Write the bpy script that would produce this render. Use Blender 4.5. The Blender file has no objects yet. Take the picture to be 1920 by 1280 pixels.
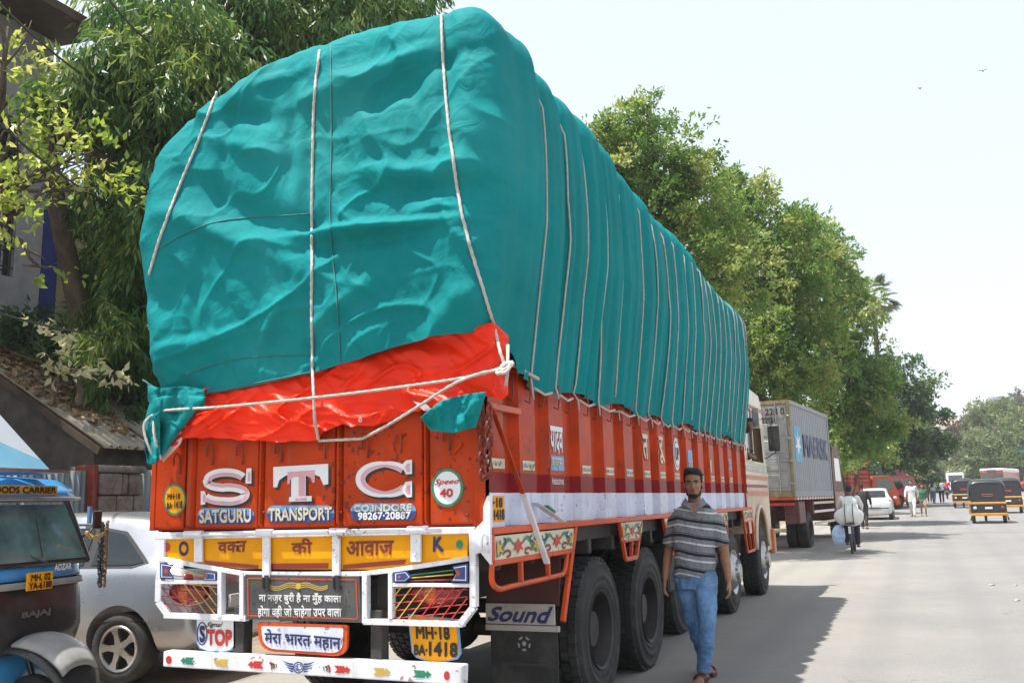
import bpy, bmesh, math, random
import numpy as np
from mathutils import Vector, Matrix
from mathutils.bvhtree import BVHTree
random.seed(7); RNG = np.random.default_rng(11)
scene = bpy.context.scene
COL = scene.collection
PI = math.pi
# ------------------------------------------------------------------ camera
F_, CAMH = 1760.0, 1.47
def _cam():
    v = np.array([1725-960, -(924-640), -F_]); Y = v/np.linalg.norm(v)
    hd = np.array([1, 0.0245, 0.]); hd /= np.linalg.norm(hd)
    n = np.cross(hd, Y); n /= np.linalg.norm(n)
    Z = n if n[1] > 0 else -n
    return np.array([np.cross(Y, Z), Y, Z])
CM = _cam()
cd = bpy.data.cameras.new('camera'); cam = bpy.data.objects.new('camera', cd); COL.objects.link(cam)
cd.sensor_width = 36; cd.lens = F_/1920*36; cd.clip_start = 0.1; cd.clip_end = 3000
cam.matrix_world = Matrix.Translation((0, 0, CAMH)) @ Matrix(CM.tolist()).to_4x4()
scene.camera = cam
# ------------------------------------------------------------------ light
SUN = Vector((1.12, 0.88, -4.2)).normalized()          # travel direction
elev = math.asin(-SUN.z); az = math.atan2(-SUN.x, -SUN.y)   # azimuth from +Y clockwise, of the place the sun stands
world = bpy.data.worlds.new('World'); scene.world = world; world.use_nodes = True
nt = world.node_tree
sky = nt.nodes.new('ShaderNodeTexSky'); sky.sky_type = 'NISHITA'; sky.sun_disc = False
sky.sun_elevation = elev; sky.sun_rotation = az; sky.altitude = 0
sky.air_density = 1.0; sky.dust_density = 1.0; sky.ozone_density = 1.0
nt.links.new(sky.outputs[0], nt.nodes['Background'].inputs[0])
nt.nodes['Background'].inputs[1].default_value = 0.05
veil = nt.nodes.new('ShaderNodeBackground'); veil.inputs[0].default_value = (.97, 1, .98, 1); veil.inputs[1].default_value = .36   # thin white summer veil over the whole sky
ads = nt.nodes.new('ShaderNodeAddShader'); nt.links.new(nt.nodes['Background'].outputs[0], ads.inputs[0]); nt.links.new(veil.outputs[0], ads.inputs[1])
nt.links.new(ads.outputs[0], nt.nodes['World Output'].inputs[0])
ld = bpy.data.lights.new('sun', 'SUN'); ld.energy = 4.0; ld.angle = math.radians(0.6); ld.color = (1, .955, .88)
so = bpy.data.objects.new('sun', ld); COL.objects.link(so)
so.rotation_euler = SUN.to_track_quat('-Z', 'Y').to_euler(); so.location = (0, 0, 40)
vs = scene.view_settings; vs.view_transform = 'Standard'; vs.look = 'None'; vs.exposure = 1.06; vs.gamma = 1; vs.use_curve_mapping = False
# ------------------------------------------------------------------ pixel -> place
def at(px, py, x=None, y=None, z=None):
    r = CM @ np.array([px-960, -(py-640), -F_])
    if x is not None: t = x/r[0]
    elif y is not None: t = y/r[1]
    else: t = (z-CAMH)/r[2]
    return Vector((r[0]*t, r[1]*t, CAMH+r[2]*t))
def at_d(px, py, d):          # a place d metres along the view axis
    r = CM @ np.array([px-960, -(py-640), -F_]); t = d/F_
    return Vector((r[0]*t, r[1]*t, CAMH+r[2]*t))
def gz(y):                    # the road climbs gently beyond the parked truck
    if y < 22: return 0.0
    if y < 28: return 0.0145*(y-22)**2/12
    if y < 170: return 0.0145*(y-25)
    return 0.0145*145
def ground_at(px, py):
    z = 0.0
    for _ in range(12):
        p = at(px, py, z=z) if abs(z-CAMH) > .01 else at(px, py, z=z-.05)
        z = 0.5*z+0.5*min(gz(max(p.y, 0)), 1.2)
    return Vector((p.x, p.y, gz(p.y)))
# ------------------------------------------------------------------ numpy noise
_perm = RNG.random((64, 64, 64)).astype(np.float32)
def vnoise(x, y, z=0.0):
    x = np.asarray(x, float); y = np.asarray(y, float)+0*x; z = np.asarray(z, float)+0*x
    xi, yi, zi = np.floor(x).astype(int), np.floor(y).astype(int), np.floor(z).astype(int)
    fx, fy, fz = x-xi, y-yi, z-zi
    fx, fy, fz = [f*f*(3-2*f) for f in (fx, fy, fz)]
    def g(a, b, c): return _perm[(xi+a) & 63, (yi+b) & 63, (zi+c) & 63]
    r = 0
    for a in (0, 1):
        for b in (0, 1):
            for c in (0, 1):
                r = r+g(a, b, c)*(fx if a else 1-fx)*(fy if b else 1-fy)*(fz if c else 1-fz)
    return r*2-1
def fbm(x, y, z=0.0, o=4):
    r = 0; a = 1.0; s = 1.0
    for i in range(o):
        r = r+a*vnoise(x*s+i*7.3, y*s+i*3.1, z*s+i*5.7); a *= .5; s *= 2.03
    return r
# ------------------------------------------------------------------ materials
MATS = {}
def mat(name, color, rough=.55, metal=0., var=.12, scale=4., bump=.0, bscale=40., dirt=None, dscale=2.5, damt=.5, coat=0., trans=0., emit=0., spec=.5, stretch=None, rvar=.12, tint=None, chips=None):
    m = bpy.data.materials.new(name); m.use_nodes = True; MATS[name] = m
    t = m.node_tree; N = t.nodes.new; L = t.links.new; b = t.nodes['Principled BSDF']
    tc = N('ShaderNodeTexCoord'); mp = N('ShaderNodeMapping'); L(tc.outputs['Object'], mp.inputs[0])
    if stretch: mp.inputs['Scale'].default_value = stretch
    n1 = N('ShaderNodeTexNoise'); n1.inputs['Scale'].default_value = scale; n1.inputs['Detail'].default_value = 6; n1.inputs['Roughness'].default_value = .6
    L(mp.outputs[0], n1.inputs[0])
    c = Vector(color[:3])
    mx = N('ShaderNodeMix'); mx.data_type = 'RGBA'
    lo = [max(0, v*(1-var*1.6)) for v in c]; hi = [min(1, v*(1+var*1.6)) for v in c]
    if tint: hi = list(tint)
    mx.inputs[6].default_value = (*lo, 1); mx.inputs[7].default_value = (*hi, 1)
    mr = N('ShaderNodeMapRange'); mr.inputs[1].default_value = .3; mr.inputs[2].default_value = .7
    L(n1.outputs[0], mr.inputs[0]); L(mr.outputs[0], mx.inputs[0]); out = mx.outputs[2]
    if dirt:
        n2 = N('ShaderNodeTexNoise'); n2.inputs['Scale'].default_value = dscale; n2.inputs['Detail'].default_value = 8; n2.inputs['Roughness'].default_value = .7
        L(mp.outputs[0], n2.inputs[0])
        r2 = N('ShaderNodeMapRange'); r2.inputs[1].default_value = .48; r2.inputs[2].default_value = .75; r2.inputs[4].default_value = damt
        L(n2.outputs[0], r2.inputs[0])
        m2 = N('ShaderNodeMix'); m2.data_type = 'RGBA'; L(r2.outputs[0], m2.inputs[0]); L(out, m2.inputs[6]); m2.inputs[7].default_value = (*dirt, 1)
        out = m2.outputs[2]
    if chips:
        n4 = N('ShaderNodeTexNoise'); n4.inputs['Scale'].default_value = 26; n4.inputs['Detail'].default_value = 5; L(tc.outputs['Object'], n4.inputs[0])
        n5 = N('ShaderNodeTexNoise'); n5.inputs['Scale'].default_value = 2.1; n5.inputs['Detail'].default_value = 3; L(tc.outputs['Object'], n5.inputs[0])
        sm = N('ShaderNodeMath'); sm.operation = 'MULTIPLY_ADD'; sm.inputs[1].default_value = .45; L(n5.outputs[0], sm.inputs[0]); L(n4.outputs[0], sm.inputs[2])
        r4 = N('ShaderNodeMapRange'); r4.inputs[1].default_value = .895; r4.inputs[2].default_value = .915; r4.inputs[4].default_value = .8; L(sm.outputs[0], r4.inputs[0])
        # thin vertical run marks of dust and rust
        mpv = N('ShaderNodeMapping'); mpv.inputs['Scale'].default_value = (14, 14, .8); L(tc.outputs['Object'], mpv.inputs[0]); n6 = N('ShaderNodeTexNoise'); n6.inputs['Scale'].default_value = 1; n6.inputs['Detail'].default_value = 4; L(mpv.outputs[0], n6.inputs[0])
        r6 = N('ShaderNodeMapRange'); r6.inputs[1].default_value = .56; r6.inputs[2].default_value = .74; r6.inputs[4].default_value = .35; L(n6.outputs[0], r6.inputs[0])
        m6 = N('ShaderNodeMix'); m6.data_type = 'RGBA'; L(r6.outputs[0], m6.inputs[0]); L(out, m6.inputs[6]); m6.inputs[7].default_value = (*[.5*c_+.5*d_ for c_, d_ in zip(chips, (.30, .22, .16))], 1)
        m4 = N('ShaderNodeMix'); m4.data_type = 'RGBA'; L(r4.outputs[0], m4.inputs[0]); L(m6.outputs[2], m4.inputs[6]); m4.inputs[7].default_value = (*chips, 1); out = m4.outputs[2]
    L(out, b.inputs['Base Color'])
    rr = N('ShaderNodeMapRange'); rr.inputs[3].default_value = max(0, rough-rvar); rr.inputs[4].default_value = min(1, rough+rvar)
    L(n1.outputs[0], rr.inputs[0]); L(rr.outputs[0], b.inputs['Roughness'])
    b.inputs['Metallic'].default_value = metal; b.inputs['Specular IOR Level'].default_value = spec
    b.inputs['Coat Weight'].default_value = coat
    if coat: b.inputs['Coat Roughness'].default_value = .08
    b.inputs['Transmission Weight'].default_value = trans
    if bump:
        n3 = N('ShaderNodeTexNoise'); n3.inputs['Scale'].default_value = bscale; n3.inputs['Detail'].default_value = 5
        L(mp.outputs[0], n3.inputs[0]); bp = N('ShaderNodeBump'); bp.inputs['Strength'].default_value = bump; bp.inputs['Distance'].default_value = .02
        L(n3.outputs[0], bp.inputs['Height']); L(bp.outputs[0], b.inputs['Normal'])
    if emit:
        b.inputs['Emission Color'].default_value = (*color[:3], 1); b.inputs['Emission Strength'].default_value = emit
    return m
def leafmat(name, c1, c2, c3, tr=.35):
    m = bpy.data.materials.new(name); m.use_nodes = True; MATS[name] = m
    t = m.node_tree; N = t.nodes.new; L = t.links.new; b = t.nodes['Principled BSDF']; o = t.nodes['Material Output']
    a = N('ShaderNodeAttribute'); a.attribute_name = 'rnd'
    cr = N('ShaderNodeValToRGB'); e = cr.color_ramp.elements; e[0].color = (*c1, 1); e[1].color = (*c3, 1); q = e.new(.6); q.color = (*c2, 1)
    L(a.outputs['Fac'], cr.inputs[0]); L(cr.outputs[0], b.inputs['Base Color']); b.inputs['Roughness'].default_value = .42; b.inputs['Specular IOR Level'].default_value = .4
    tl = N('ShaderNodeBsdfTranslucent'); hs = N('ShaderNodeHueSaturation'); hs.inputs['Value'].default_value = 1.6; hs.inputs['Hue'].default_value = .485; hs.inputs['Saturation'].default_value = 1.1
    L(cr.outputs[0], hs.inputs['Color']); L(hs.outputs[0], tl.inputs[0])
    mx = N('ShaderNodeMixShader'); mx.inputs[0].default_value = tr; L(b.outputs[0], mx.inputs[1]); L(tl.outputs[0], mx.inputs[2]); L(mx.outputs[0], o.inputs[0])
    return m
# ------------------------------------------------------------------ mesh builder
ROOT = {}
class MB:
    def __init__(s): s.v = []; s.f = []; s.m = []; s.mi = 0
    def add(s, vs, fs, mi=None):
        n = len(s.v); s.v += [tuple(p) for p in vs]
        s.f += [tuple(n+i for i in f) for f in fs]; s.m += [s.mi if mi is None else mi]*len(fs); return s
    def box(s, lo, hi, mi=None):
        x0, y0, z0 = lo; x1, y1, z1 = hi
        return s.add([(x0,y0,z0),(x1,y0,z0),(x1,y1,z0),(x0,y1,z0),(x0,y0,z1),(x1,y0,z1),(x1,y1,z1),(x0,y1,z1)],
                     [(0,3,2,1),(4,5,6,7),(0,1,5,4),(1,2,6,5),(2,3,7,6),(3,0,4,7)], mi)
    def beam(s, p0, p1, w, h, up=(0, 0, 1), mi=None):
        p0 = Vector(p0); p1 = Vector(p1); d = (p1-p0).normalized(); u = Vector(up)
        if abs(d.dot(u)) > .98: u = Vector((0, 1, 0))
        a = d.cross(u).normalized()*w/2; b = a.cross(d).normalized()*h/2
        vs = [p0-a-b, p0+a-b, p0+a+b, p0-a+b, p1-a-b, p1+a-b, p1+a+b, p1-a+b]
        return s.add(vs, [(0,1,2,3),(7,6,5,4),(0,4,5,1),(1,5,6,2),(2,6,7,3),(3,7,4,0)], mi)
    def cyl(s, p0, p1, r0, r1=None, n=12, caps=True, mi=None):
        r1 = r0 if r1 is None else r1; p0 = Vector(p0); p1 = Vector(p1); d = (p1-p0).normalized()
        a = d.orthogonal().normalized(); b = d.cross(a); vs = []
        for p, r in ((p0, r0), (p1, r1)):
            for i in range(n): t = 2*PI*i/n; vs.append(p+a*math.cos(t)*r+b*math.sin(t)*r)
        fs = [(i, (i+1) % n, n+(i+1) % n, n+i) for i in range(n)]
        if caps: fs += [tuple(range(n))[::-1], tuple(range(n, 2*n))]
        return s.add(vs, fs, mi)
    def tube(s, pts, r, n=8, closed=False, mi=None, taper=None, lobe=0, twist=0):
        pts = [Vector(p) for p in pts]; k = len(pts); vs = []; prev = None; acc = 0.
        for i, p in enumerate(pts):
            if closed: d = pts[(i+1) % k]-pts[i-1]
            else: d = pts[min(i+1, k-1)]-pts[max(i-1, 0)]
            d.normalize()
            if prev is None: a = d.orthogonal().normalized()
            else: a = (prev-d*prev.dot(d)); a = a.normalized() if a.length > 1e-6 else d.orthogonal().normalized()
            prev = a; b = d.cross(a)
            if i: acc += (p-pts[i-1]).length
            rr = (taper[i] if taper else r)
            for j in range(n):
                t = 2*PI*j/n; q = rr*(1+lobe*math.cos(3*t-twist*acc)); vs.append(p+a*math.cos(t)*q+b*math.sin(t)*q)
        fs = []
        for i in range(k if closed else k-1):
            for j in range(n):
                i2 = (i+1) % k; fs.append((i*n+j, i*n+(j+1) % n, i2*n+(j+1) % n, i2*n+j))
        if not closed: fs += [tuple(range(n))[::-1], tuple(range((k-1)*n, k*n))]
        return s.add(vs, fs, mi)
    def prism(s, pts, off, mi=None, cap2=True):     # polygon pts (3d) pushed by vector off
        n = len(pts); off = Vector(off); pts = [Vector(p) for p in pts]
        fs = [tuple(range(n))]+[(i, n+i, n+(i+1) % n, (i+1) % n) for i in range(n)]
        if cap2: fs.append(tuple(range(n, 2*n))[::-1])
        return s.add(pts+[p+off for p in pts], fs, mi)
    def ell(s, c, r, n=12, m=8, rot=None, mi=None):
        vs = []; c = Vector(c)
        R = rot or Matrix.Identity(3)
        for i in range(m+1):
            th = PI*i/m
            for j in range(n):
                ph = 2*PI*j/n; vs.append(c+R @ Vector((r[0]*math.sin(th)*math.cos(ph), r[1]*math.sin(th)*math.sin(ph), r[2]*math.cos(th))))
        fs = [(i*n+j, (i+1)*n+j, (i+1)*n+(j+1) % n, i*n+(j+1) % n) for i in range(m) for j in range(n)]
        return s.add(vs, fs, mi)
    def lathe(s, prof, c, axis, n=32, mi=None, close=False):   # prof: (radius, along)
        c = Vector(c); ax = Vector(axis).normalized(); a = ax.orthogonal().normalized(); b = ax.cross(a); vs = []
        for r, h in prof:
            for j in range(n): t = 2*PI*j/n; vs.append(c+ax*h+a*math.cos(t)*r+b*math.sin(t)*r)
        k = len(prof)
        fs = [(i*n+j, i*n+(j+1) % n, (i+1)*n+(j+1) % n, (i+1)*n+j) for i in range(k-1) for j in range(n)]
        return s.add(vs, fs, mi)
    def grid(s, P, mi=None, closeu=False):       # P[i][j] -> points
        a = len(P); b = len(P[0])
        return s.add([p for r in P for p in r], [(i*b+j, i*b+j+1, (i+1)*b+j+1, (i+1)*b+j) for i in range(a-1) for j in range(b-1)], mi)
    def build(s, name, mats, parent=None, smooth=False, bevel=0, seg=1, solid=0, auto=None, weld=False):
        off = Vector((0, 0, 0))
        if parent is not None: off = ROOT.get(parent.name, off)
        me = bpy.data.meshes.new(name)
        if off.length: s.v = [(p[0]-off.x, p[1]-off.y, p[2]-off.z) for p in s.v]
        me.from_pydata(s.v, [], s.f); 
        if not isinstance(mats, (list, tuple)): mats = [mats]
        for m in mats: me.materials.append(MATS[m] if isinstance(m, str) else m)
        if len(mats) > 1: me.polygons.foreach_set('material_index', s.m)
        if smooth:
            me.polygons.foreach_set('use_smooth', [True]*len(s.f))
        fixn(me, weld)
        if auto is not None:
            me.polygons.foreach_set('use_smooth', [True]*len(me.polygons)); me.set_sharp_from_angle(angle=math.radians(auto))
        o = bpy.data.objects.new(name, me); COL.objects.link(o)
        if parent is not None: o.parent = parent; ROOT[o.name] = off
        if solid: md = o.modifiers.new('solid', 'SOLIDIFY'); md.thickness = solid; md.offset = 0
        if bevel:
            md = o.modifiers.new('bevel', 'BEVEL'); md.width = bevel; md.segments = seg; md.limit_method = 'ANGLE'; md.angle_limit = math.radians(35)
        return o
def fixn(me, weld=False):
    bm = bmesh.new(); bm.from_mesh(me)
    if weld: bmesh.ops.remove_doubles(bm, verts=bm.verts, dist=1e-4)
    bmesh.ops.recalc_face_normals(bm, faces=bm.faces); bm.to_mesh(me); bm.free()
def npmesh(name, V, Fq, mats, parent=None, mi=None, smooth=False, rnd=None):
    V = np.asarray(V, np.float32); Fq = np.asarray(Fq, np.int32)
    if parent is not None and ROOT.get(parent.name) is not None: V = V-np.array(ROOT[parent.name], np.float32)
    me = bpy.data.meshes.new(name); k = Fq.shape[1]; n = len(Fq)
    me.vertices.add(len(V)); me.vertices.foreach_set('co', V.ravel())
    me.loops.add(n*k); me.loops.foreach_set('vertex_index', Fq.ravel())
    me.polygons.add(n); me.polygons.foreach_set('loop_start', np.arange(n, dtype=np.int32)*k)
    if smooth: me.polygons.foreach_set('use_smooth', np.ones(n, bool))
    if not isinstance(mats, (list, tuple)): mats = [mats]
    for m in mats: me.materials.append(MATS[m])
    if mi is not None: me.polygons.foreach_set('material_index', np.asarray(mi, np.int32))
    if rnd is not None:
        a = me.attributes.new('rnd', 'FLOAT', 'FACE'); a.data.foreach_set('value', np.asarray(rnd, np.float32))
    me.update(calc_edges=True); me.validate()
    o = bpy.data.objects.new(name, me); COL.objects.link(o)
    if parent is not None: o.parent = parent; ROOT[o.name] = ROOT.get(parent.name, Vector((0, 0, 0)))
    return o
def thing(name, label, cat, loc=(0, 0, 0), rz=0., group=None, world=False):
    o = bpy.data.objects.new(name, None); COL.objects.link(o); o.empty_display_size = .2
    o.location = loc; o.rotation_euler = (0, 0, rz); tag(o, label, cat, group)
    ROOT[o.name] = Vector(loc) if world else Vector((0, 0, 0))
    return o
def tag(o, label=None, cat=None, group=None, kind=None):
    if label: o['label'] = label
    if cat: o['category'] = cat
    if group: o['group'] = group
    if kind: o['kind'] = kind
    return o
def copy_tree(o, loc=None, rz=None, label=None, parent=None, swap=None):
    c = o.copy(); COL.objects.link(c); c.parent = parent
    if loc is not None: c.location = loc
    if rz is not None: c.rotation_euler = (0, 0, rz)
    if label: c['label'] = label
    for ch in list(o.children): copy_tree(ch, parent=c, swap=swap)
    if swap and c.type == 'MESH' and any(s.material and s.material.name in swap for s in c.material_slots):
        c.data = c.data.copy()
        for i, s in enumerate(c.data.materials):
            if s and s.name in swap: c.data.materials[i] = MATS[swap[s.name]]
    return c
# lettering: font outlines turned into flat meshes that fill a target quadrilateral
def text_mesh(parts, bold=0.0):
    vs = []; fs = []
    for body, dx, sx in parts:
        cu = bpy.data.curves.new('t', 'FONT'); cu.body = body; cu.size = 1; cu.resolution_u = 3
        ob = bpy.data.objects.new('t', cu); COL.objects.link(ob)
        me = ob.to_mesh(); n = len(vs)
        w = max([v.co.x for v in me.vertices]+[0])
        base = (max(v[0] for v in vs) if vs else 0)+dx
        vs += [(base+v.co.x*sx, v.co.y) for v in me.vertices]; fs += [tuple(n+i for i in p.vertices) for p in me.polygons]
        ob.to_mesh_clear(); bpy.data.objects.remove(ob); bpy.data.curves.remove(cu)
    return vs, fs
def text(body, quad, plane, m, parent, bold=.03, name='lettering', arch=0., slant=0., lift=.003, out=(0, -1, 0), extra=None):
    """quad: pixels bl, br, tr, tl ; plane: dict(x=..)|dict(y=..)"""
    parts = body if isinstance(body, list) else [(body, 0, 1)]
    vs, fs = text_mesh(parts)
    xs = [v[0] for v in vs]; ys = [v[1] for v in vs]; x0, x1, y0, y1 = min(xs), max(xs), min(ys), max(ys)
    C = [at(*q, **plane) if len(q) == 2 else Vector(q) for q in quad]
    o = Vector(out); mb = MB()
    bold *= .5
    sh = [(0, 0)] if not bold else [(0, 0), (bold, 0), (0, bold), (bold, bold), (bold/2, -bold/2)]
    for k, (a, b) in enumerate(sh):
        P = []
        for x, y in vs:
            u = (x+a-x0)/(x1-x0+bold); v = (y+b-y0)/(y1-y0+bold); u += slant*(v-.5); v += arch*(1-(2*u-1)**2)
            P.append((C[0]*(1-u)+C[1]*u)*(1-v)+(C[3]*(1-u)+C[2]*u)*v+o*(lift+k*.0004))
        mb.add(P, fs)
    return mb.build(name, m, parent)
def tri_poly(mb, pts, mi=None):       # possibly concave flat polygon -> triangles
    from mathutils.geometry import tessellate_polygon
    mb.add(pts, tessellate_polygon([[Vector(p) for p in pts]]), mi)
def ptspx(pts, plane, out=(0, 0, 0)): return [at(a, b, **plane)+Vector(out) for a, b in pts]
def ribbon(pts, w, close=False):       # 2d polyline -> left / right edges
    L = []; R = []; n = len(pts)
    for i in range(n):
        a = pts[max(i-1, 0)]; b = pts[min(i+1, n-1)]
        dx, dy = b[0]-a[0], b[1]-a[1]; l = math.hypot(dx, dy) or 1; nx, ny = -dy/l, dx/l
        ww = w[i] if isinstance(w, (list, tuple)) else w
        L.append((pts[i][0]+nx*ww/2, pts[i][1]+ny*ww/2)); R.append((pts[i][0]-nx*ww/2, pts[i][1]-ny*ww/2))
    return L, R
def decal_line(mb, pts, w, plane, out, mi=None):   # flat painted stroke
    L, R = ribbon(pts, w)
    A = ptspx(L, plane, out); B = ptspx(R, plane, out); n = len(A)
    mb.add(A+B, [(i, i+1, n+i+1, n+i) for i in range(n-1)], mi)
def arc(cx, cy, rx, ry, a0, a1, n=16): return [(cx+rx*math.cos(math.radians(a0+(a1-a0)*i/n)), cy-ry*math.sin(math.radians(a0+(a1-a0)*i/n))) for i in range(n+1)]
def bar(mb, pts, w, plane, thick, out=(0, 0, 0), mi=None):   # solid flat bar following a pixel polyline
    for a, b in zip(pts[:-1], pts[1:]):
        L, R = ribbon([a, b], w); q = ptspx([L[0], L[1], R[1], R[0]], plane, out); mb.prism(q, thick, mi)
def bez(p, n=14):
    out = []
    for i in range(n+1):
        t = i/n; q = [Vector(a) for a in p]
        while len(q) > 1: q = [q[j]*(1-t)+q[j+1]*t for j in range(len(q)-1)]
        out.append(q[0])
    return out
def smooth_path(pts, n=8):      # catmull-rom
    P = [Vector(p) for p in pts]; P = [P[0]*2-P[1]]+P+[P[-1]*2-P[-2]]; out = []
    for i in range(1, len(P)-2):
        a, b, c, d = P[i-1], P[i], P[i+1], P[i+2]
        for k in range(n):
            t = k/n; out.append(.5*((2*b)+(c-a)*t+(2*a-5*b+4*c-d)*t*t+(3*b-a-3*c+d)*t**3))
    out.append(P[-2]); return out
# ------------------------------------------------------------------ palette
dust = (.32, .27, .21)
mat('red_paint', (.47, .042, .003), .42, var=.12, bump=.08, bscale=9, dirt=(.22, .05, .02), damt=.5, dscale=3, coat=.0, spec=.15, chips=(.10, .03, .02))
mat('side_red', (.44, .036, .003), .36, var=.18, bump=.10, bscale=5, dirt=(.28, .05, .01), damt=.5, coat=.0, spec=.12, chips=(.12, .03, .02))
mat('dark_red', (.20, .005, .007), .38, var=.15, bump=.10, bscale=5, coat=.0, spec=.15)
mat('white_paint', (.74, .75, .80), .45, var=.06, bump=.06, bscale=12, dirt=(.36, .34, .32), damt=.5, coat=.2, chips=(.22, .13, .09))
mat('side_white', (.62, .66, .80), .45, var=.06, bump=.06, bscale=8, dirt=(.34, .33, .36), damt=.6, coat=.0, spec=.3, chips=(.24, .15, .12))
mat('yellow_paint', (.80, .33, .004), .4, var=.08, bump=.05, bscale=8, dirt=(.40, .17, .03), damt=.4, coat=.0, spec=.15)
mat('orange_paint', (.60, .070, .010), .4, var=.1, bump=.05, bscale=12, dirt=(.3, .09, .04), damt=.5, coat=.05, spec=.3, chips=(.14, .05, .03))
mat('black_paint', (.02, .02, .022), .45, var=.3, dirt=(.07, .065, .06), damt=.5)
mat('plate_grey', (.055, .055, .058), .5, var=.35, scale=3, dirt=(.12, .11, .1), damt=.6, coat=.2)
mat('chassis', (.03, .027, .025), .75, var=.3, dirt=(.10, .085, .07), damt=.6, bump=.3, bscale=30)
mat('rubber', (.028, .027, .027), .8, var=.25, dirt=(.12, .105, .09), damt=.5, dscale=4, bump=.25, bscale=60)
mat('rim_dark', (.05, .045, .045), .6, .3, dirt=(.12, .09, .07), damt=.7)
mat('steel', (.42, .42, .42), .38, .9, var=.2, dirt=(.2, .16, .12), damt=.5)
mat('blue_paint', (.02, .055, .22), .4, var=.1); mat('light_blue', (.12, .30, .55), .4, var=.08)
mat('navy', (.015, .02, .11), .45, var=.1); mat('green_paint', (.015, .20, .11), .4, var=.1); mat('pink', (.62, .33, .38), .45, var=.06)
mat('cream', (.62, .56, .42), .45, var=.08, dirt=(.4, .33, .24), damt=.5, chips=(.2, .14, .08)); mat('maroon', (.20, .02, .015), .45, var=.1)
mat('letter_white', (.72, .72, .74), .45, var=.05); mat('letter_black', (.015, .013, .013), .5, var=.1); mat('letter_red', (.50, .03, .02), .45, var=.08)
mat('lamp_red', (.28, .012, .012), .15, var=.1, coat=.8); mat('lamp_amber', (.6, .14, .01), .15, coat=.8)
mat('mud_brown', (.07, .018, .014), .6, var=.2, dirt=(.1, .06, .05), damt=.5)
mat('grey_cream', (.42, .38, .35), .5, var=.12, dirt=(.2, .16, .13), damt=.6)
mat('rope', (.50, .46, .42), .9, var=.12, scale=30, dirt=(.3, .26, .22), damt=.5, dscale=10)
mat('rust_red', (.20, .030, .015), .6, var=.3, dirt=(.10, .03, .02), damt=.6)
mat('gold', (.55, .36, .06), .4, var=.1)
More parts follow.
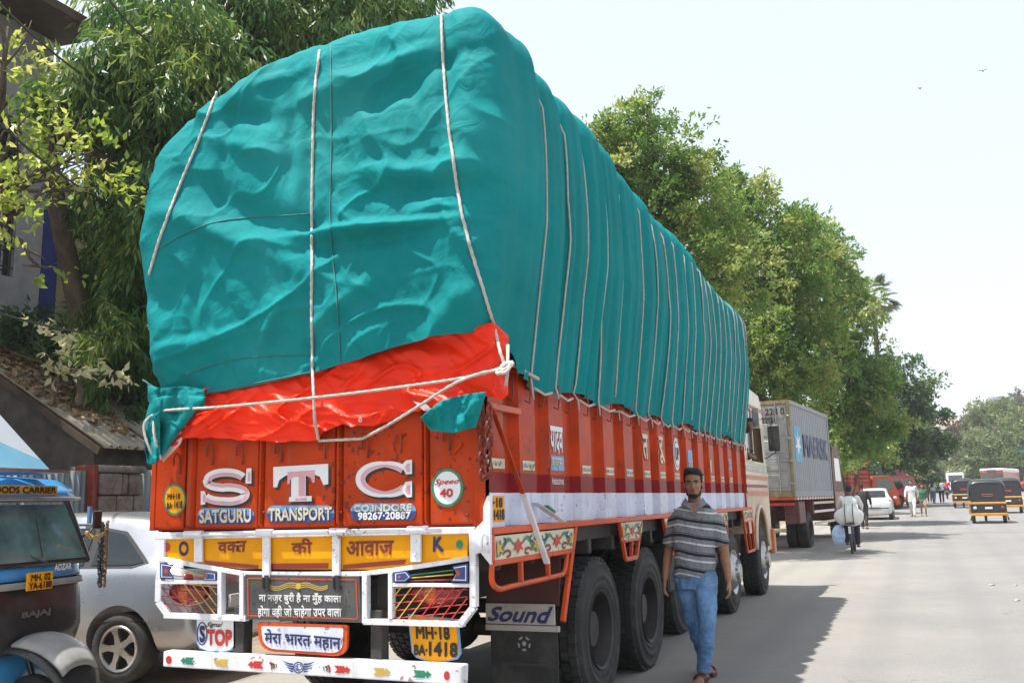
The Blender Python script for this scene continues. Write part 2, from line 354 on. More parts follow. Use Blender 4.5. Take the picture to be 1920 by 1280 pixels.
# ================================================================== ground
def asphalt():
    m = bpy.data.materials.new('asphalt'); m.use_nodes = True; MATS['asphalt'] = m
    t = m.node_tree; N = t.nodes.new; L = t.links.new; b = t.nodes['Principled BSDF']
    tc = N('ShaderNodeTexCoord')
    def noise(s, d=6, sc=None):
        n = N('ShaderNodeTexNoise'); n.inputs['Scale'].default_value = s; n.inputs['Detail'].default_value = d; n.inputs['Roughness'].default_value = .65
        if sc: mp = N('ShaderNodeMapping'); mp.inputs['Scale'].default_value = sc; L(tc.outputs['Object'], mp.inputs[0]); L(mp.outputs[0], n.inputs[0])
        else: L(tc.outputs['Object'], n.inputs[0])
        return n
    def mix(a, b_, f, lo=.4, hi=.6, amt=1.):
        r = N('ShaderNodeMapRange'); r.inputs[1].default_value = lo; r.inputs[2].default_value = hi; r.inputs[4].default_value = amt; L(f, r.inputs[0])
        x = N('ShaderNodeMix'); x.data_type = 'RGBA'; L(r.outputs[0], x.inputs[0])
        if isinstance(a, tuple): x.inputs[6].default_value = (*a, 1)
        else: L(a, x.inputs[6])
        x.inputs[7].default_value = (*b_, 1); return x.outputs[2]
    c = mix((.17, .166, .165), (.22, .214, .207), noise(.35).outputs[0], .35, .65)
    sep = N('ShaderNodeSeparateXYZ'); L(tc.outputs['Object'], sep.inputs[0])
    mr = N('ShaderNodeMath'); mr.operation = 'MULTIPLY_ADD'; mr.inputs[1].default_value = .12; mr.inputs[2].default_value = .5; L(sep.outputs[0], mr.inputs[0])
    nz = noise(.5, 6); ad = N('ShaderNodeMath'); ad.operation = 'MULTIPLY_ADD'; ad.inputs[1].default_value = .7; L(nz.outputs[0], ad.inputs[0]); L(mr.outputs[0], ad.inputs[2])
    inv = N('ShaderNodeMath'); inv.operation = 'SUBTRACT'; inv.inputs[0].default_value = 1.2; L(ad.outputs[0], inv.inputs[1])
    c = mix(c, (.29, .265, .225), inv.outputs[0], .3, .75, .8)
    c = mix(c, (.15, .145, .14), noise(1.1, 8, (1, .25, 1)).outputs[0], .60, .72, .45)
    v = N('ShaderNodeTexVoronoi'); v.inputs['Scale'].default_value = 70; L(tc.outputs['Object'], v.inputs[0])
    c = mix(c, (.36, .345, .32), v.outputs['Distance'], .50, .12, .45)
    c = mix(c, (.10, .10, .10), noise(160, 3).outputs[0], .55, .75, .5)
    # fine cracks, only in worn zones
    wv = N('ShaderNodeTexVoronoi'); wv.feature = 'DISTANCE_TO_EDGE'; wv.inputs['Scale'].default_value = .9
    wn = noise(2.2, 5); wm = N('ShaderNodeVectorMath'); wm.operation = 'MULTIPLY_ADD'; wm.inputs[1].default_value = (.45, .45, .45); L(wn.outputs[1], wm.inputs[0]); L(tc.outputs['Object'], wm.inputs[2]); L(wm.outputs[0], wv.inputs[0])
    ce = N('ShaderNodeMapRange'); ce.inputs[1].default_value = .0; ce.inputs[2].default_value = .012; ce.inputs[3].default_value = 1; ce.inputs[4].default_value = 0; L(wv.outputs['Distance'], ce.inputs[0])
    cm = N('ShaderNodeMapRange'); cm.inputs[1].default_value = .52; cm.inputs[2].default_value = .62; L(noise(.22, 3).outputs[0], cm.inputs[0])
    cx = N('ShaderNodeMath'); cx.operation = 'MULTIPLY'; L(ce.outputs[0], cx.inputs[0]); L(cm.outputs[0], cx.inputs[1])
    c = mix(c, (.06, .058, .055), cx.outputs[0], .0, 1., .75)
    # oil spots and tyre-polished lanes
    c = mix(c, (.07, .068, .066), noise(3.2, 4).outputs[0], .70, .76, .6)
    ln = N('ShaderNodeTexWave'); ln.bands_direction = 'X'; ln.inputs['Scale'].default_value = .30; ln.inputs['Distortion'].default_value = .6; ln.inputs['Detail'].default_value = 2; L(tc.outputs['Object'], ln.inputs[0])
    c = mix(c, (.15, .148, .15), ln.outputs['Fac'], .55, 1., .28)
    L(c, b.inputs['Base Color']); b.inputs['Roughness'].default_value = .85
    bp = N('ShaderNodeBump'); bp.inputs['Strength'].default_value = .5; bp.inputs['Distance'].default_value = .01
    L(noise(90, 5).outputs[0], bp.inputs['Height']); L(bp.outputs[0], b.inputs['Normal'])
asphalt()
mat('earth', (.22, .17, .12), .95, var=.25, scale=1.2, bump=.6, bscale=25, dirt=(.30, .25, .19), damt=.7)
mat('concrete', (.36, .34, .31), .9, var=.15, scale=2, bump=.3, bscale=30, dirt=(.2, .19, .17), damt=.6)
mat('scuff', (.42, .40, .37), .8)
def sheet(name, x0, x1, y0, y1, m, dz=0., nx=2):
    ys = [y0]+[v for v in list(np.arange(20, 30, 1.))+list(np.arange(30, 180, 10.)) if y0 < v < y1]+[y1]; xs = list(np.linspace(x0, x1, nx))
    g = MB(); g.grid([[(x, y, gz(y)+dz) for x in xs] for y in ys]); o = g.build(name, m); o['kind'] = 'structure'; return o
sheet('ground', -290, 290, -56, 580, 'earth', -.06)
sheet('road', -5.6, 6.6, -40, 400, 'asphalt', 0.)
sheet('verge', -9.2, -5.6, -40, 400, 'earth', -.006, 3)
sheet('far_road', 7.4, 16, -40, 400, 'asphalt', 0.)
g = MB()
for y0, y1 in ((-10, 22), (22, 60), (60, 120), (120, 250)): g.prism([(6.6, y0, gz(y0)-.02), (6.6, y1, gz(y1)-.02), (6.6, y1, gz(y1)+.14), (6.6, y0, gz(y0)+.14)], (.8, 0, 0))
o = g.build('median_kerb', 'concrete'); o['kind'] = 'structure'
# bits of litter on the road
for i, (px, py) in enumerate(((1905, 1098), (1908, 1126), (1860, 1097))):
    p = at(px, py, z=0); g = MB(); w = .025+.012*(i % 3)
    g.add([(p.x-w, p.y-w*.6, .003), (p.x+w*.9, p.y-w*.5, .02), (p.x+w, p.y+w*.5, .006), (p.x-w*.8, p.y+w*.6, .025)], [(0, 1, 2, 3)])
    o = g.build('litter_scrap', 'scuff', solid=.002); tag(o, ['curled paper scrap at the right edge of the sunlit road, upper of two', 'curled paper scrap at the right edge of the sunlit road, lower of two', 'thin faint litter scrap left of the curled scraps at the right road edge', 'small pale litter scrap lying in the shade of the big truck cab', 'tiny pale litter scrap in the middle of the empty sunlit asphalt', 'tiny litter scrap on sunlit asphalt just beyond the toothed truck shadow'][i], 'litter', 'litter scraps on the road')
# ================================================================== the big painted truck
YR = 4.97; XS = -2.30; XL = -4.79; YF = 14.0
truck = thing('cargo_truck', 'huge orange red cargo truck with white STC tailgate letters, loaded high under green tarpaulin', 'truck', (-3.55, 9.5, 0), world=True)
rp = dict(y=YR)
def rear(dy): return dict(y=YR+dy)
def part(mb, name, m, parent=truck, **k): return mb.build(name, m, parent, **k)
zb, zt = 1.345, 2.14
# --- tailgate
g = MB(); g.box((XL, YR+.03, zb), (XS-.02, YR+.07, zt)); tail = part(g, 'tailgate', 'red_paint', bevel=.004)
edges = [289, 346, 366, 484, 494, 628, 641, 793, 804, 893]
def xr(px, dy=0): return at(px, 900, y=YR+dy).x
for i in range(0, 10, 2):
    a, b = xr(edges[i])+.004, xr(edges[i+1])-.004; g = MB()
    g.box((a, YR+.003, zb+.012), (b, YR+.031, zt-.005)); part(g, 'panel', 'red_paint', tail, bevel=.012, seg=3)
for i in range(1, 9, 2):
    a, b = xr(edges[i]), xr(edges[i+1]); g = MB(); c = (a+b)/2; w = (b-a)/2
    g.add([(c-w*.8, YR+.028, zb+.01), (c-w*.3, YR-.012, zb+.03), (c+w*.3, YR-.012, zb+.03), (c+w*.8, YR+.028, zb+.01), (c-w*.8, YR+.028, zt), (c-w*.3, YR-.012, zt), (c+w*.3, YR-.012, zt), (c+w*.8, YR+.028, zt)],
          [(0, 1, 5, 4), (1, 2, 6, 5), (2, 3, 7, 6), (0, 3, 2, 1)])
    part(g, 'rib', 'red_paint', tail, bevel=.004)
    for k in range(5):
        pass
for px, py in ((331, 850), (392, 833), (448, 832), (521, 828), (603, 822), (683, 820), (745, 811), (836, 806)):
    a = at(px-5, py+22, y=YR-.012); b = at(px+6, py+38, y=YR-.012); t = at(px, py, y=YR-.03); g = MB()
    g.tube(smooth_path([a, at(px-5, py+8, y=YR-.02), t, at(px+6, py+8, y=YR-.025), at(px+6, py+38, y=YR-.005)], 5), .0065, 6)
    part(g, 'hook', 'rust_red', tail, smooth=True)
g = MB()
for px, py in ((872, 915), (876, 965), (640, 840), (640, 905), (640, 960), (494, 850), (494, 900), (494, 960), (556, 975), (700, 978), (338, 968), (346, 900), (845, 850), (880, 860)):
    g.ell(at(px, py, y=YR), (.009, .007, .009), 8, 6)
tag(part(g, 'rivets', 'rust_red', tail, smooth=True), kind='stuff')
g = MB(); g.beam(at(848, 850, y=YR-.01), at(866, 832, y=YR-.01), .012, .018); part(g, 'latch_tab', 'red_paint', tail)
# corner post + chain
for lo, hi in (((XS-.075, YR-.004, zb), (XS, YR+.06, zt+.06)), ((XL-.012, YR-.004, zb), (XL+.03, YR+.06, zt+.02))): g = MB(); g.box(lo, hi); part(g, 'corner_post', 'red_paint', bevel=.004)
def chain(p0, p1, n, r=.032, name='chain', parent=truck):
    g = MB(); p0 = Vector(p0); p1 = Vector(p1)
    for i in range(n):
        c = p0.lerp(p1, (i+.5)/n)+Vector((random.uniform(-.006, .006), 0, 0)); d = (p1-p0).normalized()
        side = Vector((1, 0, 0)) if i % 2 else Vector((0.3, 1, 0)).normalized(); ln = (p1-p0).length/n*.62; pts = []
        for k in range(12):
            t = 2*PI*k/12; pts.append(c+d*math.sin(t)*ln*1.05+side*math.cos(t)*r*.62)
        g.tube(pts, .0085, 6, closed=True)
    return part(g, name, 'rust_red', parent, smooth=True)
chain(at(902, 752, y=YR-.05), at(906, 898, y=YR-.05), 9); chain(at(918, 760, y=YR-.06), at(916, 888, y=YR-.06), 8); chain(at(906, 898, y=YR-.05), at(916, 888, y=YR-.06), 1)
# --- big S T C : each stroke split into a white half and a pink half with a black drop shade
def stroke_letter(paths, serif, name):
    g = MB(); base = rear(0)
    dx, dy = 5, 5
    for pts, w in paths:
        decal_line(g, [(x+dx*.8, y+dy) for x, y in pts], w, base, (0, -.0012, 0), 1)
        decal_line(g, [(x+dx*.4, y+dy*.5) for x, y in pts], w, base, (0, -.0018, 0), 1)
        decal_line(g, pts, w, base, (0, -.0024, 0), 0)
        W = (lambda f: [a*f for a in w] if isinstance(w, list) else w*f)
        L, R = ribbon(pts, W(.48))
        decal_line(g, R, W(.44), base, (0, -.0030, 0), 2)
    for k, q in enumerate(serif):
        tri_poly(g, ptspx([(x+dx*.8, y+dy) for x, y in q], base, (0, -.0014, 0)), 1)
        tri_poly(g, ptspx(q, base, (0, -.0033, 0)), 0)
        cx = sum(p[0] for p in q)/len(q); cy = sum(p[1] for p in q)/len(q)
        tri_poly(g, ptspx([((x-cx)*.5+cx+1.5, (y-cy)*.6+cy+1) for x, y in q], base, (0, -.0038, 0)), 2)
    return part(g, name, ['letter_white', 'letter_black', 'pink'], tail)
S = arc(424, 899, 34, 14, 20, 180, 14)+arc(424, 903, 36, 11, 180, 262, 6)+arc(428, 925, 33, 12, 98, 0, 7)+arc(428, 926, 33, 13.5, 0, -90, 8)+arc(420, 926, 36, 13, -90, -160, 8)
S = [(x, y) for x, y in S]
stroke_letter([(S, 15)], [[(463, 878), (472, 877), (472, 906), (461, 906), (461, 898)], [(377, 920), (384, 920), (388, 930), (385, 945), (377, 946)]], 'letter_s')
stroke_letter([([(560, 876), (560, 935)], 27)], [[(513, 875), (616, 869), (616, 907), (607, 909), (600, 893), (586, 888), (536, 891), (524, 900), (520, 913), (513, 913)], [(543, 931), (585, 929), (585, 939), (542, 940)]], 'letter_t')
C_ = arc(722, 898, 46, 28, 42, 322, 34)
stroke_letter([(C_, [9+9*abs(math.cos(math.radians(42+280*i/34)))**.6 for i in range(35)])], [[(761, 863), (773, 861), (773, 888), (762, 889), (757, 880), (752, 874)], [(761, 903), (773, 901), (773, 931), (764, 932), (758, 925), (752, 916)]], 'letter_c')
def pill(px0, py0, px1, py1, plane, out, mi_top, mi_bot, g, split=.5):
    h = py1-py0; r = h*.42; ym = py0+h*split
    top = [(px0, ym)]+arc(px0+r, py0+r, r, r, 180, 90, 5)+arc(px1-r, py0+r, r, r, 90, 0, 5)+[(px1, ym)]
    bot = [(px1, ym)]+arc(px1-r, py1-r, r, r, 0, -90, 5)+arc(px0+r, py1-r, r, r, -90, -180, 5)+[(px0, ym)]
    tri_poly(g, ptspx(top, plane, out), mi_top); tri_poly(g, ptspx(bot, plane, out), mi_bot)
o3 = (0, -.0026, 0)
for (a, b, c, d), txts in (((371, 952, 477, 982), [('SATGURU', (375, 980, 472, 978, 472, 953, 375, 955))]),
                           ((501, 947, 627, 979), [('TRANSPORT', (504, 976, 623, 974, 623, 949, 504, 952))]),
                           ((658, 943, 780, 975), [('CO.INDORE', (664, 959, 773, 957, 773, 943, 664, 946)), ('98267·20887', (672, 974, 771, 972, 771, 958, 672, 960))])):
    g = MB(); pill(a, b, c, d, rp, o3, 0, 1, g, .45); pl = part(g, 'name_badge', ['light_blue', 'blue_paint'], tail)
    for s_, q in txts:
        q2 = [(q[0], q[1]), (q[2], q[3]), (q[4], q[5]), (q[6], q[7])]
        if len(txts) == 1: text(s_, [(x+1.6, y+1.4) for x, y in q2], rp, 'navy', tail, bold=.16, lift=.0034, name='letter_shade')
        text(s_, q2, rp, 'cream' if s_[0] != '9' else 'letter_white', tail, bold=.10, lift=.0052)
def disc(g, cx, cy, rx, ry, plane, out, mi, n=24): tri_poly(g, ptspx(arc(cx, cy, rx, ry, 0, 360-360/n, n-1), plane, out), mi)
g = MB(); disc(g, 839, 914, 30, 36, rp, o3, 0); disc(g, 839, 914, 25, 31, rp, (0, -.0034, 0), 1); part(g, 'speed_roundel', ['green_paint', 'letter_white'], tail)
text('Speed', [(816, 912), (860, 909), (861, 896), (817, 898)], rp, 'letter_red', tail, bold=.05, slant=.12, lift=.005, name='speed_lettering')
text('40', [(825, 932), (850, 931), (850, 915), (825, 916)], rp, 'letter_red', tail, bold=.12, lift=.005, name='speed_lettering')
g = MB(); disc(g, 328, 936, 21, 30, rp, o3, 0); disc(g, 328, 936, 18, 26, rp, (0, -.0034, 0), 1); part(g, 'number_roundel', ['green_paint', 'yellow_paint'], tail)
text('MH·18', [(315, 936), (339, 935), (339, 924), (315, 925)], rp, 'letter_black', tail, bold=.10, lift=.005, name='number_lettering')
text('BA·1418', [(314, 954), (343, 952), (343, 938), (314, 942)], rp, 'letter_black', tail, bold=.10, lift=.005, name='number_lettering')
# --- white hinge rail, yellow board and lower frame
T = (0, .05, 0)
g = MB(); g.prism(ptspx([(290, 998), (890, 987), (890, 1000), (290, 1011)], rear(.0)), T); rail = part(g, 'hinge_rail', 'white_paint', bevel=.004)
g = MB(); g.cyl(at(332, 1003, y=YR-.025), at(826, 994, y=YR-.025), .012, n=10); part(g, 'hinge_rod', 'white_paint', rail, smooth=True)
for x0, x1, y in ((346, 380, 1001), (480, 512, 999), (617, 652, 997), (764, 802, 993)):
    g = MB(); g.cyl(at(x0, y, y=YR-.025), at(x1, y-.6, y=YR-.025), .023, n=14); part(g, 'hinge_sleeve', 'white_paint', rail, auto=40, bevel=.003)
g = MB(); ye = [(299, 1008), (878, 997), (876, 1044), (790, 1057), (700, 1068), (450, 1066), (375, 1056), (299, 1043)]
g.prism(ptspx(ye, rear(.02)), (0, .02, 0)); yb = part(g, 'yellow_board', 'yellow_paint', bevel=.003)
yp = rear(.02)
text([('वक', 0, 1), ('त', -.17, 1)], [(409, 1036), (461, 1034), (463, 1013), (409, 1016)], yp, 'maroon', yb, bold=.07)
text('की', [(547, 1037), (586, 1036), (586, 1008), (547, 1010)], yp, 'maroon', yb, bold=.07)
text('आवाज', [(650, 1042), (737, 1038), (739, 1012), (650, 1014)], yp, 'maroon', yb, bold=.07)
text('O', [(336, 1041), (354, 1041), (354, 1014), (336, 1014)], yp, 'navy', yb, bold=.10)
text('K', [(812, 1033), (833, 1033), (830, 1005), (813, 1005)], yp, 'navy', yb, bold=.12)
for cx, cy, m in ((313, 1025, 'letter_red'), (862, 1020, 'green_paint')):
    g = MB(); disc(g, cx, cy, 6.5, 8.5, yp, (0, -.003, 0), 0); part(g, 'painted_dot', m, yb)
for q in ([(385, 1050), (485, 1059), (484, 1066), (384, 1058)], [(508, 1056), (616, 1055), (615, 1065), (510, 1066)], [(645, 1058), (762, 1048), (758, 1057), (644, 1066)]):
    g = MB(); g.prism(ptspx(q, yp, (0, -.004, 0)), (0, .003, 0)); part(g, 'reflector_strip', 'lamp_red', yb)
for x0, x1, y0, y1 in ((363, 378, 1006, 1053), (491, 505, 1004, 1082), (622, 636, 1002, 1080), (769, 788, 1000, 1053)):
    g = MB(); g.prism(ptspx([(x0, y0), (x1, y0), (x1, y1), (x0, y1)], rear(-.012)), (0, .02, 0)); st = part(g, 'hinge_strap', 'white_paint', bevel=.003)
    g = MB()
    for yy in (y0+13, y0+38): g.ell(at((x0+x1)/2, yy, y=YR-.014), (.012, .007, .012), 10, 6)
    tag(part(g, 'bolt_heads', 'white_paint', st, smooth=True), kind='stuff')
for x in (498, 630):
    g = MB(); g.tube([at(x-5, 1082, y=YR-.03), at(x-5, 1102, y=YR-.03), at(x, 1110, y=YR-.03), at(x+6, 1102, y=YR-.03), at(x+6, 1082, y=YR-.03)], .006, 6)
    g.prism(ptspx([(x-3, 1078), (x+4, 1078), (x+4, 1104), (x-3, 1104)], rear(-.025)), (0, .008, 0)); part(g, 'latch', 'black_paint')
frame_bars = [([(298, 1047), (376, 1061), (455, 1075), (560, 1076), (680, 1075), (740, 1068), (878, 1047)], 9),
              ([(303, 1000), (301, 1060), (296, 1085), (295, 1128), (312, 1152)], 11), ([(306, 1153), (460, 1159)], 11), ([(452, 1072), (452, 1160)], 8), ([(411, 1070), (411, 1156)], 8), ([(300, 1091), (411, 1091)], 7),
              ([(884, 988), (886, 1060), (886, 1138), (862, 1169)], 12), ([(867, 1170), (680, 1165)], 11), ([(683, 1075), (683, 1168)], 10), ([(731, 1073), (731, 1160)], 8), ([(735, 1096), (884, 1097)], 7)]
for pts, w in frame_bars:
    g = MB(); bar(g, pts, w, rear(-.006+.0006*len(pts)+.0015*(w % 4)), (0, .045, 0)); part(g, 'frame_bar', 'white_paint', bevel=.003)
# decals on the grilles
def decal_box(q, inner, star):
    g = MB(); g.prism(ptspx(q, rear(-.004)), (0, .012, 0), 0)
    cx = sum(p[0] for p in q)/len(q); cy = sum(p[1] for p in q)/len(q)
    tri_poly(g, ptspx([((x-cx)*.82+cx, (y-cy)*.82+cy) for x, y in q], rear(-.0062)), 1)
    tri_poly(g, ptspx([((x-cx)*.7+cx, (y-cy)*.7+cy) for x, y in q], rear(-.0074)), 2)
    if star: tri_poly(g, ptspx([(cx+(7 if k % 2 else 2.2)*math.cos(k*PI/8)-2, cy+(9 if k % 2 else 3)*math.sin(k*PI/8)) for k in range(16)], rear(-.009)), 3)
    else: disc(g, cx-5, cy, 2.4, 3, rear(-.009), (0, 0, 0), 3, 10)
    part(g, 'decal_plate', ['blue_paint', 'letter_white', 'blue_paint', 'orange_paint'])
decal_box([(300, 1054), (325, 1058), (316, 1070), (325, 1085), (300, 1084)], 0, 1); decal_box([(380, 1087), (388, 1075), (383, 1072), (405, 1074), (405, 1088)], 0, 0)
decal_box([(738, 1073), (762, 1070), (771, 1081), (760, 1090), (738, 1090)], 0, 0); decal_box([(877, 1056), (848, 1061), (856, 1073), (846, 1090), (877, 1091)], 0, 1)
for gx0, gx1, dirn in ((299, 406, 1), (737, 876, -1)):
    y0, y1 = 1094, 1153 if dirn == 1 else 1163
    n = 7; W = gx1-gx0
    for fam in (0, 1):
        for i in range(-4, n+3):
            if fam == 0: a = (gx0+W*i/n, y0); b = (gx0+W*i/n+dirn*(y1-y0)*.75, y1)
            else: a = (gx0, y0+(i+3)*14-20); b = (gx1, y0+(i+3)*14-20+dirn*12)
            (ax, ay), (bx, by) = a, b; t0, t1 = 0., 1.
            for p, q, lo, hi in ((ax, bx-ax, gx0, gx1), (ay, by-ay, y0, y1)):
                if abs(q) < 1e-6:
                    if not lo <= p <= hi: t0 = 2
                else: u, v = sorted(((lo-p)/q, (hi-p)/q)); t0 = max(t0, u); t1 = min(t1, v)
            if t0 >= t1-.05: continue
            A = (ax+(bx-ax)*t0, ay+(by-ay)*t0); B = (ax+(bx-ax)*t1, ay+(by-ay)*t1)
            mid = (A[0]+B[0])/2; near = (mid-gx0)/W
            if dirn == 1: m = 'maroon' if near < .55 else 'gold'
            else: m = 'gold' if near < .45 else 'letter_red'
            g = MB(); g.cyl(at(*A, y=YR+.012+.004*fam), at(*B, y=YR+.012+.004*fam), .0035, n=5); part(g, 'grille_wire', m)
for k, (ya, yb2, m) in enumerate(((1078, 1068, 'green_paint'), (1083, 1076, 'gold'), (1088, 1086, 'maroon'))):
    g = MB(); g.cyl(at(768, ya, y=YR+.01), at(850, yb2, y=YR+.01), .004, n=5); part(g, 'grille_wire', m)
    g = MB(); g.cyl(at(322, yb2-8, y=YR+.01), at(382, ya-4, y=YR+.01), .003, n=5); part(g, 'grille_wire', m)
for cx, w in ((355, 50), (815, 50)):
    c = at(cx, 1110, y=YR+.12); g = MB(); g.ell(c, (.17, .07, .085), 20, 12, mi=0); g.ell(c+Vector((.0, -.02, 0)), (.07, .06, .075), 16, 10, mi=1)
    part(g, 'tail_lamp', ['lamp_red', 'lamp_amber'], smooth=True)
g = MB(); g.box((xr(415), YR+.16, 1.0), (xr(449), YR+.3, 1.24)); part(g, 'lamp_box', 'pink', bevel=.02, seg=2)
# --- black verse plate
q = [(459, 1076), (674, 1079), (677, 1167), (460, 1160)]
g = MB(); g.prism(ptspx(q, rear(-.004)), (0, .014, 0)); bp_ = part(g, 'verse_plate', 'plate_grey', bevel=.003)
pp = rear(-.004)
g = MB(); iq = [(465, 1083), (668, 1086), (671, 1159), (466, 1153), (465, 1083)]
for a, b in zip(iq[:-1], iq[1:]): decal_line(g, [a, b], 2.2, pp, (0, -.003, 0))
part(g, 'border_line', 'orange_paint', bp_)
g = MB()
for k in (-4, 0, 4):
    decal_line(g, [(505+110*i/24, 1099+k*(1-.3*abs(i/12-1))+3.5*math.sin(i/24*4*PI)*(1 if i < 12 else -1)) for i in range(25)], 1.6, pp, (0, -.0032, 0))
disc(g, 560, 1098, 5, 6, pp, (0, -.0045, 0), 0, 12); part(g, 'ornament', 'gold', bp_)
text('ना नज़र बुरी है ना मुँह काला', [(486, 1131), (641, 1133), (641, 1111), (486, 1109)], pp, 'letter_white', bp_, bold=.08)
text('होगा वही जो चाहेगा उपर वाला', [(484, 1157), (641, 1158), (641, 1134), (484, 1134)], pp, 'letter_white', bp_, bold=.08)
g = MB()
for a, b in ((477, 1107), (477, 1132), (655, 1109), (655, 1137), (563, 1108), (563, 1158)): disc(g, a, b, 1.5, 1.5, pp, (0, -.004, 0), 0, 8)
part(g, 'screw_marks', 'letter_black', bp_)
# --- signs below
def signboard(q, mats, name, plane, inner=.86, th=.012, innery=None):
    g = MB(); g.prism(ptspx(q, plane), (0, th, 0), 0)
    cx = (max(p[0] for p in q)+min(p[0] for p in q))/2; cy = (max(p[1] for p in q)+min(p[1] for p in q))/2; iy = innery or inner
    tri_poly(g, ptspx([((x-cx)*inner+cx, (y-cy)*iy+cy) for x, y in q], plane, (0, -.003, 0)), 1)
    return part(g, name, mats)
sp = rear(.03)
sg = signboard([(367, 1150), (441, 1152), (441, 1212), (434, 1219), (415, 1223), (390, 1221), (374, 1215), (369, 1205)], ['light_blue', 'letter_white'], 'stop_board', sp, .93)
text('Signal', [(388, 1176), (415, 1177), (417, 1166), (390, 1165)], sp, 'letter_black', sg, bold=.05, slant=.15, lift=.006)
text('S', [(375, 1202), (386, 1203), (386, 1172), (375, 1171)], sp, 'navy', sg, bold=.14, lift=.006)
g = MB(); decal_line(g, arc(380, 1187, 9, 21, 0, 360, 28), 2.2, sp, (0, -.006, 0)); part(g, 'painted_ring', 'navy', sg)
text('TOP', [(389, 1208), (436, 1210), (436, 1179), (389, 1178)], sp, 'letter_red', sg, bold=.16, lift=.006)
def rrect(q, r=.2, n=5):
    out = []
    for i in range(4):
        p = Vector(q[i]); a = Vector(q[i-1]); b = Vector(q[(i+1) % 4]); rr = r[i] if isinstance(r, tuple) else r
        A = p+(a-p).normalized()*rr; B = p+(b-p).normalized()*rr
        out += [tuple((A*(1-t)+p*t)*(1-t)+(p*(1-t)+B*t)*t) for t in [k/n for k in range(n+1)]]
    return out
sg = signboard(rrect([(482, 1166), (652, 1171), (650, 1231), (488, 1219)], (5, 5, 26, 26)), ['orange_paint', 'side_white'], 'slogan_board', rear(.0), .91, .02, .8)
text('मेरा भारत महान', [(497, 1208), (640, 1222), (640, 1186), (497, 1178)], rear(0), 'navy', sg, bold=.07, lift=.006, arch=.04)
sg = signboard([(764, 1150), (858, 1160), (860, 1180), (864, 1225), (858, 1235), (820, 1244), (800, 1240), (780, 1232), (772, 1222)], ['light_blue', 'yellow_paint'], 'number_board', rear(.06), .94)
text('MH·18', [(781, 1196), (845, 1198), (843, 1174), (780, 1173)], rear(.06), 'letter_black', sg, bold=.14, lift=.006)
text('BA·', [(777, 1226), (802, 1228), (802, 1208), (777, 1207)], rear(.06), 'letter_black', sg, bold=.14, lift=.006)
text('1418', [(805, 1228), (859, 1231), (859, 1204), (805, 1201)], rear(.06), 'letter_black', sg, bold=.14, lift=.006)
# --- bumper
g = MB(); g.prism(ptspx([(306, 1220), (866, 1247), (865, 1284), (305, 1249)], rear(-.03)), (0, .09, 0)); bumper = part(g, 'bumper', 'white_paint', bevel=.008, seg=2)
bpn = rear(-.03)
def sl(x): return 1236+(x-317)*.0565
for cx in (317, 838): g = MB(); disc(g, cx, sl(cx), 5.5, 7.5 if cx < 400 else 8.5, bpn, (0, -.003, 0), 0); part(g, 'painted_dot', 'letter_red', bumper)
for x0, x1, m, d in ((339, 365, 'green_paint', -1), (402, 429, 'gold', -1), (465, 495, 'letter_red', -1), (627, 658, 'letter_red', 1), (700, 733, 'gold', 1), (775, 810, 'green_paint', 1)):
    c = (x0+x1)/2; w = (x1-x0)/2; cy = sl(c)
    P = [(-1, -.8), (.25, -.8), (.25, -.45), (.45, -.45), (.45, -.9), (1, 0), (.45, .9), (.45, .45), (.25, .45), (.25, .8), (-1, .8), (-.6, 0)]
    g = MB(); tri_poly(g, ptspx([(c+a*w*d, cy+b*8.5+a*d*w*.05) for a, b in P], bpn, (0, -.003, 0))); part(g, 'painted_arrow', m, bumper)
g = MB()
for cx, s_ in ((513, -1), (612, 1)):
    for k, (o_, mi) in enumerate(((-s_*4.5, 1), (0, 0), (s_*5, 1 if s_ < 0 else 0))):
        w = (4, 3.6, 2)[k]; tri_poly(g, ptspx([(cx-o_*s_*s_+(-w if t < 3 else w)*math.sin(t/6*PI)*(1 if 1 else 0), sl(cx)-8*(1-.25*k)*math.cos(t/6*PI)) for t in range(7)], bpn, (0, -.003, 0)), mi)
part(g, 'painted_crescents', ['green_paint', 'letter_red'], bumper)
g = MB(); ec = (560, 1250.5); decal_line(g, arc(ec[0], ec[1], 9, 10, 0, 360, 24), 2.2, bpn, (0, -.003, 0))
for s_ in (-1, 1):
    for k in range(4):
        decal_line(g, [(ec[0]+s_*(10+t*(20-k*4)), ec[1]-6+k*4.4-t*t*(6-k*1.5)+s_*t) for t in (0, .3, .6, 1)], [3.6, 3.4, 2.6, .4], bpn, (0, -.003, 0))
for k in range(6): decal_line(g, [(ec[0]+7*math.cos(k*PI/3+t*.9)*(1-.35*t), ec[1]+8*math.sin(k*PI/3+t*.9)*(1-.35*t)) for t in (0, .5, 1)], 1.5, bpn, (0, -.0034, 0))
part(g, 'winged_emblem', 'blue_paint', bumper); text('L', [(557, 1255), (563, 1255), (563, 1246), (557, 1246)], bpn, 'blue_paint', bumper, bold=.1, lift=.004, name='emblem_letter')
